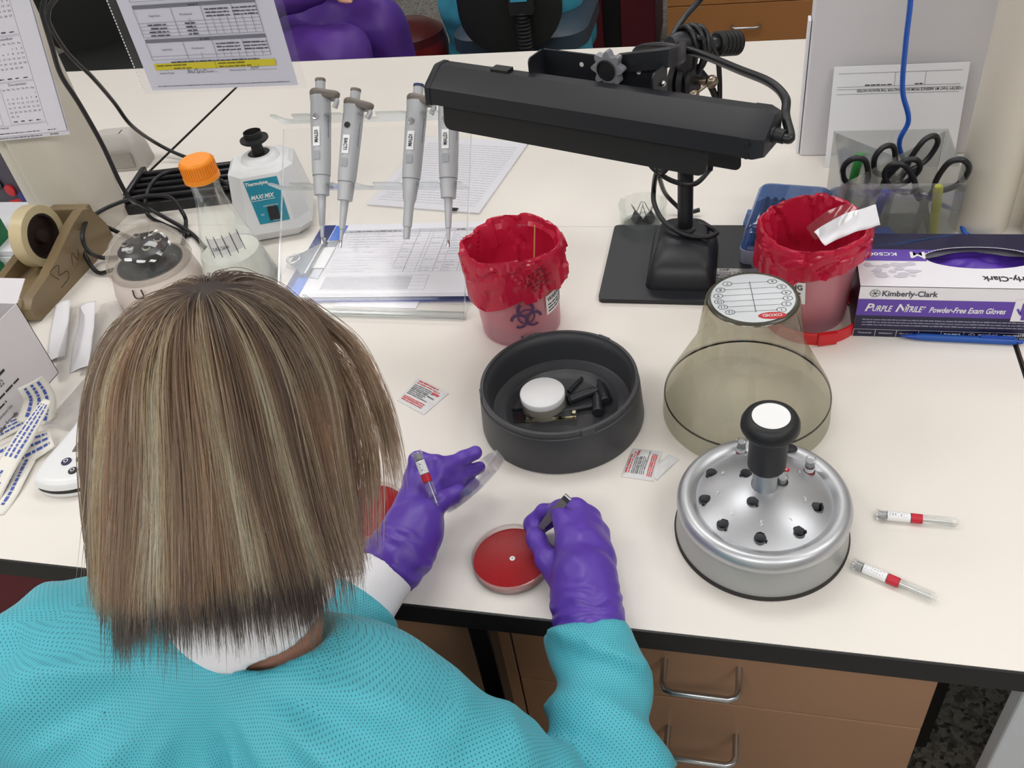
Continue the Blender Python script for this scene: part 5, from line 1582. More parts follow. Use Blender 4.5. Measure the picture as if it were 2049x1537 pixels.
# ================================================================== flask with orange cap
cc = P(390, 318, 0.238)
fk = thing('erlenmeyer_flask', 'glass Erlenmeyer flask with orange screw cap and cloudy liquid', 'flask', (cc[0], cc[1], T))
fprof = [(0.0001, 0.0), (0.060, 0.0), (0.0655, 0.004), (0.066, 0.010), (0.058, 0.040), (0.030, 0.145), (0.024, 0.168), (0.0225, 0.185), (0.0225, 0.205)]
MB().lathe(fprof, 64).build('glass', MClear('flask_glass', (252, 254, 253), 0.10, 0.03, 0.0, edge=0.3), fk, 60)
MB().lathe([(0.0001, 0.002), (0.0585, 0.002), (0.064, 0.006), (0.0642, 0.010), (0.0565, 0.040), (0.0475, 0.073), (0.0001, 0.073)], 56).build('liquid', M('cloudy_liquid', (240, 239, 230), 0.25), fk, 60)
prof = [(0.0001, 0.238), (0.023, 0.238), (0.0253, 0.236), (0.0262, 0.234), (0.0267, 0.213), (0.0282, 0.2125), (0.0282, 0.205), (0.0265, 0.204), (0.0230, 0.204)]
capm = MB().lathe(prof, 64)
for k in range(44):
    a = 2 * math.pi * k / 44
    capm.box(0.0262, 0.0276, -0.0011, 0.0011, 0.2135, 0.2335, 0, 2, Matrix.Rotation(a, 4, 'Z'))
capm.build('screw_cap', M('orange_cap', (250, 148, 30), 0.4), fk, 40)
def flask_map(a, b):
    r = np.interp(b, [0.04, 0.145], [0.058, 0.030]) + 0.0012
    an = math.radians(-62) + a / r
    return (r * math.cos(an), r * math.sin(an), b)
fl_ = Print()
for i in range(10): fl_.rect(-0.028 + 0.0056 * i, 0.092, -0.028 + 0.0056 * (i + 1), 0.118)
fl_.build('marker_strip', lambda a, b: flask_map(a, b), M('clear_label', (206, 206, 204), 0.5), fk)
fl_ = Print()
for i in range(5): fl_.line(-0.026 + 0.013 * i, 0.122, -0.022 + 0.013 * i, 0.088, 0.0012)
fl_.text('0.45% Saline', -0.020, 0.098, 0.006, 0.026, 0.1)
fl_.build('handwriting', lambda a, b: np.array(flask_map(a, b)) * [1.012, 1.012, 1], INK, fk)

# ================================================================== mini centrifuge
mc = thing('mini_centrifuge', 'pinkish mini centrifuge with clear dome lid and dark rotor', 'centrifuge', (-0.694, 0.560, T))
MB().lathe([(0.0001, 0.0), (0.070, 0.0), (0.0745, 0.004), (0.0735, 0.03), (0.0665, 0.062), (0.0625, 0.066), (0.0001, 0.066)], 64).build('base', M('centrifuge_shell', (224, 210, 202), 0.4), mc, 50)
MB().lathe([(0.0675, 0.062), (0.070, 0.068), (0.069, 0.078), (0.062, 0.098), (0.048, 0.116), (0.034, 0.124), (0.030, 0.1245), (0.0001, 0.125)], 64).build('dome_lid', MClear('dome_clear', (252, 251, 248), 0.16, 0.04, 0.06, (244, 240, 232), 0.36), mc, 60)
MB().lathe([(0.0001, 0.0665), (0.054, 0.0668), (0.054, 0.070), (0.0001, 0.070)], 48).build('rotor_well', M('rotor_grey', (78, 80, 84), 0.4), mc, 50)
MB().lathe([(0.018, 0.070), (0.022, 0.076), (0.040, 0.094), (0.042, 0.098), (0.034, 0.105), (0.010, 0.108), (0.0001, 0.108)], 48).build('rotor', M('rotor_dark', (58, 60, 66), 0.3, 0.3), mc, 50)
for k in range(6):
    a = k * math.pi / 3 + .3
    MB().lathe([(0.0001, 0), (0.006, 0), (0.0065, 0.002), (0.0045, 0.004)], 16, Matrix.Translation((0.027 * math.cos(a), 0.027 * math.sin(a), 0.1045)) @ Matrix.Rotation(0.25, 4, 'Y')).build('rotor_bore', M('bore_pale', (176, 172, 164), 0.4), mc, 50)
q = Q(302, 560, 0.50)
MB().tube(crom([(0.005, -0.071, 0.060), (0.005, -0.0725, 0.046), (0.019, -0.0705, 0.046), (0.019, -0.069, 0.060)], 3), 0.0011, 8).build('latch_wire', BLKM, mc, 60)
Print().ring(0.0, 0.02, 0.0055, 0.0055, 0.0016).disc(0.0, 0.02, 0.0025).build('maker_badge', lambda a, b: (0.0747 * math.cos(-1.75 + a / .07), 0.0747 * math.sin(-1.75 + a / .07), b), M('badge_blue', (64, 110, 176), 0.4), mc)

# ================================================================== tape dispenser
DB = M('dispenser_brown', (126, 108, 80), 0.3, spec=0.5, vary=(10, 0.08))
td = thing('tape_dispenser', 'olive-brown desk tape dispenser with marker scrawl on its side', 'tape dispenser', (-0.925, 0.600, T), math.radians(2))
prof = [(-0.125, 0.0), (0.115, 0.0), (0.128, 0.012), (0.126, 0.040), (0.105, 0.085), (0.085, 0.092), (0.05, 0.086), (-0.06, 0.050), (-0.115, 0.042), (-0.132, 0.030), (-0.132, 0.008)]
def side(x0, x1, pr): 
    n_ = len(pr)
    return MB().loft([[(x0, y, z) for y, z in pr], [(x0 + (x1 - x0) * .15, y * 1.0, z) for y, z in pr], [(x1, y, z) for y, z in pr]])
side(0.012, 0.032, prof).build('side_wall', DB, td, 30)
side(-0.072, -0.055, [(y, z * (.75 if z > .05 else 1)) for y, z in prof]).build('side_wall', DB, td, 30)
MB().box(-0.056, 0.013, -0.128, 0.120, 0.0, 0.030, 0.004).build('base', DB, td, 30)
MB().box(-0.056, 0.013, -0.150, -0.118, 0.018, 0.045, 0.003).build('cutter_head', M('dispenser_tan', (176, 160, 128), 0.4), td, 30)
MB().box(-0.06, 0.02, 0.105, 0.124, 0.01, 0.084, 0.003).build('rear_wall', DB, td)
scr = Print()
for pts_ in ([(-.045, .030), (-.055, .052), (-.030, .050), (-.040, .036), (-.018, .030), (-.025, .018), (-.05, .016)], [(0.0, .030), (.012, .048), (.018, .030), (.03, .045)], [(.05, .04), (.065, .065), (.05, .072)]):
    scr.pline([tuple(p[:2]) for p in crom([(a, b, 0) for a, b in pts_], 5)], 0.0013)
scr.build('marker_scrawl', lambda a, b: (0.0324, a, b), M('brown_scrawl', (58, 46, 30), 0.5), td)
tr = thing('tape_roll', 'roll of clear tape standing in the brown dispenser', 'tape roll', (-0.948, 0.615, T + 0.0815), math.radians(2))
RXm = Matrix.Rotation(math.pi / 2, 4, 'Y')
MB().lathe([(0.040, -0.013), (0.054, -0.013), (0.055, -0.012), (0.055, 0.012), (0.054, 0.013), (0.040, 0.013), (0.040, -0.013)], 56, RXm).build('tape', M('tape_amber', (206, 190, 152), 0.3, vary=(25, 0.05)), tr, 40)
MB().lathe([(0.0395, -0.0128), (0.0395, 0.0128), (0.036, 0.012), (0.036, -0.012), (0.0395, -0.0128)], 40, RXm).build('core', M('core_dark', (46, 34, 30), 0.5), tr, 40)
MB().lathe([(0.0001, -0.014), (0.012, -0.014), (0.012, 0.0145), (0.0001, 0.0145)], 24, RXm).build('hub', M('core_dark'), tr, 40)
MB().lathe([(0.012, -0.003), (0.036, -0.003), (0.036, 0.003), (0.012, 0.003)], 30, RXm).build('hub_disc', M('core_dark'), tr, 40)

# ================================================================== black tray, power adapter, cords
bt = thing('instrument_tray', 'black ribbed plastic tray lying behind the flask', 'tray', (-0.80, 0.925, T), math.radians(12))
MB().prism(rrect(-0.15, 0.15, -0.075, 0.075, 0.012), 0.0, 0.020).build('base', M('tray_black', (26, 26, 29), 0.35), bt, 40)
for k in range(5):
    y = -0.055 + 0.026 * k
    MB().box(-0.14, 0.14, y - 0.006, y + 0.006, 0.0202, 0.029, 0.003).build('rib', M('tray_black'), bt, 40)
MB().box(-0.152, -0.14, -0.07, 0.07, 0.02, 0.034, 0.003).build('end_lip', M('tray_black'), bt, 40)
ap = P(262, 348, 0.0)
ad = thing('power_adapter', 'light grey plug-in adapter standing beside the left column', 'adapter', (-1.055, 1.035, T), math.radians(8))
rings = [[(x, y, z) for x, y in rrect(-0.058 + i, 0.058 - i, -0.032 + i, 0.032 - i * .6, 0.012)] for z, i in ((0, 0.002), (0.004, 0), (0.04, 0.003), (0.068, 0.010), (0.078, 0.020))]
MB().loft(rings).build('case', M('adapter_grey', (196, 192, 186), 0.5), ad, 35)
MB().box(-0.038, 0.038, -0.034, -0.031, 0.008, 0.045, 0.002).build('recess_panel', M('adapter_dark', (168, 164, 156), 0.5), ad)
MB().box(0.018, 0.020, -0.012, 0.006, 0.0775, 0.0785).build('pin_slot', BLKM, ad)
def cord(label, pts, r=0.004, name='power_cable'):
    o_ = MB().tube(crom(pts, 8), r, 10).build(name, CORD, None, 180)
    tag(o_, label, 'cord')
    return o_
cord('black cord hanging from the top left corner down the cream column', [np.array([-0.90, 0.515, T + 0.70]), np.array([-0.885, 0.56, T + 0.62]), Q(60, -60, 0.66), Q(85, 30, 0.66), Q(103, 90, 0.665), Q(122, 150, 0.675), Q(160, 210, 0.69), Q(205, 290, 0.70), Q(240, 365, 0.70), Q(262, 400, 0.71), P(280, 408, 0.05), P(320, 430, 0.02), P(380, 465, 0.006), P(415, 500, 0.006), P(470, 540, 0.006)])
cord('black cord crossing from the upper left corner down to the flask', [np.array([-0.86, 0.515, T + 0.70]), np.array([-0.87, 0.60, T + 0.62]), Q(105, -60, 0.70), Q(97, 20, 0.72), Q(100, 50, 0.73), Q(135, 105, 0.78), Q(185, 155, 0.85), Q(228, 205, 0.92), Q(262, 250, 0.96), P(310, 285, 0.04), P(360, 310, 0.012), P(420, 330, 0.006), P(470, 350, 0.006), P(505, 380, 0.006)])
cord('black cord looping on the bench from the mini centrifuge round the dispenser', [P(268, 545, 0.02), P(230, 540, 0.015), P(195, 545, 0.006), P(168, 505, 0.03), P(163, 465, 0.05), P(190, 430, 0.06), P(240, 405, 0.05), P(290, 392, 0.045), P(340, 395, 0.04), P(365, 425, 0.025), P(372, 450, 0.006), P(360, 500, 0.006), P(330, 500, 0.006), P(270, 480, 0.006), P(215, 455, 0.02), P(178, 440, 0.06), P(165, 470, 0.075), P(175, 500, 0.045), P(200, 515, 0.012), P(235, 515, 0.006)])
cord('black cord looping over the ribbed tray behind the flask', [P(380, 470, 0.006), P(330, 450, 0.006), P(296, 430, 0.01), P(292, 395, 0.04), P(310, 360, 0.045), P(345, 342, 0.045), P(395, 345, 0.045), P(440, 360, 0.04), P(470, 380, 0.03), P(490, 410, 0.006)])
# ================================================================== hanging sheets
SLV = MClear('sheet_protector', (254, 254, 255), 0.06, 0.12, 0.02, (250, 250, 253), 0.3)
PRG = M('print_grey', (120, 120, 132), 0.6)
PRD = M('print_dark', (72, 72, 82), 0.6)
sp = thing('sheet_protector', 'printed sheet in a clear protector hanging above the rear bench', 'document', (-0.408, 0.500, T + 0.381))
for yy in (-0.0012, 0.0012):
    MB().add([(-0.1195, yy, 0), (0.1195, yy, 0), (0.1195, yy, 0.3), (-0.1195, yy, 0.3)], [(0, 1, 2, 3)]).build('sleeve', SLV, sp)
MB().box(-0.106, 0.108, -0.0003, 0.0003, 0.004, 0.283).build('sheet', M('sheet_lilac', (232, 231, 244), 0.6), sp)
for zz in np.arange(0.02, 0.29, 0.006):
    pass
st_ = MB()
for k in range(70):
    st_.box(-0.1192, -0.1178, -0.0016, -0.0012, 0.008 + 0.004 * k, 0.0105 + 0.004 * k)
o = st_.build('stitched_edge', M('white_print'), sp); o['kind'] = 'stuff'
sm1 = plane_map((-0.106, -0.0013, 0.004), (1, 0, 0), (0, 0, 0.68), 0.0003)
sm2 = plane_map((-0.106, -0.0013, 0.004), (1, 0, 0), (0, 0, 0.68), 0.0006)
W_ = 0.214
pg, pdk = Print(), Print(); rr = random.Random(31)
def tblock(z0, rows, names, hh=0.026):
    x0, x1 = 0.019, 0.190
    ztop_ = z0 + hh + rows * 0.0065
    pg.rect(x0, ztop_, x1, ztop_ + 0.0065)
    pdk.dashes(0.098, 0.112, ztop_ + 0.0015, 0.0035, rr)
    for z in [z0 + 0.0065 * k for k in range(rows + 1)] + [z0 + rows * 0.0065]: pdk.rect(x0, z, x1, z + 0.0004)
    for x in (x0, 0.072, 0.114, 0.156, x1 - .0005): pdk.rect(x, z0, x + 0.0005, ztop_)
    for x in (0.093, 0.125, 0.135, 0.146, 0.167, 0.179): pdk.rect(x, z0, x + 0.0004, z0 + rows * 0.0065 + 0.005)
    pdk.text(names[0], 0.046, z0 + rows * .0065 + hh * .42, 0.0036, 0.016, 0, align='C'); pdk.text(names[1], 0.091, z0 + rows * .0065 + hh * .42, 0.0036, 0.018, 0, align='C')
    for cx in (0.135, 0.173):
        for k in range(3): pdk.dashes(cx - 0.017, cx + 0.016, z0 + rows * .0065 + 0.006 + k * 0.006, 0.003, rr, .85)
    for k in range(rows):
        if rows > 3:
            pdk.dashes(0.046 - 0.010 - .006 * rr.random(), 0.046 + 0.012, z0 + 0.0015 + 0.0065 * k, 0.0034, rr); pdk.dashes(0.085, 0.099, z0 + 0.0015 + 0.0065 * k, 0.0034, rr)
tblock(0.060, 1, ('Supply Name', 'Manufacturer'))
tblock(0.103, 4, ('Reagent Name', 'Manufacturer'))
tblock(0.168, 1, ('Assay Name', 'Manufacturer'))
tblock(0.212, 5, ('Assay Name', 'Manufacturer')); tblock(0.30, 6, ('Assay Name', 'Manufacturer'))
pg.build('grey_bars', sm1, PRG, sp)
pdk.dashes(0.045, 0.172, 0.0535, 0.003, rr, .85)
pdk.text('Laboratory Manager', 0.022, 0.0325, 0.0034, 0.022); pdk.rect(0.062, 0.0325, 0.108, 0.0329); pdk.rect(0.152, 0.0335, 0.192, 0.0339); pdk.text('Implementation Date', 0.125, 0.0335, 0.003, 0.024)
pdk.pline([tuple(p[:2]) for p in crom([(.064, .033, 0), (.066, .040, 0), (.067, .033, 0), (.070, .037, 0), (.072, .033, 0), (.078, .041, 0), (.079, .031, 0), (.083, .037, 0), (.086, .033, 0), (.090, .039, 0), (.093, .034, 0), (.102, .035, 0)], 4)], 0.0007)
pdk.pline([tuple(p[:2]) for p in crom([(.156, .035, 0), (.158, .040, 0), (.160, .035, 0), (.163, .040, 0), (.165, .036, 0), (.168, .042, 0)], 4)], 0.0006)
pdk.dashes(0.012, 0.205, 0.008, 0.0016, rr, .8)
pdk.build('table_print', sm2, PRD, sp)
yl = Print().rect(0.018, 0.040, 0.193, 0.0525).build('highlight_bar', sm1, M('highlighter_yellow', (214, 200, 50), 0.6), sp)
p = Print(); p.dashes(0.022, 0.066, 0.0475, 0.0034, rr, .85); p.dashes(0.046, 0.072, 0.0415, 0.003, rr); p.dashes(0.112, 0.150, 0.0475, 0.0034, rr, .85); p.dashes(0.112, 0.158, 0.0415, 0.003, rr); p.rect(0.1075, 0.040, 0.108, 0.0525)
p.build('highlight_print', sm2, M('olive_ink', (110, 100, 30), 0.6), sp)

YC = 0.700
BR_ = np.array(Q(134, 261, YC)); exv = unit(BR_ - np.array(Q(0, 274, YC))); eyv = unit(np.array(Q(59, 0, YC)) - BR_); nv = unit(np.cross(exv, eyv))
ca = thing('wall_calendar', 'printed year calendar page hanging at the left edge in front of the column', 'calendar', tuple(BR_))
FM = Matrix(((exv[0], eyv[0], nv[0], 0), (exv[1], eyv[1], nv[1], 0), (exv[2], eyv[2], nv[2], 0), (0, 0, 0, 1)))
mb = MB().box(-0.21, 0, 0.0, 0.28, -0.0004, 0.0004); MB().add(mb.v, mb.f, FM).build('front_page', M('sheet_white_lilac', (232, 231, 242), 0.6), ca)
mb = MB().box(-0.209, 0.0015, -0.0085, 0.27, -0.0030, -0.0022); MB().add(mb.v, mb.f, FM).build('back_page', M('sheet_white_lilac'), ca)
cm_ = lambda a, b: FM @ Vector((a, b * 0.68, 0.0007))
cp_ = Print(); rr = random.Random(77)
def month(x0, y0, nm, start, nd):
    cw, rh = 0.0098, 0.0115
    cp_.text(nm, x0 + 3.5 * cw, y0 + 0.011, 0.0062, None, 0, align='C')
    for i, d_ in enumerate(('Su', 'Mo', 'Tu', 'We', 'Th', 'Fr', 'Sa')): cp_.text(d_, x0 + i * cw, y0, 0.0044, 0.0062)
    for k in range(nd):
        c_, r_ = (start + k) % 7, (start + k) // 7
        cp_.text(str(k + 1), x0 + c_ * cw + 0.0065, y0 - 0.013 - r_ * rh, 0.0044, None, 0, align='R')
    for ax0, ay0, ax1, ay1 in ((x0 - .004, y0 + .019, x0 + 7 * cw, y0 + .0194), (x0 - .004, y0 - .088, x0 + 7 * cw, y0 - .0876), (x0 - .004, y0 - .088, x0 - .0036, y0 + .019), (x0 + 7 * cw, y0 - .088, x0 + 7 * cw + .0004, y0 + .019)): cp_.rect(ax0, ay0, ax1, ay1)
    for k in range(4): cp_.dashes(x0 + 0.002 + k * .016, x0 + .011 + k * .016, y0 - 0.083, 0.0042, rr)
month(-0.105, 0.118, 'December', 6, 31); month(-0.105, 0.228, 'November', 4, 30); month(-0.195, 0.118, 'September', 6, 30); month(-0.195, 0.228, 'August', 3, 31); month(-0.105, 0.338, 'October', 1, 31); month(-0.195, 0.338, 'July', 6, 31)
cp_.text('Observances', -0.150, 0.020, 0.0055, 0.032); cp_.rect(-0.20, 0.027, -0.035, 0.0274); cp_.rect(-0.035, 0.018, -0.0346, 0.027)
cp_.dashes(-0.19, -0.055, 0.006, 0.003, rr, .8); cp_.dashes(-0.038, -0.020, 0.006, 0.003, rr, .8)
cp_.build('calendar_print', cm_, PRD, ca)
p = Print(); p.dashes(-0.19, -0.055, -0.006, 0.003, rr, .8); p.dashes(-0.038, -0.020, -0.006, 0.003, rr, .8)
p.build('back_page_print', lambda a, b: FM @ Vector((a, b, -0.0019)), PRG, ca)

# rail of the shelf system that the sheet and the cords hang from (above the picture)
rl_ = thing('shelf_rail', 'cream rail between the shelf columns, above the top of the photo', 'rail', (0, 0.515, T + 0.70))
MB().box(-1.03, 0.80, -0.012, 0.012, -0.010, 0.016, 0.002).build('rail', CRM, rl_)
for xx in (-0.98, 0.742):
    MB().box(xx - 0.012, xx + 0.012, 0.0125, 0.225, -0.010, 0.014, 0.002).build('arm', CRM, rl_)
for xx in (-0.49, -0.33):
    MB().box(xx - 0.012, xx + 0.012, -0.016, -0.0125, -0.030, 0.012, 0.0006).build('sheet_clip', STEEL, rl_)
mb = MB().box(-0.13, -0.09, 0.268, 0.275, -0.022, 0.001); MB().add(mb.v, mb.f, FM).build('hanging_tab', M('sheet_white_lilac'), ca)

# ================================================================== left clutter
CARTON_SHADED = M('carton_shaded_white', (222, 218, 222), 0.55)  # white card; the lilac-grey of its shaded face is put into the colour
c1 = P(118, 746); c2 = P(0, 862)
ct = thing('swab_carton', 'open white carton of applicator swabs at the left edge', 'box', (c1[0], c1[1], T))
cl_ = 0.165; chh = 0.135; cwd = 0.09
mb = MB().box(-0.0012, 0, -cl_, 0, 0, chh).box(-cwd, -cwd + .0012, -cl_, 0, 0, chh).box(-cwd, 0, -0.0012, 0, 0, chh).box(-cwd, 0, -cl_, -cl_ + .0012, 0, chh).box(-cwd, 0, -cl_, 0, 0, 0.0012)
mb.build('carton', CARTON_SHADED, ct)
MB().add([(-cwd, 0, chh), (0, 0, chh), (0.0, 0.035, chh + .02), (-cwd, 0.035, chh + .02)], [(0, 1, 2, 3)]).build('flap', CARTON_SHADED, ct, solid=0.001)
MB().box(-cwd + .002, -.002, -cl_ + .002, -.002, 0.02, 0.09).build('inside_shade_block', M('carton_inside_shade', (44, 42, 46), 0.7), ct)  # dark block standing in for the shade inside the open carton
pk, pb = Print(), Print()
pk.text('Wand', 0.012, 0.092, 0.016, 0.044, 0, True) if False else pk.text('end', 0.052, 0.100, 0.014, 0.026, 0, False, True)
pk.text('Applicators', 0.030, 0.086, 0.008, 0.048, 0, True); pk.dashes(0.012, 0.088, 0.072, 0.006, rr); pk.text('23-400-122', 0.030, 0.058, 0.009, 0.044)
pk.dashes(0.014, 0.098, 0.045, 0.005, rr); pk.dashes(0.020, 0.06, 0.034, 0.005, rr); pk.text('For Laboratory Use', 0.020, 0.022, 0.005, 0.044)
pk.text('Fisher Scientific', 0.020, 0.006, 0.0065, 0.045, 0, True)
mpx = plane_map((0, -cl_, 0), (0, 1, 0), (0, 0, 1), 0.0003)
pk.build('carton_print', mpx, INK, ct)
BLUI = M('blue_ink', (70, 92, 176), 0.6)
Print().ring(0.012, 0.009, 0.005, 0.005, 0.0012).build('carton_badge', mpx, BLUI, ct)

def wrapper(name, label, px, widths, zs, mat, seed, printed=True, cat='wrapper', nrm=(0, -0.3, 0.95)):
    pts = [np.array(P(u, v, z)) for (u, v), z in zip(px, zs)]
    o_ = pts[len(pts) // 2].copy(); o_[2] = T
    t = thing(name, label, cat, tuple(o_))
    pts = [p_ - o_ for p_ in pts]
    c_ = crom(pts, 8); n_ = len(c_)
    wd = np.interp(np.linspace(0, 1, n_), np.linspace(0, 1, len(widths)), widths)
    nr_ = np.array(nrm)
    fr = []
    for i, p_ in enumerate(c_):
        tg = unit(c_[min(i + 1, n_ - 1)] - c_[max(i - 1, 0)]); sd = unit(np.cross(tg, nr_)); fr.append((p_, sd, np.cross(sd, tg), wd[i]))
    L_ = np.concatenate([[0], np.cumsum([np.linalg.norm(np.asarray(c_[i + 1]) - c_[i]) for i in range(n_ - 1)])])
    m_ = 7
    def at_(i, s_, off=0.0):
        p_, sd, up_, w__ = fr[i]
        q_ = p_ + sd * s_ * w__ + up_ * (0.0022 * math.cos(s_ * math.pi) + 0.001 * math.sin(i * .35 + seed + s_ * 3) + off)
        q_[2] = max(q_[2], 0.0006 + off)
        return q_
    V = [at_(i, j / (m_ - 1) - .5) for i in range(n_) for j in range(m_)]
    Fq = [(i * m_ + j, i * m_ + j + 1, (i + 1) * m_ + j + 1, (i + 1) * m_ + j) for i in range(n_ - 1) for j in range(m_ - 1)]
    b_ = MB().add(V, Fq).build('strip', mat, t, 180, solid=None if 'film' in mat.name else 0.0003)
    if printed:
        rr_ = random.Random(seed); pr = Print()
        if printed == 'big':
            pr.text('Fisher', L_[-1] * .10, -0.3, 0.5, L_[-1] * .20, 0, True)
        for k in range(3):
            y = -0.32 + 0.25 * k
            s0 = L_[-1] * (0.42 if printed == 'big' else 0.12)
            x = s0
            while x < L_[-1] * .94:
                e = min(x + rr_.uniform(.003, .009), L_[-1] * .95); pr.rect(x, y, e, y + .10); x = e + .0018
        def mp(a, s_):
            f_ = np.interp(a, L_, np.arange(n_)); i0 = int(min(f_, n_ - 2)); k_ = f_ - i0
            return at_(i0, s_, .0007) * (1 - k_) + at_(i0 + 1, s_, .0007) * k_
        pr.build('blue_print', mp, BLUI, t)
    return t
PW = M('wrapper_paper', (236, 232, 222), 0.6)
wrapper('swab_wrapper', 'torn swab wrapper standing up against the carton, with blue print', [(70, 850), (80, 800), (60, 765)], [0.05, 0.042, 0.036], [0.004, 0.03, 0.065], PW, 5, True, nrm=(0.6, -0.5, 0.6))
wrapper('swab_wrapper', 'long peeled swab wrapper with big blue lettering along the left edge', [(-30, 1010), (5, 945), (45, 880), (95, 800)], [0.030, 0.030, 0.028, 0.012], [0.004, 0.018, 0.03, 0.045], PW, 9, 'big', nrm=(0.25, -0.35, 0.9))
wrapper('swab_wrapper', 'opened swab wrapper with rounded corner pointing right below the carton', [(-20, 935), (40, 905), (104, 876)], [0.06, 0.055, 0.036], [0.003, 0.010, 0.012], PW, 13, True, nrm=(0.1, -0.2, 0.97))
wrapper('swab_wrapper', 'cream wrapper lying flat beneath the printed ones at the left', [(-20, 1030), (10, 985), (40, 930), (60, 890)], [0.04, 0.045, 0.045, 0.03], [0.001, 0.002, 0.003, 0.003], PW, 21, True)
wrapper('swab_wrapper', 'printed wrapper end tucked under the carton corner', [(-15, 872), (25, 852), (60, 838)], [0.03, 0.03, 0.024], [0.004, 0.006, 0.010], PW, 22, True)
FILM = MClear('wrapper_film', (253, 253, 253), 0.2, 0.14, 0.28, (250, 248, 247), 0.33)
WPP = M('wrapper_white', (236, 234, 238), 0.55)
wrapper('film_wrapper', 'white paper-backed wrapper leaning behind the clear ones beside the carton', [(112, 720), (118, 660), (126, 605)], [0.03, 0.034, 0.03], [0.004, 0.006, 0.012], WPP, 2, False)
wrapper('film_wrapper', 'clear crumpled film wrapper with a pointed bottom end', [(126, 762), (132, 720), (148, 660), (158, 612)], [0.012, 0.034, 0.030, 0.026], [0.002, 0.010, 0.016, 0.016], FILM, 4, False)
wrapper('film_wrapper', 'white paper wrapper standing between two clear film ones', [(158, 740), (165, 690), (172, 650), (176, 608)], [0.034, 0.034, 0.03, 0.03], [0.003, 0.008, 0.014, 0.020], WPP, 6, False)
wrapper('film_wrapper', 'glossy clear film wrapper nearest the pink centrifuge', [(190, 745), (205, 690), (215, 640), (228, 604)], [0.05, 0.05, 0.045, 0.04], [0.003, 0.010, 0.018, 0.022], FILM, 8, False)
wrapper('film_wrapper', 'flat clear film wrapper lying between the hair and the paper wrappers', [(110, 860), (150, 815), (190, 770), (215, 740)], [0.05, 0.055, 0.055, 0.05], [0.001, 0.001, 0.001, 0.001], FILM, 15, False)

# handheld controller
d0, d1 = np.array(P(139, 985)), np.array(P(215, 850))
dv = unit(d1 - d0)
dev = thing('handheld_meter', 'white handheld meter with round buttons beside the hair', 'meter', (d0[0], d0[1], T), math.atan2(dv[1], dv[0]))
def dring(z, i):
    out = []
    for (x, y) in [(-0.012 + i, 0.0), (-0.009 + i, -0.022), (0.002 + i * .6, -0.042 + i), (0.03, -0.046 + i), (0.10, -0.032 + i), (0.19, -0.026 + i), (0.2, -0.02 + i), (0.2, 0.02 - i), (0.19, 0.026 - i), (0.10, 0.032 - i), (0.03, 0.046 - i), (0.002 + i * .6, 0.042 - i), (-0.009 + i, 0.022)]:
        out.append((x, y, 0))
    return [(p[0], p[1], z) for p in crom(out, 4, True)]
DW = M('meter_white', (236, 237, 238), 0.35)
MB().loft([dring(0.0, 0.006), dring(0.003, 0.001), dring(0.009, 0.0)]).build('lower_shell', DW, dev, 40)
MB().loft([dring(0.009, 0.0008), dring(0.0155, 0.0008)]).build('black_band', BLKM, dev, 40)
MB().loft([dring(0.0155, 0.0), dring(0.022, 0.001), dring(0.0265, 0.006), dring(0.0275, 0.012)]).build('upper_shell', DW, dev, 40)
def dloc(u, v, z=0.0278):
    p_ = np.array(P(u, v, z)) - np.array([d0[0], d0[1], T])
    return (p_[0] * dv[0] + p_[1] * dv[1], -p_[0] * dv[1] + p_[1] * dv[0])
for (u, v), col_, nm, rr_ in (((133, 924), (40, 40, 80), 'navy_button', .0068), ((161, 918), (36, 36, 40), 'black_button', .0058), ((146, 942), (36, 36, 40), 'black_button', .0062), ((179, 931), (150, 196, 130), 'green_button', .0068)):
    x, y = dloc(u, v)
    b_ = MB().lathe([(rr_, 0.0262), (rr_, 0.0288), (rr_ * .85, 0.0296), (0.0001, 0.0298)], 24, Matrix.Translation((x, y, 0))).build('button', M(nm, col_, 0.4), dev, 50)
    Print().ring(x, y, rr_ * .4, rr_ * .4, rr_ * .16, 14).build('button_mark', lambda a, b: (a, b, 0.0301), WHITE, b_)
x, y = dloc(166, 893)
MB().box(x - 0.010, x + 0.008, y - 0.014, y + 0.012, 0.0268, 0.0282, 0.0006).build('display', M('lcd_grey', (112, 112, 104), 0.25), dev)
# stack of white paper, green folder, marker pack left of the column
t = thing('paper_stack', 'stack of white papers between the tape dispenser and the marker pack', 'paper', (-1.10, 0.665, T))
for k in range(4):
    MB().box(-0.12 + 0.004 * k, 0.085 - 0.003 * k, -0.05 + 0.003 * (k % 2), 0.13, 0.012 * k, 0.012 * k + 0.011, 0.001).build('sheaf', PAPER, t)
t = thing('green_folder', 'dark green card box end jutting in at the left edge', 'box', tuple(np.array(P(-25, 540, 0.0)) * [1, 1, 0] + [0, 0, T]), math.radians(8))
MB().box(-0.13, 0.052, -0.035, 0.04, 0.0, 0.085, 0.002).build('card', M('green_card', (18, 122, 74), 0.5), t)
t = thing('white_carton_end', 'rounded white packet end just above the open carton', 'packet', tuple(np.array(P(-18, 590, 0.0)) * [1, 1, 0] + [0, 0, T]))
MB().prism(rrect(-0.06, 0.022, -0.02, 0.02, 0.012), 0.0, 0.05).build('packet', PAPER, t, 40)
mp_ = thing('marker_pack', 'dark pack of whiteboard markers behind a clear window left of the column', 'marker pack', (-1.215, 0.86, T), math.radians(-6))
MB().box(-0.10, 0.07, -0.014, 0.014, 0.0, 0.22, 0.002).build('card', M('pack_dark', (74, 70, 84), 0.5, vary=(14, 0.15)), mp_)
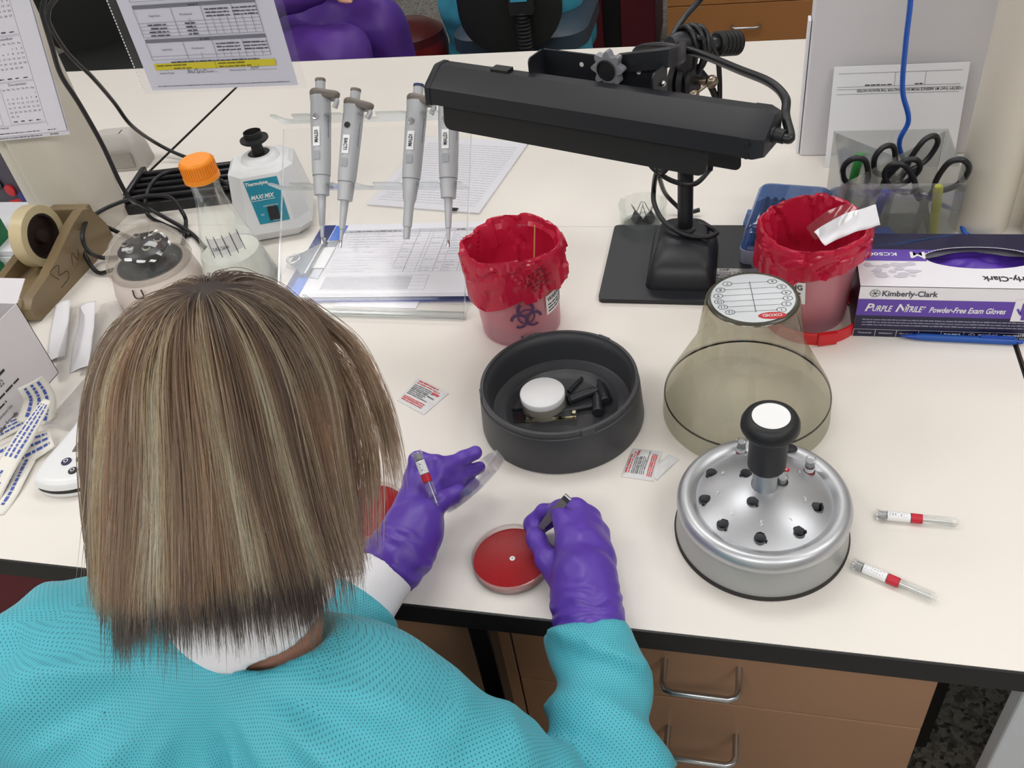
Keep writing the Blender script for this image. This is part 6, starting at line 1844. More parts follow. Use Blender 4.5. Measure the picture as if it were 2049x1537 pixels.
for k, cc_ in enumerate(((40, 120, 70), (34, 34, 40), (208, 36, 48), (56, 60, 140))):
    MB().lathe([(0.0001, 0), (0.0125, 0), (0.0125, 0.004), (0.0001, 0.0045)], 24, Matrix.Translation((-0.030 + 0.027 * k, -0.0145, 0.075 - 0.014 * k)) @ Matrix.Rotation(math.pi / 2, 4, 'X')).build('marker_end', M('pack_ink_%d' % k, cc_, 0.4), mp_, 50)
Print().raw([(0.0, 0.012), (0.07, 0.028), (0.07, 0.038), (0.0, 0.020)], [(0, 1, 2, 3)]).build('red_stripe', plane_map((0, -0.0145, 0), (1, 0, 0), (0, 0, 1), 0.0003), RED, mp_)
Print().rect(-0.10, 0.165, 0.07, 0.22).build('blue_header', plane_map((0, -0.0145, 0), (1, 0, 0), (0, 0, 1), 0.0003), M('header_blue', (30, 96, 190), 0.4), mp_)

# ================================================================== beyond the rear bench
t = thing('far_cabinet', 'light brown wooden drawer cabinet with steel handle in the background', 'cabinet', (0.40, 3.0, 0))
MB().box(-0.43, 0.9, 0.018, 0.5, 0.06, 0.9).build('body', WOODE, t)
FW = M('far_wood', (178, 120, 68), 0.45, vary=(6, 0.06))
for z0_, z1_ in ((0.062, 0.37), (0.373, 0.60), (0.603, 0.88)):
    dr = MB().box(-0.43, 0.9, 0.0, 0.017, z0_, z1_, 0.0015).build('drawer', FW, t)
    MB().tube(handle_path(-0.185, -0.085, 0.0, (z0_ + z1_) / 2 + (0.075 if z0_ < .1 else 0), 0.035), 0.005, 8).build('handle', STEEL, dr, 60)
MAR = M('maroon_laminate')
t = thing('maroon_cabinet', 'dark maroon cabinet with black gap standing behind the chair', 'cabinet', (-0.305, 3.42, 0))
MB().box(-0.32, -0.040, 0, 0.4, 0.02, 0.9, 0.003).build('panel', MAR, t)
MB().box(0.040, 0.190, 0, 0.4, 0.02, 0.9, 0.003).build('panel', MAR, t)
MB().box(-0.039, 0.039, 0.03, 0.4, 0.02, 0.9).build('dark_gap', BLKM, t)
t = thing('waste_bin', 'dark red round-topped waste bin on the far floor', 'bin', (-1.00, 2.75, 0))
q = [(0.0001, 0.0), (0.11, 0.0), (0.125, 0.01), (0.14, 0.30), (0.145, 0.31), (0.145, 0.40), (0.13, 0.44), (0.08, 0.47), (0.0001, 0.48)]
MB().lathe(q[:5], 40).build('body', M('orange_red', (176, 52, 28), 0.4), t, 40)
MB().lathe([(0.147, 0.305), (0.15, 0.32), (0.15, 0.37), (0.147, 0.39)], 40).build('band', M('bin_red', (140, 24, 26), 0.35), t, 40)
MB().lathe([(0.147, 0.39), (0.14, 0.42), (0.09, 0.45), (0.0001, 0.46)], 40).build('lid', M('bin_lid', (92, 26, 28), 0.3), t, 40)

def star_base(t, z=0.09, r=0.28, mat=None):
    for k in range(5):
        a = 2 * math.pi * k / 5 + .2
        sp_ = MB().tube([(0, 0, z + .02), (r * math.cos(a), r * math.sin(a), z - 0.015)], [0.022, 0.014], 8).build('spoke', mat, t, 40)
        MB().lathe([(0.0001, -0.012), (0.028, -0.012), (0.03, 0), (0.028, 0.012), (0.0001, 0.012)], 18, Matrix.Translation((r * math.cos(a), r * math.sin(a), 0.030)) @ Matrix.Rotation(a, 4, 'Z') @ Matrix.Rotation(math.pi / 2, 4, 'X')).build('caster', BLKM, sp_, 40)
    MB().cyl((0, 0, z), (0, 0, 0.42), 0.026, 0.022, 16).build('gas_column', M('dark_steel'), t, 40)
def rr3(w_, d_, h_, r_, z):
    return [[(x, y, zz) for x, y in rrect(-w_ + i, w_ - i, -d_ + i, d_ - i, r_, 6)] for zz, i in ((z, 0.02), (z + .015, 0.0), (z + h_ - .02, 0.0), (z + h_, 0.025))]
SEATM = M('seat_teal_dark', (50, 66, 80), 0.5)
def lab_chair(label, loc, rot, back):
    t = thing('lab_chair', label, 'chair', loc, rot)
    star_base(t, mat=BLKM)
    MB().loft(rr3(0.24, 0.23, 0.085, 0.10, 0.42)).build('seat', SEATM, t, 40)
    if back:
        rings = []
        for y, i in ((-0.300, 0.03), (-0.292, 0.0), (-0.262, 0.0), (-0.250, 0.03)):
            rings.append([(x, y + 0.04 * (x / .19) ** 2, z) for x, z in rrect(-0.175 + i, 0.175 - i, 0.47 + i, 0.95 - i, 0.12, 8)])
        MB().loft(rings).build('backrest', M('chair_black', (26, 27, 27), 0.6, bump=(300, .1, .001)), t, 40)
        pr = []
        for k in range(18):
            pr += [(0.026, 0.40 + 0.012 * k), (0.019, 0.406 + 0.012 * k)]
        MB().lathe(pr, 18, Matrix.Translation((0.06, -0.325, 0.0)), True, True).build('bellows_spine', BLKM, t, 30)
        MB().box(0.02, 0.10, -0.345, -0.300, 0.60, 0.69, 0.006).build('back_bracket', M('bracket_dark', (44, 44, 46), 0.4), t, 30)
        MB().box(0.03, 0.085, -0.350, -0.346, 0.645, 0.70, 0.002).build('bracket_window', M('bracket_blue', (80, 170, 205), 0.3), t)
    else:
        MB().loft([[(x, y, z) for x, z in rrect(-0.18 + i, 0.18 - i, 0.62, 0.95, 0.06, 6)] for y, i in ((-0.28, .01), (-0.25, 0.0), (-0.235, .02))]).build('backrest', SEATM, t, 40)
    return t
ch1 = lab_chair('black-backed lab chair with bellows spine occupied by the person in blue', (-0.50, 2.66, 0), 0.0, True)
ch2 = lab_chair('dark teal lab chair under the person in purple', (-1.38, 2.32, 0), -1.75, False)
t = thing('office_chair', 'black chair half hidden behind the hanging printed sheet', 'chair', (-2.05, 2.35, 0), 0.5)
star_base(t, mat=BLKM)
MB().loft(rr3(0.26, 0.25, 0.09, 0.10, 0.42)).build('seat', M('chair_black'), t, 40)
MB().loft([[(x, y, z) for x, z in rrect(-0.22 + i, 0.22 - i, 0.50, 1.0, 0.1, 6)] for y, i in ((0.20, .02), (0.22, 0.0), (0.26, 0.0), (0.27, .02))]).build('backrest', M('chair_black'), t, 40)
MB().cyl((0.1, -0.27, 0.46), (0.18, -0.30, 0.44), 0.012, None, 14).build('lever', CHR, t, 40)
# ================================================================== the person at the bench
def hbasis(tilt, yaw, roll):
    t_, y_, r_ = map(math.radians, (tilt, yaw, roll))
    F_ = np.array([0, math.cos(t_), -math.sin(t_)]); U_ = np.array([0, math.sin(t_), math.cos(t_)]); R_ = np.array([1.0, 0, 0])
    U_, R_ = U_ * math.cos(r_) + R_ * math.sin(r_), R_ * math.cos(r_) - U_ * math.sin(r_)
    Z_ = np.array([[math.cos(y_), -math.sin(y_), 0], [math.sin(y_), math.cos(y_), 0], [0, 0, 1]])
    return Z_ @ U_, Z_ @ F_, Z_ @ R_
HU, HF, HRt = hbasis(47, 3, -6)
HC = Dp(470, 872, 0.745)
HB = np.stack([HRt, HF, HU], 1)                 # columns: right, forward, up of the head
def hp(r, f, u): return HC + HB @ np.array([r, f, u])
def tz(x, y, z): return np.array([x, y, T + z])
PO = np.array([-0.10, -0.44, 0.0])              # where the person sits, on the floor
person = thing('person', 'person in teal gown and purple gloves bent over the bench, hair in a streaked bob', 'person', tuple(PO))
C7 = tz(-0.118, -0.192, 0.240)
SHR, SHL = tz(0.044, -0.212, 0.080), tz(-0.290, -0.200, 0.165)
ELR, ELL = tz(0.188, -0.235, -0.055), tz(-0.175, -0.175, 0.010)
WRR, WRL = np.array(P(1177, 1236, 0.040)), np.array(P(786, 1126, 0.050))
PEL = tz(-0.11, -0.45, -0.22)
MID = tz(-0.10, -0.375, 0.04)
SKIN = M('skin', (206, 150, 128), 0.5, sub=0.12, vary=(60, 0.05))
# ---- body: head with face, neck, trunk, arms and legs as one surface
def head_sdf(p):
    q = (p - HC) @ HB
    d = ell_d(q, (0, -0.010, 0.018), (0.076, 0.094, 0.100))
    d = smin(d, ell_d(q, (0, 0.032, -0.037), (0.066, 0.068, 0.080)), 0.03)          # face
    d = smin(d, ell_d(q, (0, 0.058, -0.088), (0.036, 0.034, 0.028)), 0.03)          # jaw and chin
    d = smin(d, cone_d(q, (0, 0.094, 0.000), (0, 0.112, -0.040), 0.008, 0.012), 0.014)  # nose
    d = smin(d, ell_d(q, (0, 0.086, 0.018), (0.044, 0.012, 0.010)), 0.015)          # brow
    for s_ in (-1, 1):
        d = smax(d, -ell_d(q, (s_ * 0.030, 0.098, -0.002), (0.017, 0.012, 0.011)), 0.008)   # eye socket
        d = np.minimum(d, ell_d(q, (s_ * 0.030, 0.080, -0.002), (0.012, 0.012, 0.012)))      # eyeball
        d = smin(d, ell_d(q, (s_ * 0.048, 0.062, -0.040), (0.022, 0.022, 0.024)), 0.02)      # cheek
        e = ell_d(q, (s_ * 0.078, -0.006, -0.016), (0.010, 0.020, 0.032))
        e = smax(e, -ell_d(q, (s_ * 0.088, -0.002, -0.012), (0.008, 0.010, 0.018)), 0.004)
        d = smin(d, e, 0.006)                                                            # ear
    d = smin(d, ell_d(q, (0, 0.093, -0.066), (0.021, 0.008, 0.0055)), 0.006)         # lips
    d = smin(d, ell_d(q, (0, 0.091, -0.076), (0.018, 0.008, 0.0055)), 0.006)
    return d
def limb(p, pts, rs, k=0.03):
    d = None
    for i in range(len(pts) - 1):
        e = cone_d(p, pts[i], pts[i + 1], rs[i], rs[i + 1])
        d = e if d is None else smin(d, e, k)
    return d
KNR, KNL = tz(-0.03, -0.06, -0.25), tz(-0.24, -0.06, -0.22)
FTR, FTL = np.array([-0.02, -0.10, 0.08]), np.array([-0.25, -0.10, 0.08])
def body_sdf(p):
    d = head_sdf(p)
    d = smin(d, cone_d(p, hp(0, -0.035, -0.06), C7 + [0.004, 0.022, -0.07], 0.050, 0.050), 0.02)
    tr_ = smin(cone_d(p, C7 + [0.055, 0.02, -0.165], PEL + [0.07, 0.01, 0], 0.072, 0.09), cone_d(p, C7 + [-0.06, 0.02, -0.145], PEL + [-0.07, 0.01, 0], 0.072, 0.09), 0.03)
    d = smin(d, tr_, 0.04)
    for sh, el, wr in ((SHR, ELR, WRR), (SHL, ELL, WRL)):
        d = smin(d, limb(p, [C7 + (sh - C7) * .25 - [0, -.01, .075], sh - [0, 0, .012], el, wr], [0.034, 0.038, 0.034, 0.024], 0.015), 0.015)
    for s_, kn, ft in ((1, KNR, FTR), (-1, KNL, FTL)):
        d = smin(d, limb(p, [PEL + [s_ * .08, 0, 0], kn, ft], [0.085, 0.058, 0.040]), 0.04)
        d = smin(d, cone_d(p, ft - [0, 0, 0.035], ft + [0, 0.14, -0.045], 0.036, 0.030), 0.02)
    return d
bv, bf = nets(body_sdf, [-0.42, -0.62, 0.0], [0.32, 0.16, T + 0.56], 0.008)
np_mesh('body', bv - PO, bf, SKIN, person)
hv, hf = nets(lambda p: head_sdf(p) - 0.0006, HC - 0.15, HC + 0.15, 0.0042)
hm = np_mesh('face_detail', hv - PO, hf, SKIN, person)
for s_ in (-1, 1):
    e = HB @ np.array([s_ * 0.030, 0.0835, -0.002]) + HC - PO
    MB().sphere(tuple(e), 0.0098, 18, 12).build('eye', M('eye_white', (236, 232, 228), 0.2), person, 180)
    e2 = HB @ np.array([s_ * 0.030, 0.0925, -0.002]) + HC - PO
    MB().sphere(tuple(e2), 0.0045, 14, 10).build('iris', M('iris_brown', (74, 54, 40), 0.2), person, 180)
# ---- trousers and shoes
TRS = M('trouser_navy', (44, 46, 60), 0.8)
def trouser_sdf(p):
    d = smin(cone_d(p, PEL + [-.07, 0, 0], PEL + [.07, 0, 0], 0.125, 0.125), cone_d(p, PEL + [0, .02, .08], PEL, 0.13, 0.13), 0.05)
    for s_, kn, ft in ((1, KNR, FTR), (-1, KNL, FTL)):
        d = smin(d, limb(p, [PEL + [s_ * .08, 0, 0], kn, ft + [0, -0.005, 0.02]], [0.105, 0.075, 0.062]), 0.04)
    return smax(d, 0.065 - p[..., 2], 0.005)
v_, f_ = nets(trouser_sdf, [-0.45, -0.66, 0.03], [0.30, 0.10, T + 0.05], 0.012)
np_mesh('trousers', v_ - PO, f_, TRS, person)
for ft in (FTR, FTL):
    v_, f_ = nets(lambda p: smax(smin(cone_d(p, ft - [0, 0.02, 0.032], ft + [0, 0.15, -0.045], 0.046, 0.036), cone_d(p, ft, ft - [0, 0, .03], 0.046, 0.046), 0.02), 0.002 - p[..., 2], 0.004), ft - [.08, .10, .1], ft + [.08, .24, .08], 0.008)
    np_mesh('shoe', v_ - PO, f_, M('shoe_dark', (40, 40, 44), 0.5), person)

# ---- gown
def gown_mat():
    m = M('gown_teal', (70, 184, 200), 0.62, sheen=0.1)
    nt = m.node_tree; b = nt.nodes['Principled BSDF']
    uv = nt.nodes.new('ShaderNodeUVMap'); uv.uv_map = 'fabric'
    def dots(rot_off):
        mp = nt.nodes.new('ShaderNodeMapping'); mp.inputs['Scale'].default_value = (1 / 0.0042, 1 / 0.0048, 1)
        mp.inputs['Location'].default_value = (rot_off, rot_off, 0)
        nt.links.new(uv.outputs[0], mp.inputs[0])
        fr = nt.nodes.new('ShaderNodeVectorMath'); fr.operation = 'FRACTION'
        nt.links.new(mp.outputs[0], fr.inputs[0])
        sb_ = nt.nodes.new('ShaderNodeVectorMath'); sb_.operation = 'SUBTRACT'; sb_.inputs[1].default_value = (0.5, 0.5, 0)
        nt.links.new(fr.outputs[0], sb_.inputs[0])
        sc = nt.nodes.new('ShaderNodeVectorMath'); sc.operation = 'MULTIPLY'; sc.inputs[1].default_value = (1, 1, 0)
        nt.links.new(sb_.outputs[0], sc.inputs[0])
        ln = nt.nodes.new('ShaderNodeVectorMath'); ln.operation = 'LENGTH'
        nt.links.new(sc.outputs[0], ln.inputs[0])
        return ln
    a, c = dots(0.0), dots(0.5)
    mn = nt.nodes.new('ShaderNodeMath'); mn.operation = 'MINIMUM'
    nt.links.new(a.outputs['Value'], mn.inputs[0]); nt.links.new(c.outputs['Value'], mn.inputs[1])
    rmp = nt.nodes.new('ShaderNodeMapRange'); rmp.inputs[1].default_value = 0.10; rmp.inputs[2].default_value = 0.15
    nt.links.new(mn.outputs[0], rmp.inputs[0])
    tc = nt.nodes.new('ShaderNodeTexCoord'); n = nt.nodes.new('ShaderNodeTexNoise'); n.inputs['Scale'].default_value = 9; n.inputs['Detail'].default_value = 4
    nt.links.new(tc.outputs['Object'], n.inputs['Vector'])
    cl = nt.nodes.new('ShaderNodeMix'); cl.data_type = 'RGBA'
    cl.inputs[6].default_value = rgb(66, 170, 188); cl.inputs[7].default_value = rgb(92, 196, 213)
    nt.links.new(n.outputs['Fac'], cl.inputs[0])
    mx = nt.nodes.new('ShaderNodeMix'); mx.data_type = 'RGBA'
    mx.inputs[6].default_value = rgb(36, 108, 122)
    nt.links.new(rmp.outputs[0], mx.inputs[0]); nt.links.new(cl.outputs[2], mx.inputs[7])
    nt.links.new(mx.outputs[2], b.inputs['Base Color'])
    n2 = nt.nodes.new('ShaderNodeTexNoise'); n2.inputs['Scale'].default_value = 55; n2.inputs['Detail'].default_value = 4
    nt.links.new(tc.outputs['Object'], n2.inputs['Vector'])
    bp = nt.nodes.new('ShaderNodeBump'); bp.inputs['Strength'].default_value = 0.25; bp.inputs['Distance'].default_value = 0.004
    nt.links.new(n2.outputs['Fac'], bp.inputs['Height']); nt.links.new(bp.outputs[0], b.inputs['Normal'])
    return m
GOWN = gown_mat()
NK0, NK1 = hp(0, -0.03, -0.08), C7 + np.array([0.012, 0.030, -0.020])
def shoulder_d(p):
    return cone_d(p, C7 + [0.012, 0.0, -0.055], SHR + [-0.004, 0, 0.0], 0.052, 0.066), cone_d(p, C7 + [-0.03, 0.0, -0.050], SHL + [0.012, 0, 0.0], 0.052, 0.068)
def torso_d(p):
    a = cone_d(p, C7 + [0.070, -0.012, -0.135], PEL + [0.095, -0.01, -0.02], 0.098, 0.150)
    b = cone_d(p, C7 + [-0.075, -0.012, -0.105], PEL + [-0.095, -0.01, -0.02], 0.098, 0.150)
    d = smin(a, b, 0.07)
    sr, sl = shoulder_d(p)
    return smin(smin(d, sr, 0.045), sl, 0.05)
def cuffpt(el, wr, k): return el + (wr - el) * k
GUR, GFR = [SHR, ELR], [ELR, cuffpt(ELR, WRR, 0.95)]
GUL, GFL = [SHL, ELL], [ELL, cuffpt(ELL, WRL, 0.76)]
def sleeve_fold(p, a, b, amp, seed):
    ab = b - a; L = np.linalg.norm(ab); t_ = ((p - a) @ ab) / L
    q = p - a - t_[..., None] * (ab / L)
    s = np.stack([t_ * 26 + q[..., 0] * 14, q[..., 1] * 14 + t_ * 6 + seed, q[..., 2] * 14 + seed * 2.3], -1)
    r_ = vnoise(s)
    return amp * (1 - np.abs(r_) * 2.0) + amp * .5 * vnoise(s * 2.1 + 5)
def gown_parts(p):
    dt_ = torso_d(p)
    # folds that run down the back from the collar
    q = p - (C7 + [0, -0.03, 0.0])
    ang = np.arctan2(q[..., 0], -q[..., 1] + 0.5 * -q[..., 2] + 1e-6)
    rad = np.linalg.norm(q, axis=-1)
    rdg = 1 - 2 * np.abs(vnoise(np.stack([ang * 4.6 + 10, rad * 3.0 + 3, rad * 0 + 2.5], -1)))
    fold = rdg * 0.021 * np.clip((rad - .03) / .12, 0, 1) + vnoise(np.stack([ang * 8 + 4, rad * 9, rad * 0 + 7.5], -1)) * 0.007 * np.clip((rad - .02) / .08, 0, 1) + 0.0035 * vnoise(p * 26)
    pl_ = np.sin(ang * 9.0 + 2.2 * vnoise(np.stack([rad * 7, ang * 1.5, rad * 0 + 1.1], -1)))
    fold = fold + 0.0075 * np.sign(pl_) * np.abs(pl_) ** 1.5 * np.clip((rad - .05) / .12, 0, 1)
    dt_ = dt_ - fold * np.clip((0.045 - q[..., 1]) / 0.05, 0, 1)
    ur = cone_d(p, GUR[0], GUR[1], 0.066, 0.066) - sleeve_fold(p, *GUR, 0.010, 1.0)
    fr = cone_d(p, GFR[0], GFR[1], 0.066, 0.040) - sleeve_fold(p, *GFR, 0.009, 4.0)
    ul = cone_d(p, GUL[0], GUL[1], 0.066, 0.066) - sleeve_fold(p, *GUL, 0.010, 2.0)
    fl = cone_d(p, GFL[0], GFL[1], 0.062, 0.042) - sleeve_fold(p, *GFL, 0.005, 3.0)
    return dt_, ur, fr, ul, fl
def gown_sdf(p):
    dt_, ur, fr, ul, fl = gown_parts(p)
    d = smin(smin(smin(dt_, ur, 0.035), ul, 0.035), smin(fr, 9 + 0 * fr, 0.01), 0.02)
    d = smin(d, fl, 0.02)
    # sleeve ends are cut square, the neck is open
    for a, b in (GFR, GFL):
        ax = unit(b - a); s_ = (p - b) @ ax
        near = np.linalg.norm(p - b, axis=-1) < 0.09
        d = np.where(near, smax(d, s_ - 0.004, 0.006), d)
    d = smax(d, -cone_d(p, NK0, NK1, 0.056, 0.056), 0.010)
    d = smax(d, (T - 0.30) - p[..., 2], 0.01)
    return d
gv, gf = nets(gown_sdf, [-0.46, -0.66, T - 0.31], [0.32, 0.08, T + 0.36], 0.0058)
gv = relax(gv, gf, 4)
gown = np_mesh('gown', gv - PO, gf, GOWN, person)
# fabric coordinates: each panel (back, sleeves) unrolled along its own axis, so the dots break at the seams
fc = gv[gf].mean(1)
parts_d = np.stack([x for x in gown_parts(fc)] + [x - 0.012 for x in shoulder_d(fc)], -1)
parts_d[:, 5] = np.where(fc[:, 0] > C7[0] + 0.07, parts_d[:, 5], 9); parts_d[:, 6] = np.where(fc[:, 0] < C7[0] - 0.08, parts_d[:, 6], 9)
which = np.argmin(parts_d, -1)
axes = [(C7 + [0, -.03, -.05], PEL), tuple(GUR), tuple(GFR), tuple(GUL), tuple(GFL), (C7 + [0.012, 0, -.055], SHR), (C7 + [-.03, 0, -.05], SHL)]
uvs = np.zeros(gf.shape + (2,))
for k, (a, b) in enumerate(axes):
    sel = which == k
    if not sel.any():
        continue
    ax = unit(np.asarray(b) - a)
    e1 = unit(np.cross(ax, [1.0, 0, 0]) if abs(ax[0]) < .9 else np.cross(ax, [0, 1.0, 0])); e2 = np.cross(ax, e1)
    pts = gv[gf[sel]] - a
    t_ = pts @ ax
    if k == 0:
        nb = unit(np.cross(ax, [1.0, 0, 0])); nb = nb if nb[2] > 0 else -nb
        hgt = pts @ nb
        uvs[sel] = np.stack([pts[..., 0] + np.tanh(pts[..., 0] / 0.06) * 0.85 * (np.percentile(hgt, 97) - hgt), t_], -1)
    else:
        cen = pts.mean(1)
        a0_ = np.arctan2(cen @ e2, cen @ e1)
        an = np.arctan2(pts @ e2, pts @ e1)
        an = a0_[:, None] + (an - a0_[:, None] + np.pi) % (2 * np.pi) - np.pi
        uvs[sel] = np.stack([an * 0.058, t_], -1)
ul_ = gown.data.uv_layers.new(name='fabric')
ul_.data.foreach_set('uv', uvs.reshape(-1))
# white collar of the shirt under the gown
WK = M('white_knit', (238, 236, 240), 0.75, bump=(260, 0.25, 0.001))
nax = unit(NK0 - NK1)
def collar_sdf(p):
    c_ = NK1 + nax * 0.040
    q = p - c_; s_ = q @ nax
    rr_ = np.linalg.norm(q - s_[..., None] * nax, axis=-1)
    return np.maximum(np.abs(rr_ - (0.059 - 0.10 * np.clip(s_, -.02, .03))) - 0.0045, np.abs(s_ + 0.006) - 0.022) - 0.002 + 0.002 * vnoise(p * 40)
v_, f_ = nets(collar_sdf, NK1 - 0.12, NK1 + 0.13, 0.0045)
np_mesh('shirt_collar', v_ - PO, f_, WK, person)
def cuff(el, wr, k0, k1, r0, r1, seed):
    a, b = el + (wr - el) * k0, el + (wr - el) * k1
    L = np.linalg.norm(b - a); ax = unit(b - a); e1 = unit(np.cross(ax, [0, 0, 1])); e2 = np.cross(ax, e1)
    V, Fq = [], []
    n1, n2 = 44, 9
    for j in range(n2):
        s_ = j / (n2 - 1)
        for i in range(n1):
            an = 2 * math.pi * i / n1
            r_ = r0 + (r1 - r0) * s_ + 0.0012 * math.sin(an * 5 + seed) * (1 - s_)
            V.append(a + ax * L * s_ + (e1 * math.cos(an) + e2 * math.sin(an)) * r_ - PO)
    Fq = [(j * n1 + i, j * n1 + (i + 1) % n1, (j + 1) * n1 + (i + 1) % n1, (j + 1) * n1 + i) for j in range(n2 - 1) for i in range(n1)]
    MB().add(V, Fq).build('knit_cuff', WK, person, 180, solid=0.002)
cuff(ELR, WRR, 0.86, 1.00, 0.035, 0.031, 1.0)
cuff(ELL, WRL, 0.62, 1.00, 0.040, 0.032, 2.0)

# ---- gloves
NITG = M('glove_nitrile', (94, 60, 172), 0.42, bump=(120, 0.18, 0.0012), vary=(20, 0.05))
def make_glove(joints, thumb, palm, wrist, cuffdir, name, cuff_r=0.034):
    def f(p):
        d = None
        for pts, rs in palm:
            e = limb(p, pts, rs, 0.012)
            d = e if d is None else smin(d, e, 0.022)
        for pts, rs in joints:
            d = smin(smin(d, limb(p, pts, rs, 0.004), 0.0065), cone_d(p, pts[0], pts[1], rs[0] * 1.08, rs[1] * 1.04), 0.013)
        d = smin(d, limb(p, thumb[0], thumb[1], 0.006), 0.010)
        # cuff
        ax = unit(cuffdir); s_ = (p - wrist) @ ax
        c_ = cone_d(p, wrist - ax * 0.025, wrist + ax * 0.045, 0.030, cuff_r)
        d = smin(d, c_, 0.014)
        wr_ = 0.0010 * np.sin(s_ * 420 + 3.5 * vnoise(p * 50)) * np.clip((s_ + 0.022) / 0.02, 0, 1)
        d = d - wr_ - 0.0009 * vnoise(p * 90)
        d = smax(d, s_ - 0.030 - 0.004 * vnoise(p * 30), 0.0015)
        inner = cone_d(p, wrist - ax * 0.01, wrist + ax * 0.07, 0.027, cuff_r - 0.002)
        return smax(d, -np.where(s_ > 0.012, inner, 9.0), 0.001)
    allp = np.concatenate([np.array(q[0]) for q in joints + palm] + [np.array(thumb[0]), [wrist]])
    v_, f_ = nets(f, allp.min(0) - 0.07, allp.max(0) + 0.07, 0.0021)
    return np_mesh(name, v_ - PO, f_, NITG, person)
def J(*l): return [np.array(P(u, v, z)) for u, v, z in l]
FR = [0.0098, 0.0092, 0.0086, 0.0078]
wrR = WRR + (WRR - ELR) * 0.06
rj = [
    (J((1141, 1088, .060), (1124, 1022, .056), (1088, 1024, .040), (1062, 1048, .024)), FR),
    (J((1164, 1082, .063), (1153, 1020, .052), (1115, 1030, .028), (1082, 1056, .016)), FR),
    (J((1184, 1094, .056), (1180, 1036, .042), (1150, 1052, .018), (1124, 1080, .012)), FR),
    (J((1200, 1118, .046), (1198, 1068, .033), (1176, 1088, .013), (1155, 1108, .010)), [.0095, .0088, .0078, .007]),
]
rpalm = [
    ([wrR] + J((1141, 1092, .054)), [0.024, 0.014]),
    ([wrR] + J((1165, 1088, .056)), [0.025, 0.0145]),
    ([wrR] + J((1187, 1100, .050)), [0.024, 0.0135]),
    ([wrR] + J((1202, 1124, .040)), [0.022, 0.0125]),
]
rth = (J((1140, 1185, .036), (1094, 1120, .034), (1074, 1080, .028), (1068, 1050, .022)), [0.016, 0.0125, 0.0105, 0.009])
make_glove(rj, rth, rpalm, wrR, ELR - WRR, 'glove', 0.037)
wrL = WRL + (WRL - ELL) * 0.08
lj = [
    (J((832, 958, .072), (838, 925, .084), (872, 925, .086), (879, 955, .076)), FR),
    (J((853, 962, .070), (895, 936, .074), (925, 918, .072), (951, 906, .070)), FR),
    (J((866, 980, .062), (908, 958, .058), (935, 944, .052), (958, 936, .046)), FR),
    (J((868, 1004, .052), (905, 990, .044), (930, 978, .036), (948, 966, .032)), [.0088, .0082, .0078, .007]),
]
lpalm = [
    ([wrL] + J((836, 962, .068)), [0.024, 0.0135]),
    ([wrL] + J((852, 968, .066)), [0.025, 0.014]),
    ([wrL] + J((862, 986, .058)), [0.024, 0.013]),
    ([wrL] + J((864, 1008, .048)), [0.022, 0.012]),
]
lth = (J((815, 1062, .066), (848, 1026, .076), (880, 1004, .076), (916, 984, .074)), [0.016, 0.0125, 0.0108, 0.0092])
make_glove(lj, lth, lpalm, wrL, ELL - WRL, 'glove', 0.036)

# ---- hair
rs = np.random.RandomState(11)
N = 40000
def sphere_pts(n):
    v = rs.randn(n, 3); return v / np.linalg.norm(v, axis=1)[:, None]
cand = sphere_pts(N * 3)
r_, f_, u_ = cand.T
keep = (u_ > -0.62) & ~((f_ > 0.30) & (u_ < 0.40)) & ~((f_ > 0.62) & (u_ < 0.62)) & ~((np.abs(r_) > .75) & (f_ > -.05) & (u_ < .12))
cand = cand[keep][:N]; N = len(cand)
SK = np.array([0.0775, 0.0955, 0.104])
cen0 = np.array([0, -0.008, 0.016])
root = cand * SK + cen0
wh = unit([0.05, -0.42, 0.90]); whp = wh * SK + cen0
front = unit([0.06, 0.72, 0.72]) * SK + cen0
seg = front - whp
tt = np.clip(((root - whp) @ seg) / (seg @ seg), 0, 1)
near = whp + tt[:, None] * seg
away = root - near
away /= np.maximum(np.linalg.norm(away, axis=1)[:, None], 1e-4)
gl_ = HB.T @ np.array([0, 0, -1.0])              # gravity in head coordinates
style = unit(np.array([0, 0, -1.0]) * 0.72 + gl_ * 0.38)
az = np.arctan2(root[:, 0] - whp[0], -(root[:, 1] - whp[1]) + 0.6 * (whp[2] - root[:, 2]))
clump = vnoise(np.stack([az * 9 + 30, tt * 3 + 5, np.zeros(N) + 3.3], -1))
clump2 = vnoise(np.stack([az * 26 + 12, root[:, 2] * 30, np.zeros(N) + 9.1], -1))
vol = np.clip(0.5 - root[:, 0] / 0.10, 0, 1)              # fuller on the left, tucked behind the ear on the right
layer = 1.03 + (0.07 + 0.16 * vol) * rs.rand(N) ** 0.7 + 0.03 * clump2
layer = np.where(root[:, 2] < -0.03, 1.03 + 0.06 * rs.rand(N), layer)
uend = -0.108 + 0.008 * rs.randn(N) + 0.010 * clump2
under = root[:, 2] < -0.028
uend = np.where(under, -0.136 + 0.010 * rs.randn(N), uend)
pth = [root.copy()]
n0 = (root - cen0) / SK ** 2; n0 /= np.linalg.norm(n0, axis=1)[:, None]
d = away * 0.75 + n0 * 0.35 + style * 0.3 + 0.06 * rs.randn(N, 3)
d /= np.linalg.norm(d, axis=1)[:, None]
p = root.copy()
sway = rs.randn(N, 3) * 0.05
STEP = 0.0075
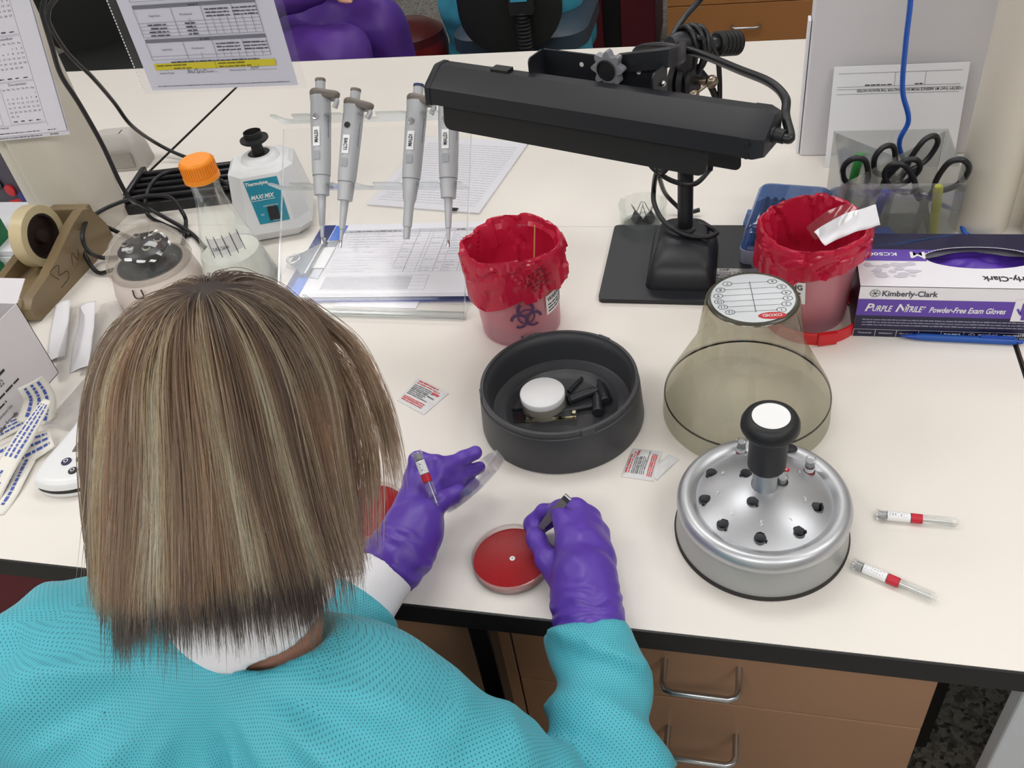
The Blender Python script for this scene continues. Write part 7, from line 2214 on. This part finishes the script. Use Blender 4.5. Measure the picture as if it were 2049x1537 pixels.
for k in range(52):
    q = p - cen0
    nn = q / SK ** 2; nn /= np.linalg.norm(nn, axis=1)[:, None]
    w_aw = np.exp(-k / 9.0)
    tgt = style + away * 1.1 * w_aw + sway * (0.3 + k / 60) + np.stack([0.03 * np.sign(p[:, 0]) * np.abs(clump2), 0 * clump2, 0 * clump2], -1)
    tn = np.einsum('ij,ij->i', tgt, nn)
    tgt = tgt - nn * np.minimum(tn, 0)[:, None]
    tgt /= np.linalg.norm(tgt, axis=1)[:, None]
    d = d * 0.72 + tgt * 0.28
    # ends turn in a little
    d = d - np.stack([p[:, 0], p[:, 1] * .6, 0 * p[:, 0]], -1) * (np.clip((-0.03 - p[:, 2]) / 0.10, 0, 1) * 0.9)[:, None]
    d /= np.linalg.norm(d, axis=1)[:, None]
    p = p + d * STEP
    q = p - cen0
    qs = q / SK
    low = qs[:, 2] < 0
    rr_ = np.where(low, np.sqrt(qs[:, 0] ** 2 + qs[:, 1] ** 2), np.linalg.norm(qs, axis=1))
    grow = np.minimum(1, (k + 1) / 7.0)
    want = 1.0 + (layer - 1.0) * grow
    want = np.where(low, want * (1 - (0.08 - 0.24 * (1 - vol)) * np.clip(-q[:, 2] / 0.13, 0, 1) ** 1.5), want)
    fac = np.where(rr_ < want, want / np.maximum(rr_, 1e-4), 1 - 0.30 * (1 - want / np.maximum(rr_, 1e-4)))
    q2 = q.copy()
    q2[:, 0] *= fac; q2[:, 1] *= fac; q2[:, 2] = np.where(low, q[:, 2], q[:, 2] * fac)
    p = q2 + cen0
    pth.append(p.copy())
pth = np.array(pth)                                # steps x N x 3
stop = np.argmax(pth[:, :, 2] < uend[None, :], axis=0)
stop = np.where(stop == 0, pth.shape[0] - 1, stop)
midf = pth[np.minimum(stop, 20), np.arange(N)]
rightf = (midf[:, 0] > 0.03)
drop = rightf & (midf[:, 1] > -0.045) & (midf[:, 1] < 0.055) & (rs.rand(N) < 0.93)
drop |= rightf & (midf[:, 1] >= 0.055) & (rs.rand(N) < 0.6)
K = 16
tk = np.linspace(0, 1, K)
out = np.zeros((N, K, 3))
idx = np.arange(N)
for j, s_ in enumerate(tk):
    x = stop * s_; i0 = np.floor(x).astype(int); i1 = np.minimum(i0 + 1, pth.shape[0] - 1); fr_ = (x - i0)[:, None]
    out[:, j] = pth[i0, idx] * (1 - fr_) + pth[i1, idx] * fr_
fz = rs.randn(N, 1, 3) * 0.0016 * tk[None, :, None] ** 1.3
fly = (rs.rand(N) < 0.03)
out += fz + np.where(fly[:, None, None], rs.randn(N, 1, 3) * 0.005 * tk[None, :, None] ** 1.5, 0)
keep_ = ~drop
out, N = out[keep_], int(keep_.sum())
az, tt, root, under, clump, clump2 = az[keep_], tt[keep_], root[keep_], under[keep_], clump[keep_], clump2[keep_]
world = out @ HB.T + HC - PO
# keep ends off the gown and body
flat = world.reshape(-1, 3) + PO
gd_s = torso_d(flat)
lift = np.maximum(0, 0.014 - gd_s)
flat = flat + lift[:, None] * unit([0.0, -0.55, 0.83])
world = (flat - PO).reshape(N, K, 3)
# loose locks falling past the right cheek
NL = 420
locks = [([(600, 610, .80), (700, 690, .755), (752, 790, .735), (780, 890, .75), (797, 990, .77)], .55, .010), ([(600, 660, .80), (690, 750, .745), (728, 860, .73), (742, 980, .745), (745, 1120, .76)], .45, .014)]
ext = []
for pts_, share, spr in locks:
    c_ = np.array(crom([Dp(*q_) for q_ in pts_], 6)); n_ = int(NL * share)
    tt_ = np.linspace(0, 1, len(c_))
    for _ in range(n_):
        e_ = rs.uniform(.72, 1.0); sk_ = np.linspace(0, e_, K)
        q_ = np.stack([np.interp(sk_, tt_, c_[:, i]) for i in range(3)], -1)
        o1, o2 = rs.randn(3) * spr * .6, rs.randn(3) * spr
        ext.append(q_ + o1 * (1 - sk_[:, None]) * .6 + o2 * sk_[:, None] * (1.15 - .75 * sk_[:, None]) - PO)
world = np.concatenate([world, np.array(ext)])
ne = len(ext); N += ne
pad = lambda a_, v_: np.concatenate([a_, np.full((ne,) + a_.shape[1:], v_, a_.dtype)])
az, tt, under, clump, clump2 = np.concatenate([az, rs.uniform(.2, 2.6, ne)]), np.concatenate([tt, rs.rand(ne)]), pad(under, False), pad(clump, 0.0), pad(clump2, 0.0)
root = np.concatenate([root, np.tile([[0.05, 0.05, 0.06]], (ne, 1))])
# streaks
def mixc(a, b, t_): return np.array(a)[None] * (1 - t_[:, None]) + np.array(b)[None] * t_[:, None]
L3 = lambda *c: np.array([lin(x) for x in c])
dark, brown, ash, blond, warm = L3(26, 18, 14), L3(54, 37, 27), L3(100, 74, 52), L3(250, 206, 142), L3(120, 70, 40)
t1 = np.clip(0.5 + 0.9 * vnoise(np.stack([az * 14 + 3, tt * 5, np.zeros(N) + 1.5], -1)), 0, 1)
base = mixc(brown, ash, t1)
wm = np.clip(1.6 * vnoise(np.stack([az * 7 + 50, tt * 2, np.zeros(N) + 5.5], -1)) - .35, 0, 1)
base = base * (1 - wm[:, None] * .55) + warm * wm[:, None] * .55
sco = az + 0.9 * tt * np.sign(root[:, 0] - 0.004)          # place of a strand around the whorl
r9 = np.random.RandomState(5)
cent = np.concatenate([np.linspace(-2.7, 2.7, 15) + r9.uniform(-.1, .1, 15)])
wid = r9.uniform(.022, .06, len(cent))
hl = np.max(np.exp(-((sco[:, None] + 0.02 * rs.randn(N)[:, None] - cent) / wid) ** 2) * r9.uniform(.7, 1, len(cent)), 1) * 1.25
hl = np.clip(hl, 0, 1) * (rs.rand(N) < 0.9)
low_ = np.clip(1.8 * vnoise(np.stack([sco * 12 + 90, tt * 2, np.zeros(N) + 4.5], -1)) - .2, 0, 1)   # dark lowlights
base = base * (1 - low_[:, None] * .6) + dark * low_[:, None] * .6
hl = np.where(rs.rand(N) < 0.05, 0.8, hl)
hl = np.where(under, 0, hl)
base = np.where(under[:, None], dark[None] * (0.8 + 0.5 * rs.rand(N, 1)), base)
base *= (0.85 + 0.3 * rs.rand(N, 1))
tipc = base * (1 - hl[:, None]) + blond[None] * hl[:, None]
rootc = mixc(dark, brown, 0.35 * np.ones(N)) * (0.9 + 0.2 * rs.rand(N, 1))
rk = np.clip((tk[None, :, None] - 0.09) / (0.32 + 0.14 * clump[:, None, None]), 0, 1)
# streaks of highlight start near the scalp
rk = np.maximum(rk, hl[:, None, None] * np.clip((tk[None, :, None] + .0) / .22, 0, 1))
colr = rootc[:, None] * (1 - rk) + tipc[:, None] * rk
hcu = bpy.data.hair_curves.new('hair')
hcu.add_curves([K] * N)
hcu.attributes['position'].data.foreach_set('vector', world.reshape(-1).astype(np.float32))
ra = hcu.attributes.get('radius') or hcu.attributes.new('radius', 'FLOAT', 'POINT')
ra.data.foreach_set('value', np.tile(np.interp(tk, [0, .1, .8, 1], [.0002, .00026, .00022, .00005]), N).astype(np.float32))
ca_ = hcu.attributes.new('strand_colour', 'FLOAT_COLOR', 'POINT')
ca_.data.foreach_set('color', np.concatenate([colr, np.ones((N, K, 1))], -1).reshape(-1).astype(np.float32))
hmat = bpy.data.materials.new('hair_strands'); hmat.use_nodes = True
nt = hmat.node_tree
nt.nodes.remove(nt.nodes['Principled BSDF'])
hb_ = nt.nodes.new('ShaderNodeBsdfHairPrincipled'); hb_.parametrization = 'COLOR'
hb_.inputs['Roughness'].default_value = 0.32; hb_.inputs['Radial Roughness'].default_value = 0.45
at_n = nt.nodes.new('ShaderNodeAttribute'); at_n.attribute_name = 'strand_colour'
nt.links.new(at_n.outputs['Color'], hb_.inputs['Color'])
nt.links.new(hb_.outputs[0], [n for n in nt.nodes if n.type == 'OUTPUT_MATERIAL'][0].inputs[0])
hcu.materials.append(hmat)
hair = bpy.data.objects.new('hair', hcu)
link(hair, person)
hair['label'] = 'brown bob with blond streaks'
def cap_sdf(p):
    q = (p - HC) @ HB
    d = ell_d(q, cen0, SK * 1.035)
    b = np.maximum(ell_d(q, (0, -0.030, -0.06), (0.070, 0.066, 0.085)), -0.115 - q[..., 2])
    d = smin(d, b, 0.02)
    face = np.maximum(np.maximum(0.022 - q[..., 1], q[..., 2] - 0.050), -0.3)
    d = smax(d, -face, 0.01)
    side = np.maximum(np.maximum(np.where(q[..., 0] > 0, -0.042, -0.022) - q[..., 1], q[..., 2] - 0.020), 0.045 - np.abs(q[..., 0]))
    return smax(d, -side, 0.01)
v_, f_ = nets(cap_sdf, HC - 0.19, HC + 0.17, 0.006)
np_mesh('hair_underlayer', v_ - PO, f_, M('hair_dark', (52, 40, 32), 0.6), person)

# stool the person sits on
t = thing('lab_stool', 'dark round lab stool under the person in teal', 'stool', (PO[0], PO[1] - 0.02, 0))
star_base(t, 0.09, 0.26, BLKM)
MB().lathe([(0.0001, 0.36), (0.16, 0.36), (0.185, 0.375), (0.19, 0.40), (0.18, 0.425), (0.0001, 0.428)], 40).build('seat', M('chair_black'), t, 40)

# ---- what the hands hold
lid_a, lid_b = np.array(P(884, 1028, 0.052)), np.array(P(1001, 904, 0.058))
lc = (lid_a + lid_b) / 2; e1 = unit(lid_b - lid_a)
vdir = unit(lc - CAM)
e2 = unit(vdir - e1 * (vdir @ e1)); nn = np.cross(e1, e2)
tilt = math.radians(9); e2 = e2 * math.cos(tilt) + nn * math.sin(tilt); nn = np.cross(e1, e2)
pl = thing('clear_petri_dish', 'clear petri dish lid held edge-on in the left glove', 'petri lid', tuple(lc))
pl.rotation_mode = 'QUATERNION'
pl.rotation_quaternion = Matrix((e1, e2, nn)).transposed().to_quaternion()
LIDM = MClear('lid_plastic', (252, 252, 253), 0.13, 0.08, 0.10, (250, 250, 252), 0.4)
MB().lathe([(0.0001, -0.006), (0.0455, -0.006), (0.0462, -0.0052), (0.0464, 0.007), (0.0454, 0.0072), (0.0450, -0.0048), (0.0001, -0.005)], 72).build('lid', LIDM, pl, 50)
a, b = np.array(P(832, 902, 0.122)), np.array(P(866, 990, 0.090))
cartridge('clear disc cartridge with red band held upright in the left glove', a, a + unit(b - a) * 0.066, 'disc cartridges')
fp = thing('forceps', 'dark steel forceps held in the right glove over the red dish', 'forceps', tuple(P(1095, 1040, 0.045)))
fo_ = np.array(P(1095, 1040, 0.045))
top_, mid_, tip_ = np.array(P(1132, 1000, 0.078)) - fo_, np.array(P(1093, 1042, 0.046)) - fo_, np.array(P(1061, 1081, 0.0102)) - fo_
FST = M('forceps_steel', (150, 144, 138), 0.42, 0.5)
sd = unit(np.cross(tip_ - top_, ray(1095, 1040)))
for s_ in (-1, 1):
    rg = []
    for k, (tq, w_, g_) in enumerate(((0, .0045, .0012), (.2, .0048, .0028), (.45, .0045, .0034), (.75, .0028, .0024), (1, .0012, .0005))):
        c_ = top_ * (1 - tq) ** 2 + 2 * mid_ * tq * (1 - tq) + tip_ * tq ** 2
        nr = unit(np.cross(sd, tip_ - top_))
        c_ = c_ + nr * g_ * s_
        rg.append([tuple(c_ + sd * a_ * w_ + nr * b_ * .0006) for a_, b_ in ((-1, -1), (1, -1), (1, 1), (-1, 1))])
    MB().loft(rg).build('arm', FST, fp, 40)
MB().box(-0.0048, 0.0048, -0.002, 0.002, -0.004, 0.006, 0.0008, 1, frame(top_, sd, z=unit(top_ - tip_))).build('joint', STEEL, fp)

# ================================================================== people in the background
def seated(label, loc, rotz, col, hair_col, name, pelvis_z=0.56):
    t = thing('person', label, 'person', loc, rotz)
    pv = np.array([0, 0, pelvis_z])
    ch = np.array([0, 0.03, pelvis_z + 0.42]); nk = np.array([0, 0.05, pelvis_z + 0.52]); hd__ = np.array([0, 0.08, pelvis_z + 0.70])
    def arms(p, grow):
        d_ = None
        for s_ in (-1, 1):
            e = limb(p, [np.array([s_ * .17, .03, pelvis_z + .44]), np.array([s_ * .23, .10, pelvis_z + .18]), np.array([s_ * .10, .33, pelvis_z + .20])], [.052 + grow, .045 + grow, .03 + grow])
            d_ = e if d_ is None else np.minimum(d_, e)
        return d_
    def bsdf(p):
        d_ = ell_d(p, hd__, (0.078, 0.096, 0.115)); d_ = smin(d_, ell_d(p, hd__ + [0, .05, -.07], (.05, .05, .05)), .03)
        d_ = smin(d_, cone_d(p, hd__ + [0, .095, .0], hd__ + [0, .115, -.03], .008, .012), .012)
        for s_ in (-1, 1):
            d_ = smin(d_, ell_d(p, hd__ + [s_ * .078, 0, -.01], (.01, .02, .03)), .006)
        d_ = smin(d_, cone_d(p, nk + [0, 0, .08], nk - [0, 0, .05], .052, .055), .03)
        d_ = smin(d_, smin(cone_d(p, ch + [.07, 0, 0], pv + [.07, 0, 0], .09, .10), cone_d(p, ch - [.07, 0, 0], pv - [.07, 0, 0], .09, .10), .05), .04)
        d_ = smin(d_, arms(p, -.008), .03)
        for s_ in (-1, 1):
            d_ = smin(d_, limb(p, [np.array([s_ * .18, .02, pelvis_z + .43]), nk - [0, 0, .05]], [.05, .06]), .03)
            d_ = smin(d_, limb(p, [pv + [s_ * .09, 0, 0], pv + [s_ * .12, .40, .0], np.array([s_ * .12, .38, .09])], [.085, .06, .042]), .04)
            d_ = smin(d_, cone_d(p, np.array([s_ * .12, .37, .045]), np.array([s_ * .13, .52, .035]), .04, .03), .02)
            h0_ = np.array([s_ * .10, .33, pelvis_z + .20])
            d_ = smin(d_, cone_d(p, h0_, h0_ + [-s_ * .02, .07, -.01], .026, .022), .02)
            for q_ in range(4):
                d_ = smin(d_, cone_d(p, h0_ + [(q_ - 1.5) * .016, .07, -.01], h0_ + [(q_ - 1.5) * .018 - s_ * .01, .14, -.03], .009, .007), .006)
            d_ = smin(d_, cone_d(p, h0_ + [-s_ * .02, .03, 0], h0_ + [-s_ * .055, .09, -.01], .011, .008), .008)
        return d_
    v_, f_ = nets(bsdf, [-.36, -.2, 0], [.36, .60, pelvis_z + .85], 0.016)
    np_mesh('body', v_, f_, SKIN, t)
    def gsdf(p):
        a = smin(cone_d(p, ch + [.08, -.01, -.01], pv + [.10, -.02, -.02], .105, .145), cone_d(p, ch + [-.08, -.01, -.01], pv + [-.10, -.02, -.02], .105, .145), .06)
        for s_ in (-1, 1):
            a = smin(a, limb(p, [np.array([s_ * .05, .02, pelvis_z + .45]), np.array([s_ * .17, .03, pelvis_z + .44])], [.06, .065]), .05)
            a = smin(a, limb(p, [pv + [s_ * .10, 0, 0], pv + [s_ * .13, .38, .0], np.array([s_ * .14, .40, .26])], [.12, .10, .10]), .06)
        a = smin(a, arms(p, .012), .03)
        # skirt hanging over the seat edge
        a = smin(a, cone_d(p, pv + [-.16, .0, -.02], pv + [-.20, .02, -.24], .085, .075), .07)
        a = smin(a, cone_d(p, pv + [.16, .0, -.02], pv + [.21, .02, -.24], .085, .075), .07)
        a = a - 0.009 * vnoise(p * np.array([16, 16, 5])) - 0.006 * vnoise(p * 22 + 4)
        a = smax(a, -cone_d(p, nk + [0, .02, .1], nk + [0, .0, -.02], .06, .06), .01)
        return smax(a, 0.20 - p[..., 2], .01)
    v_, f_ = nets(gsdf, [-.42, -.28, .18], [.42, .56, pelvis_z + .56], 0.013)
    np_mesh('gown', v_, f_, M(name, col, 0.55, vary=(12, .08)), t)
    v_, f_ = nets(lambda p: smax(ell_d(p, hd__ + [0, -.012, .012], (.088, .106, .122)), -np.maximum(.045 - p[..., 1] + hd__[1], p[..., 2] - hd__[2] - .05), .01), hd__ - .16, hd__ + .16, 0.010)
    np_mesh('hair', v_, f_, M(name + '_hair', hair_col, 0.6), t)
    return t
seated('person in a purple gown seated beyond the rear bench, left of the red bin', (-1.36, 2.32, 0), -1.75, (92, 52, 150), (60, 44, 34), 'gown_purple')
seated('person in a light blue gown seated in the black-backed chair beyond the bench', (-0.57, 2.72, 0), 0.0, (74, 178, 206), (70, 50, 36), 'gown_blue')
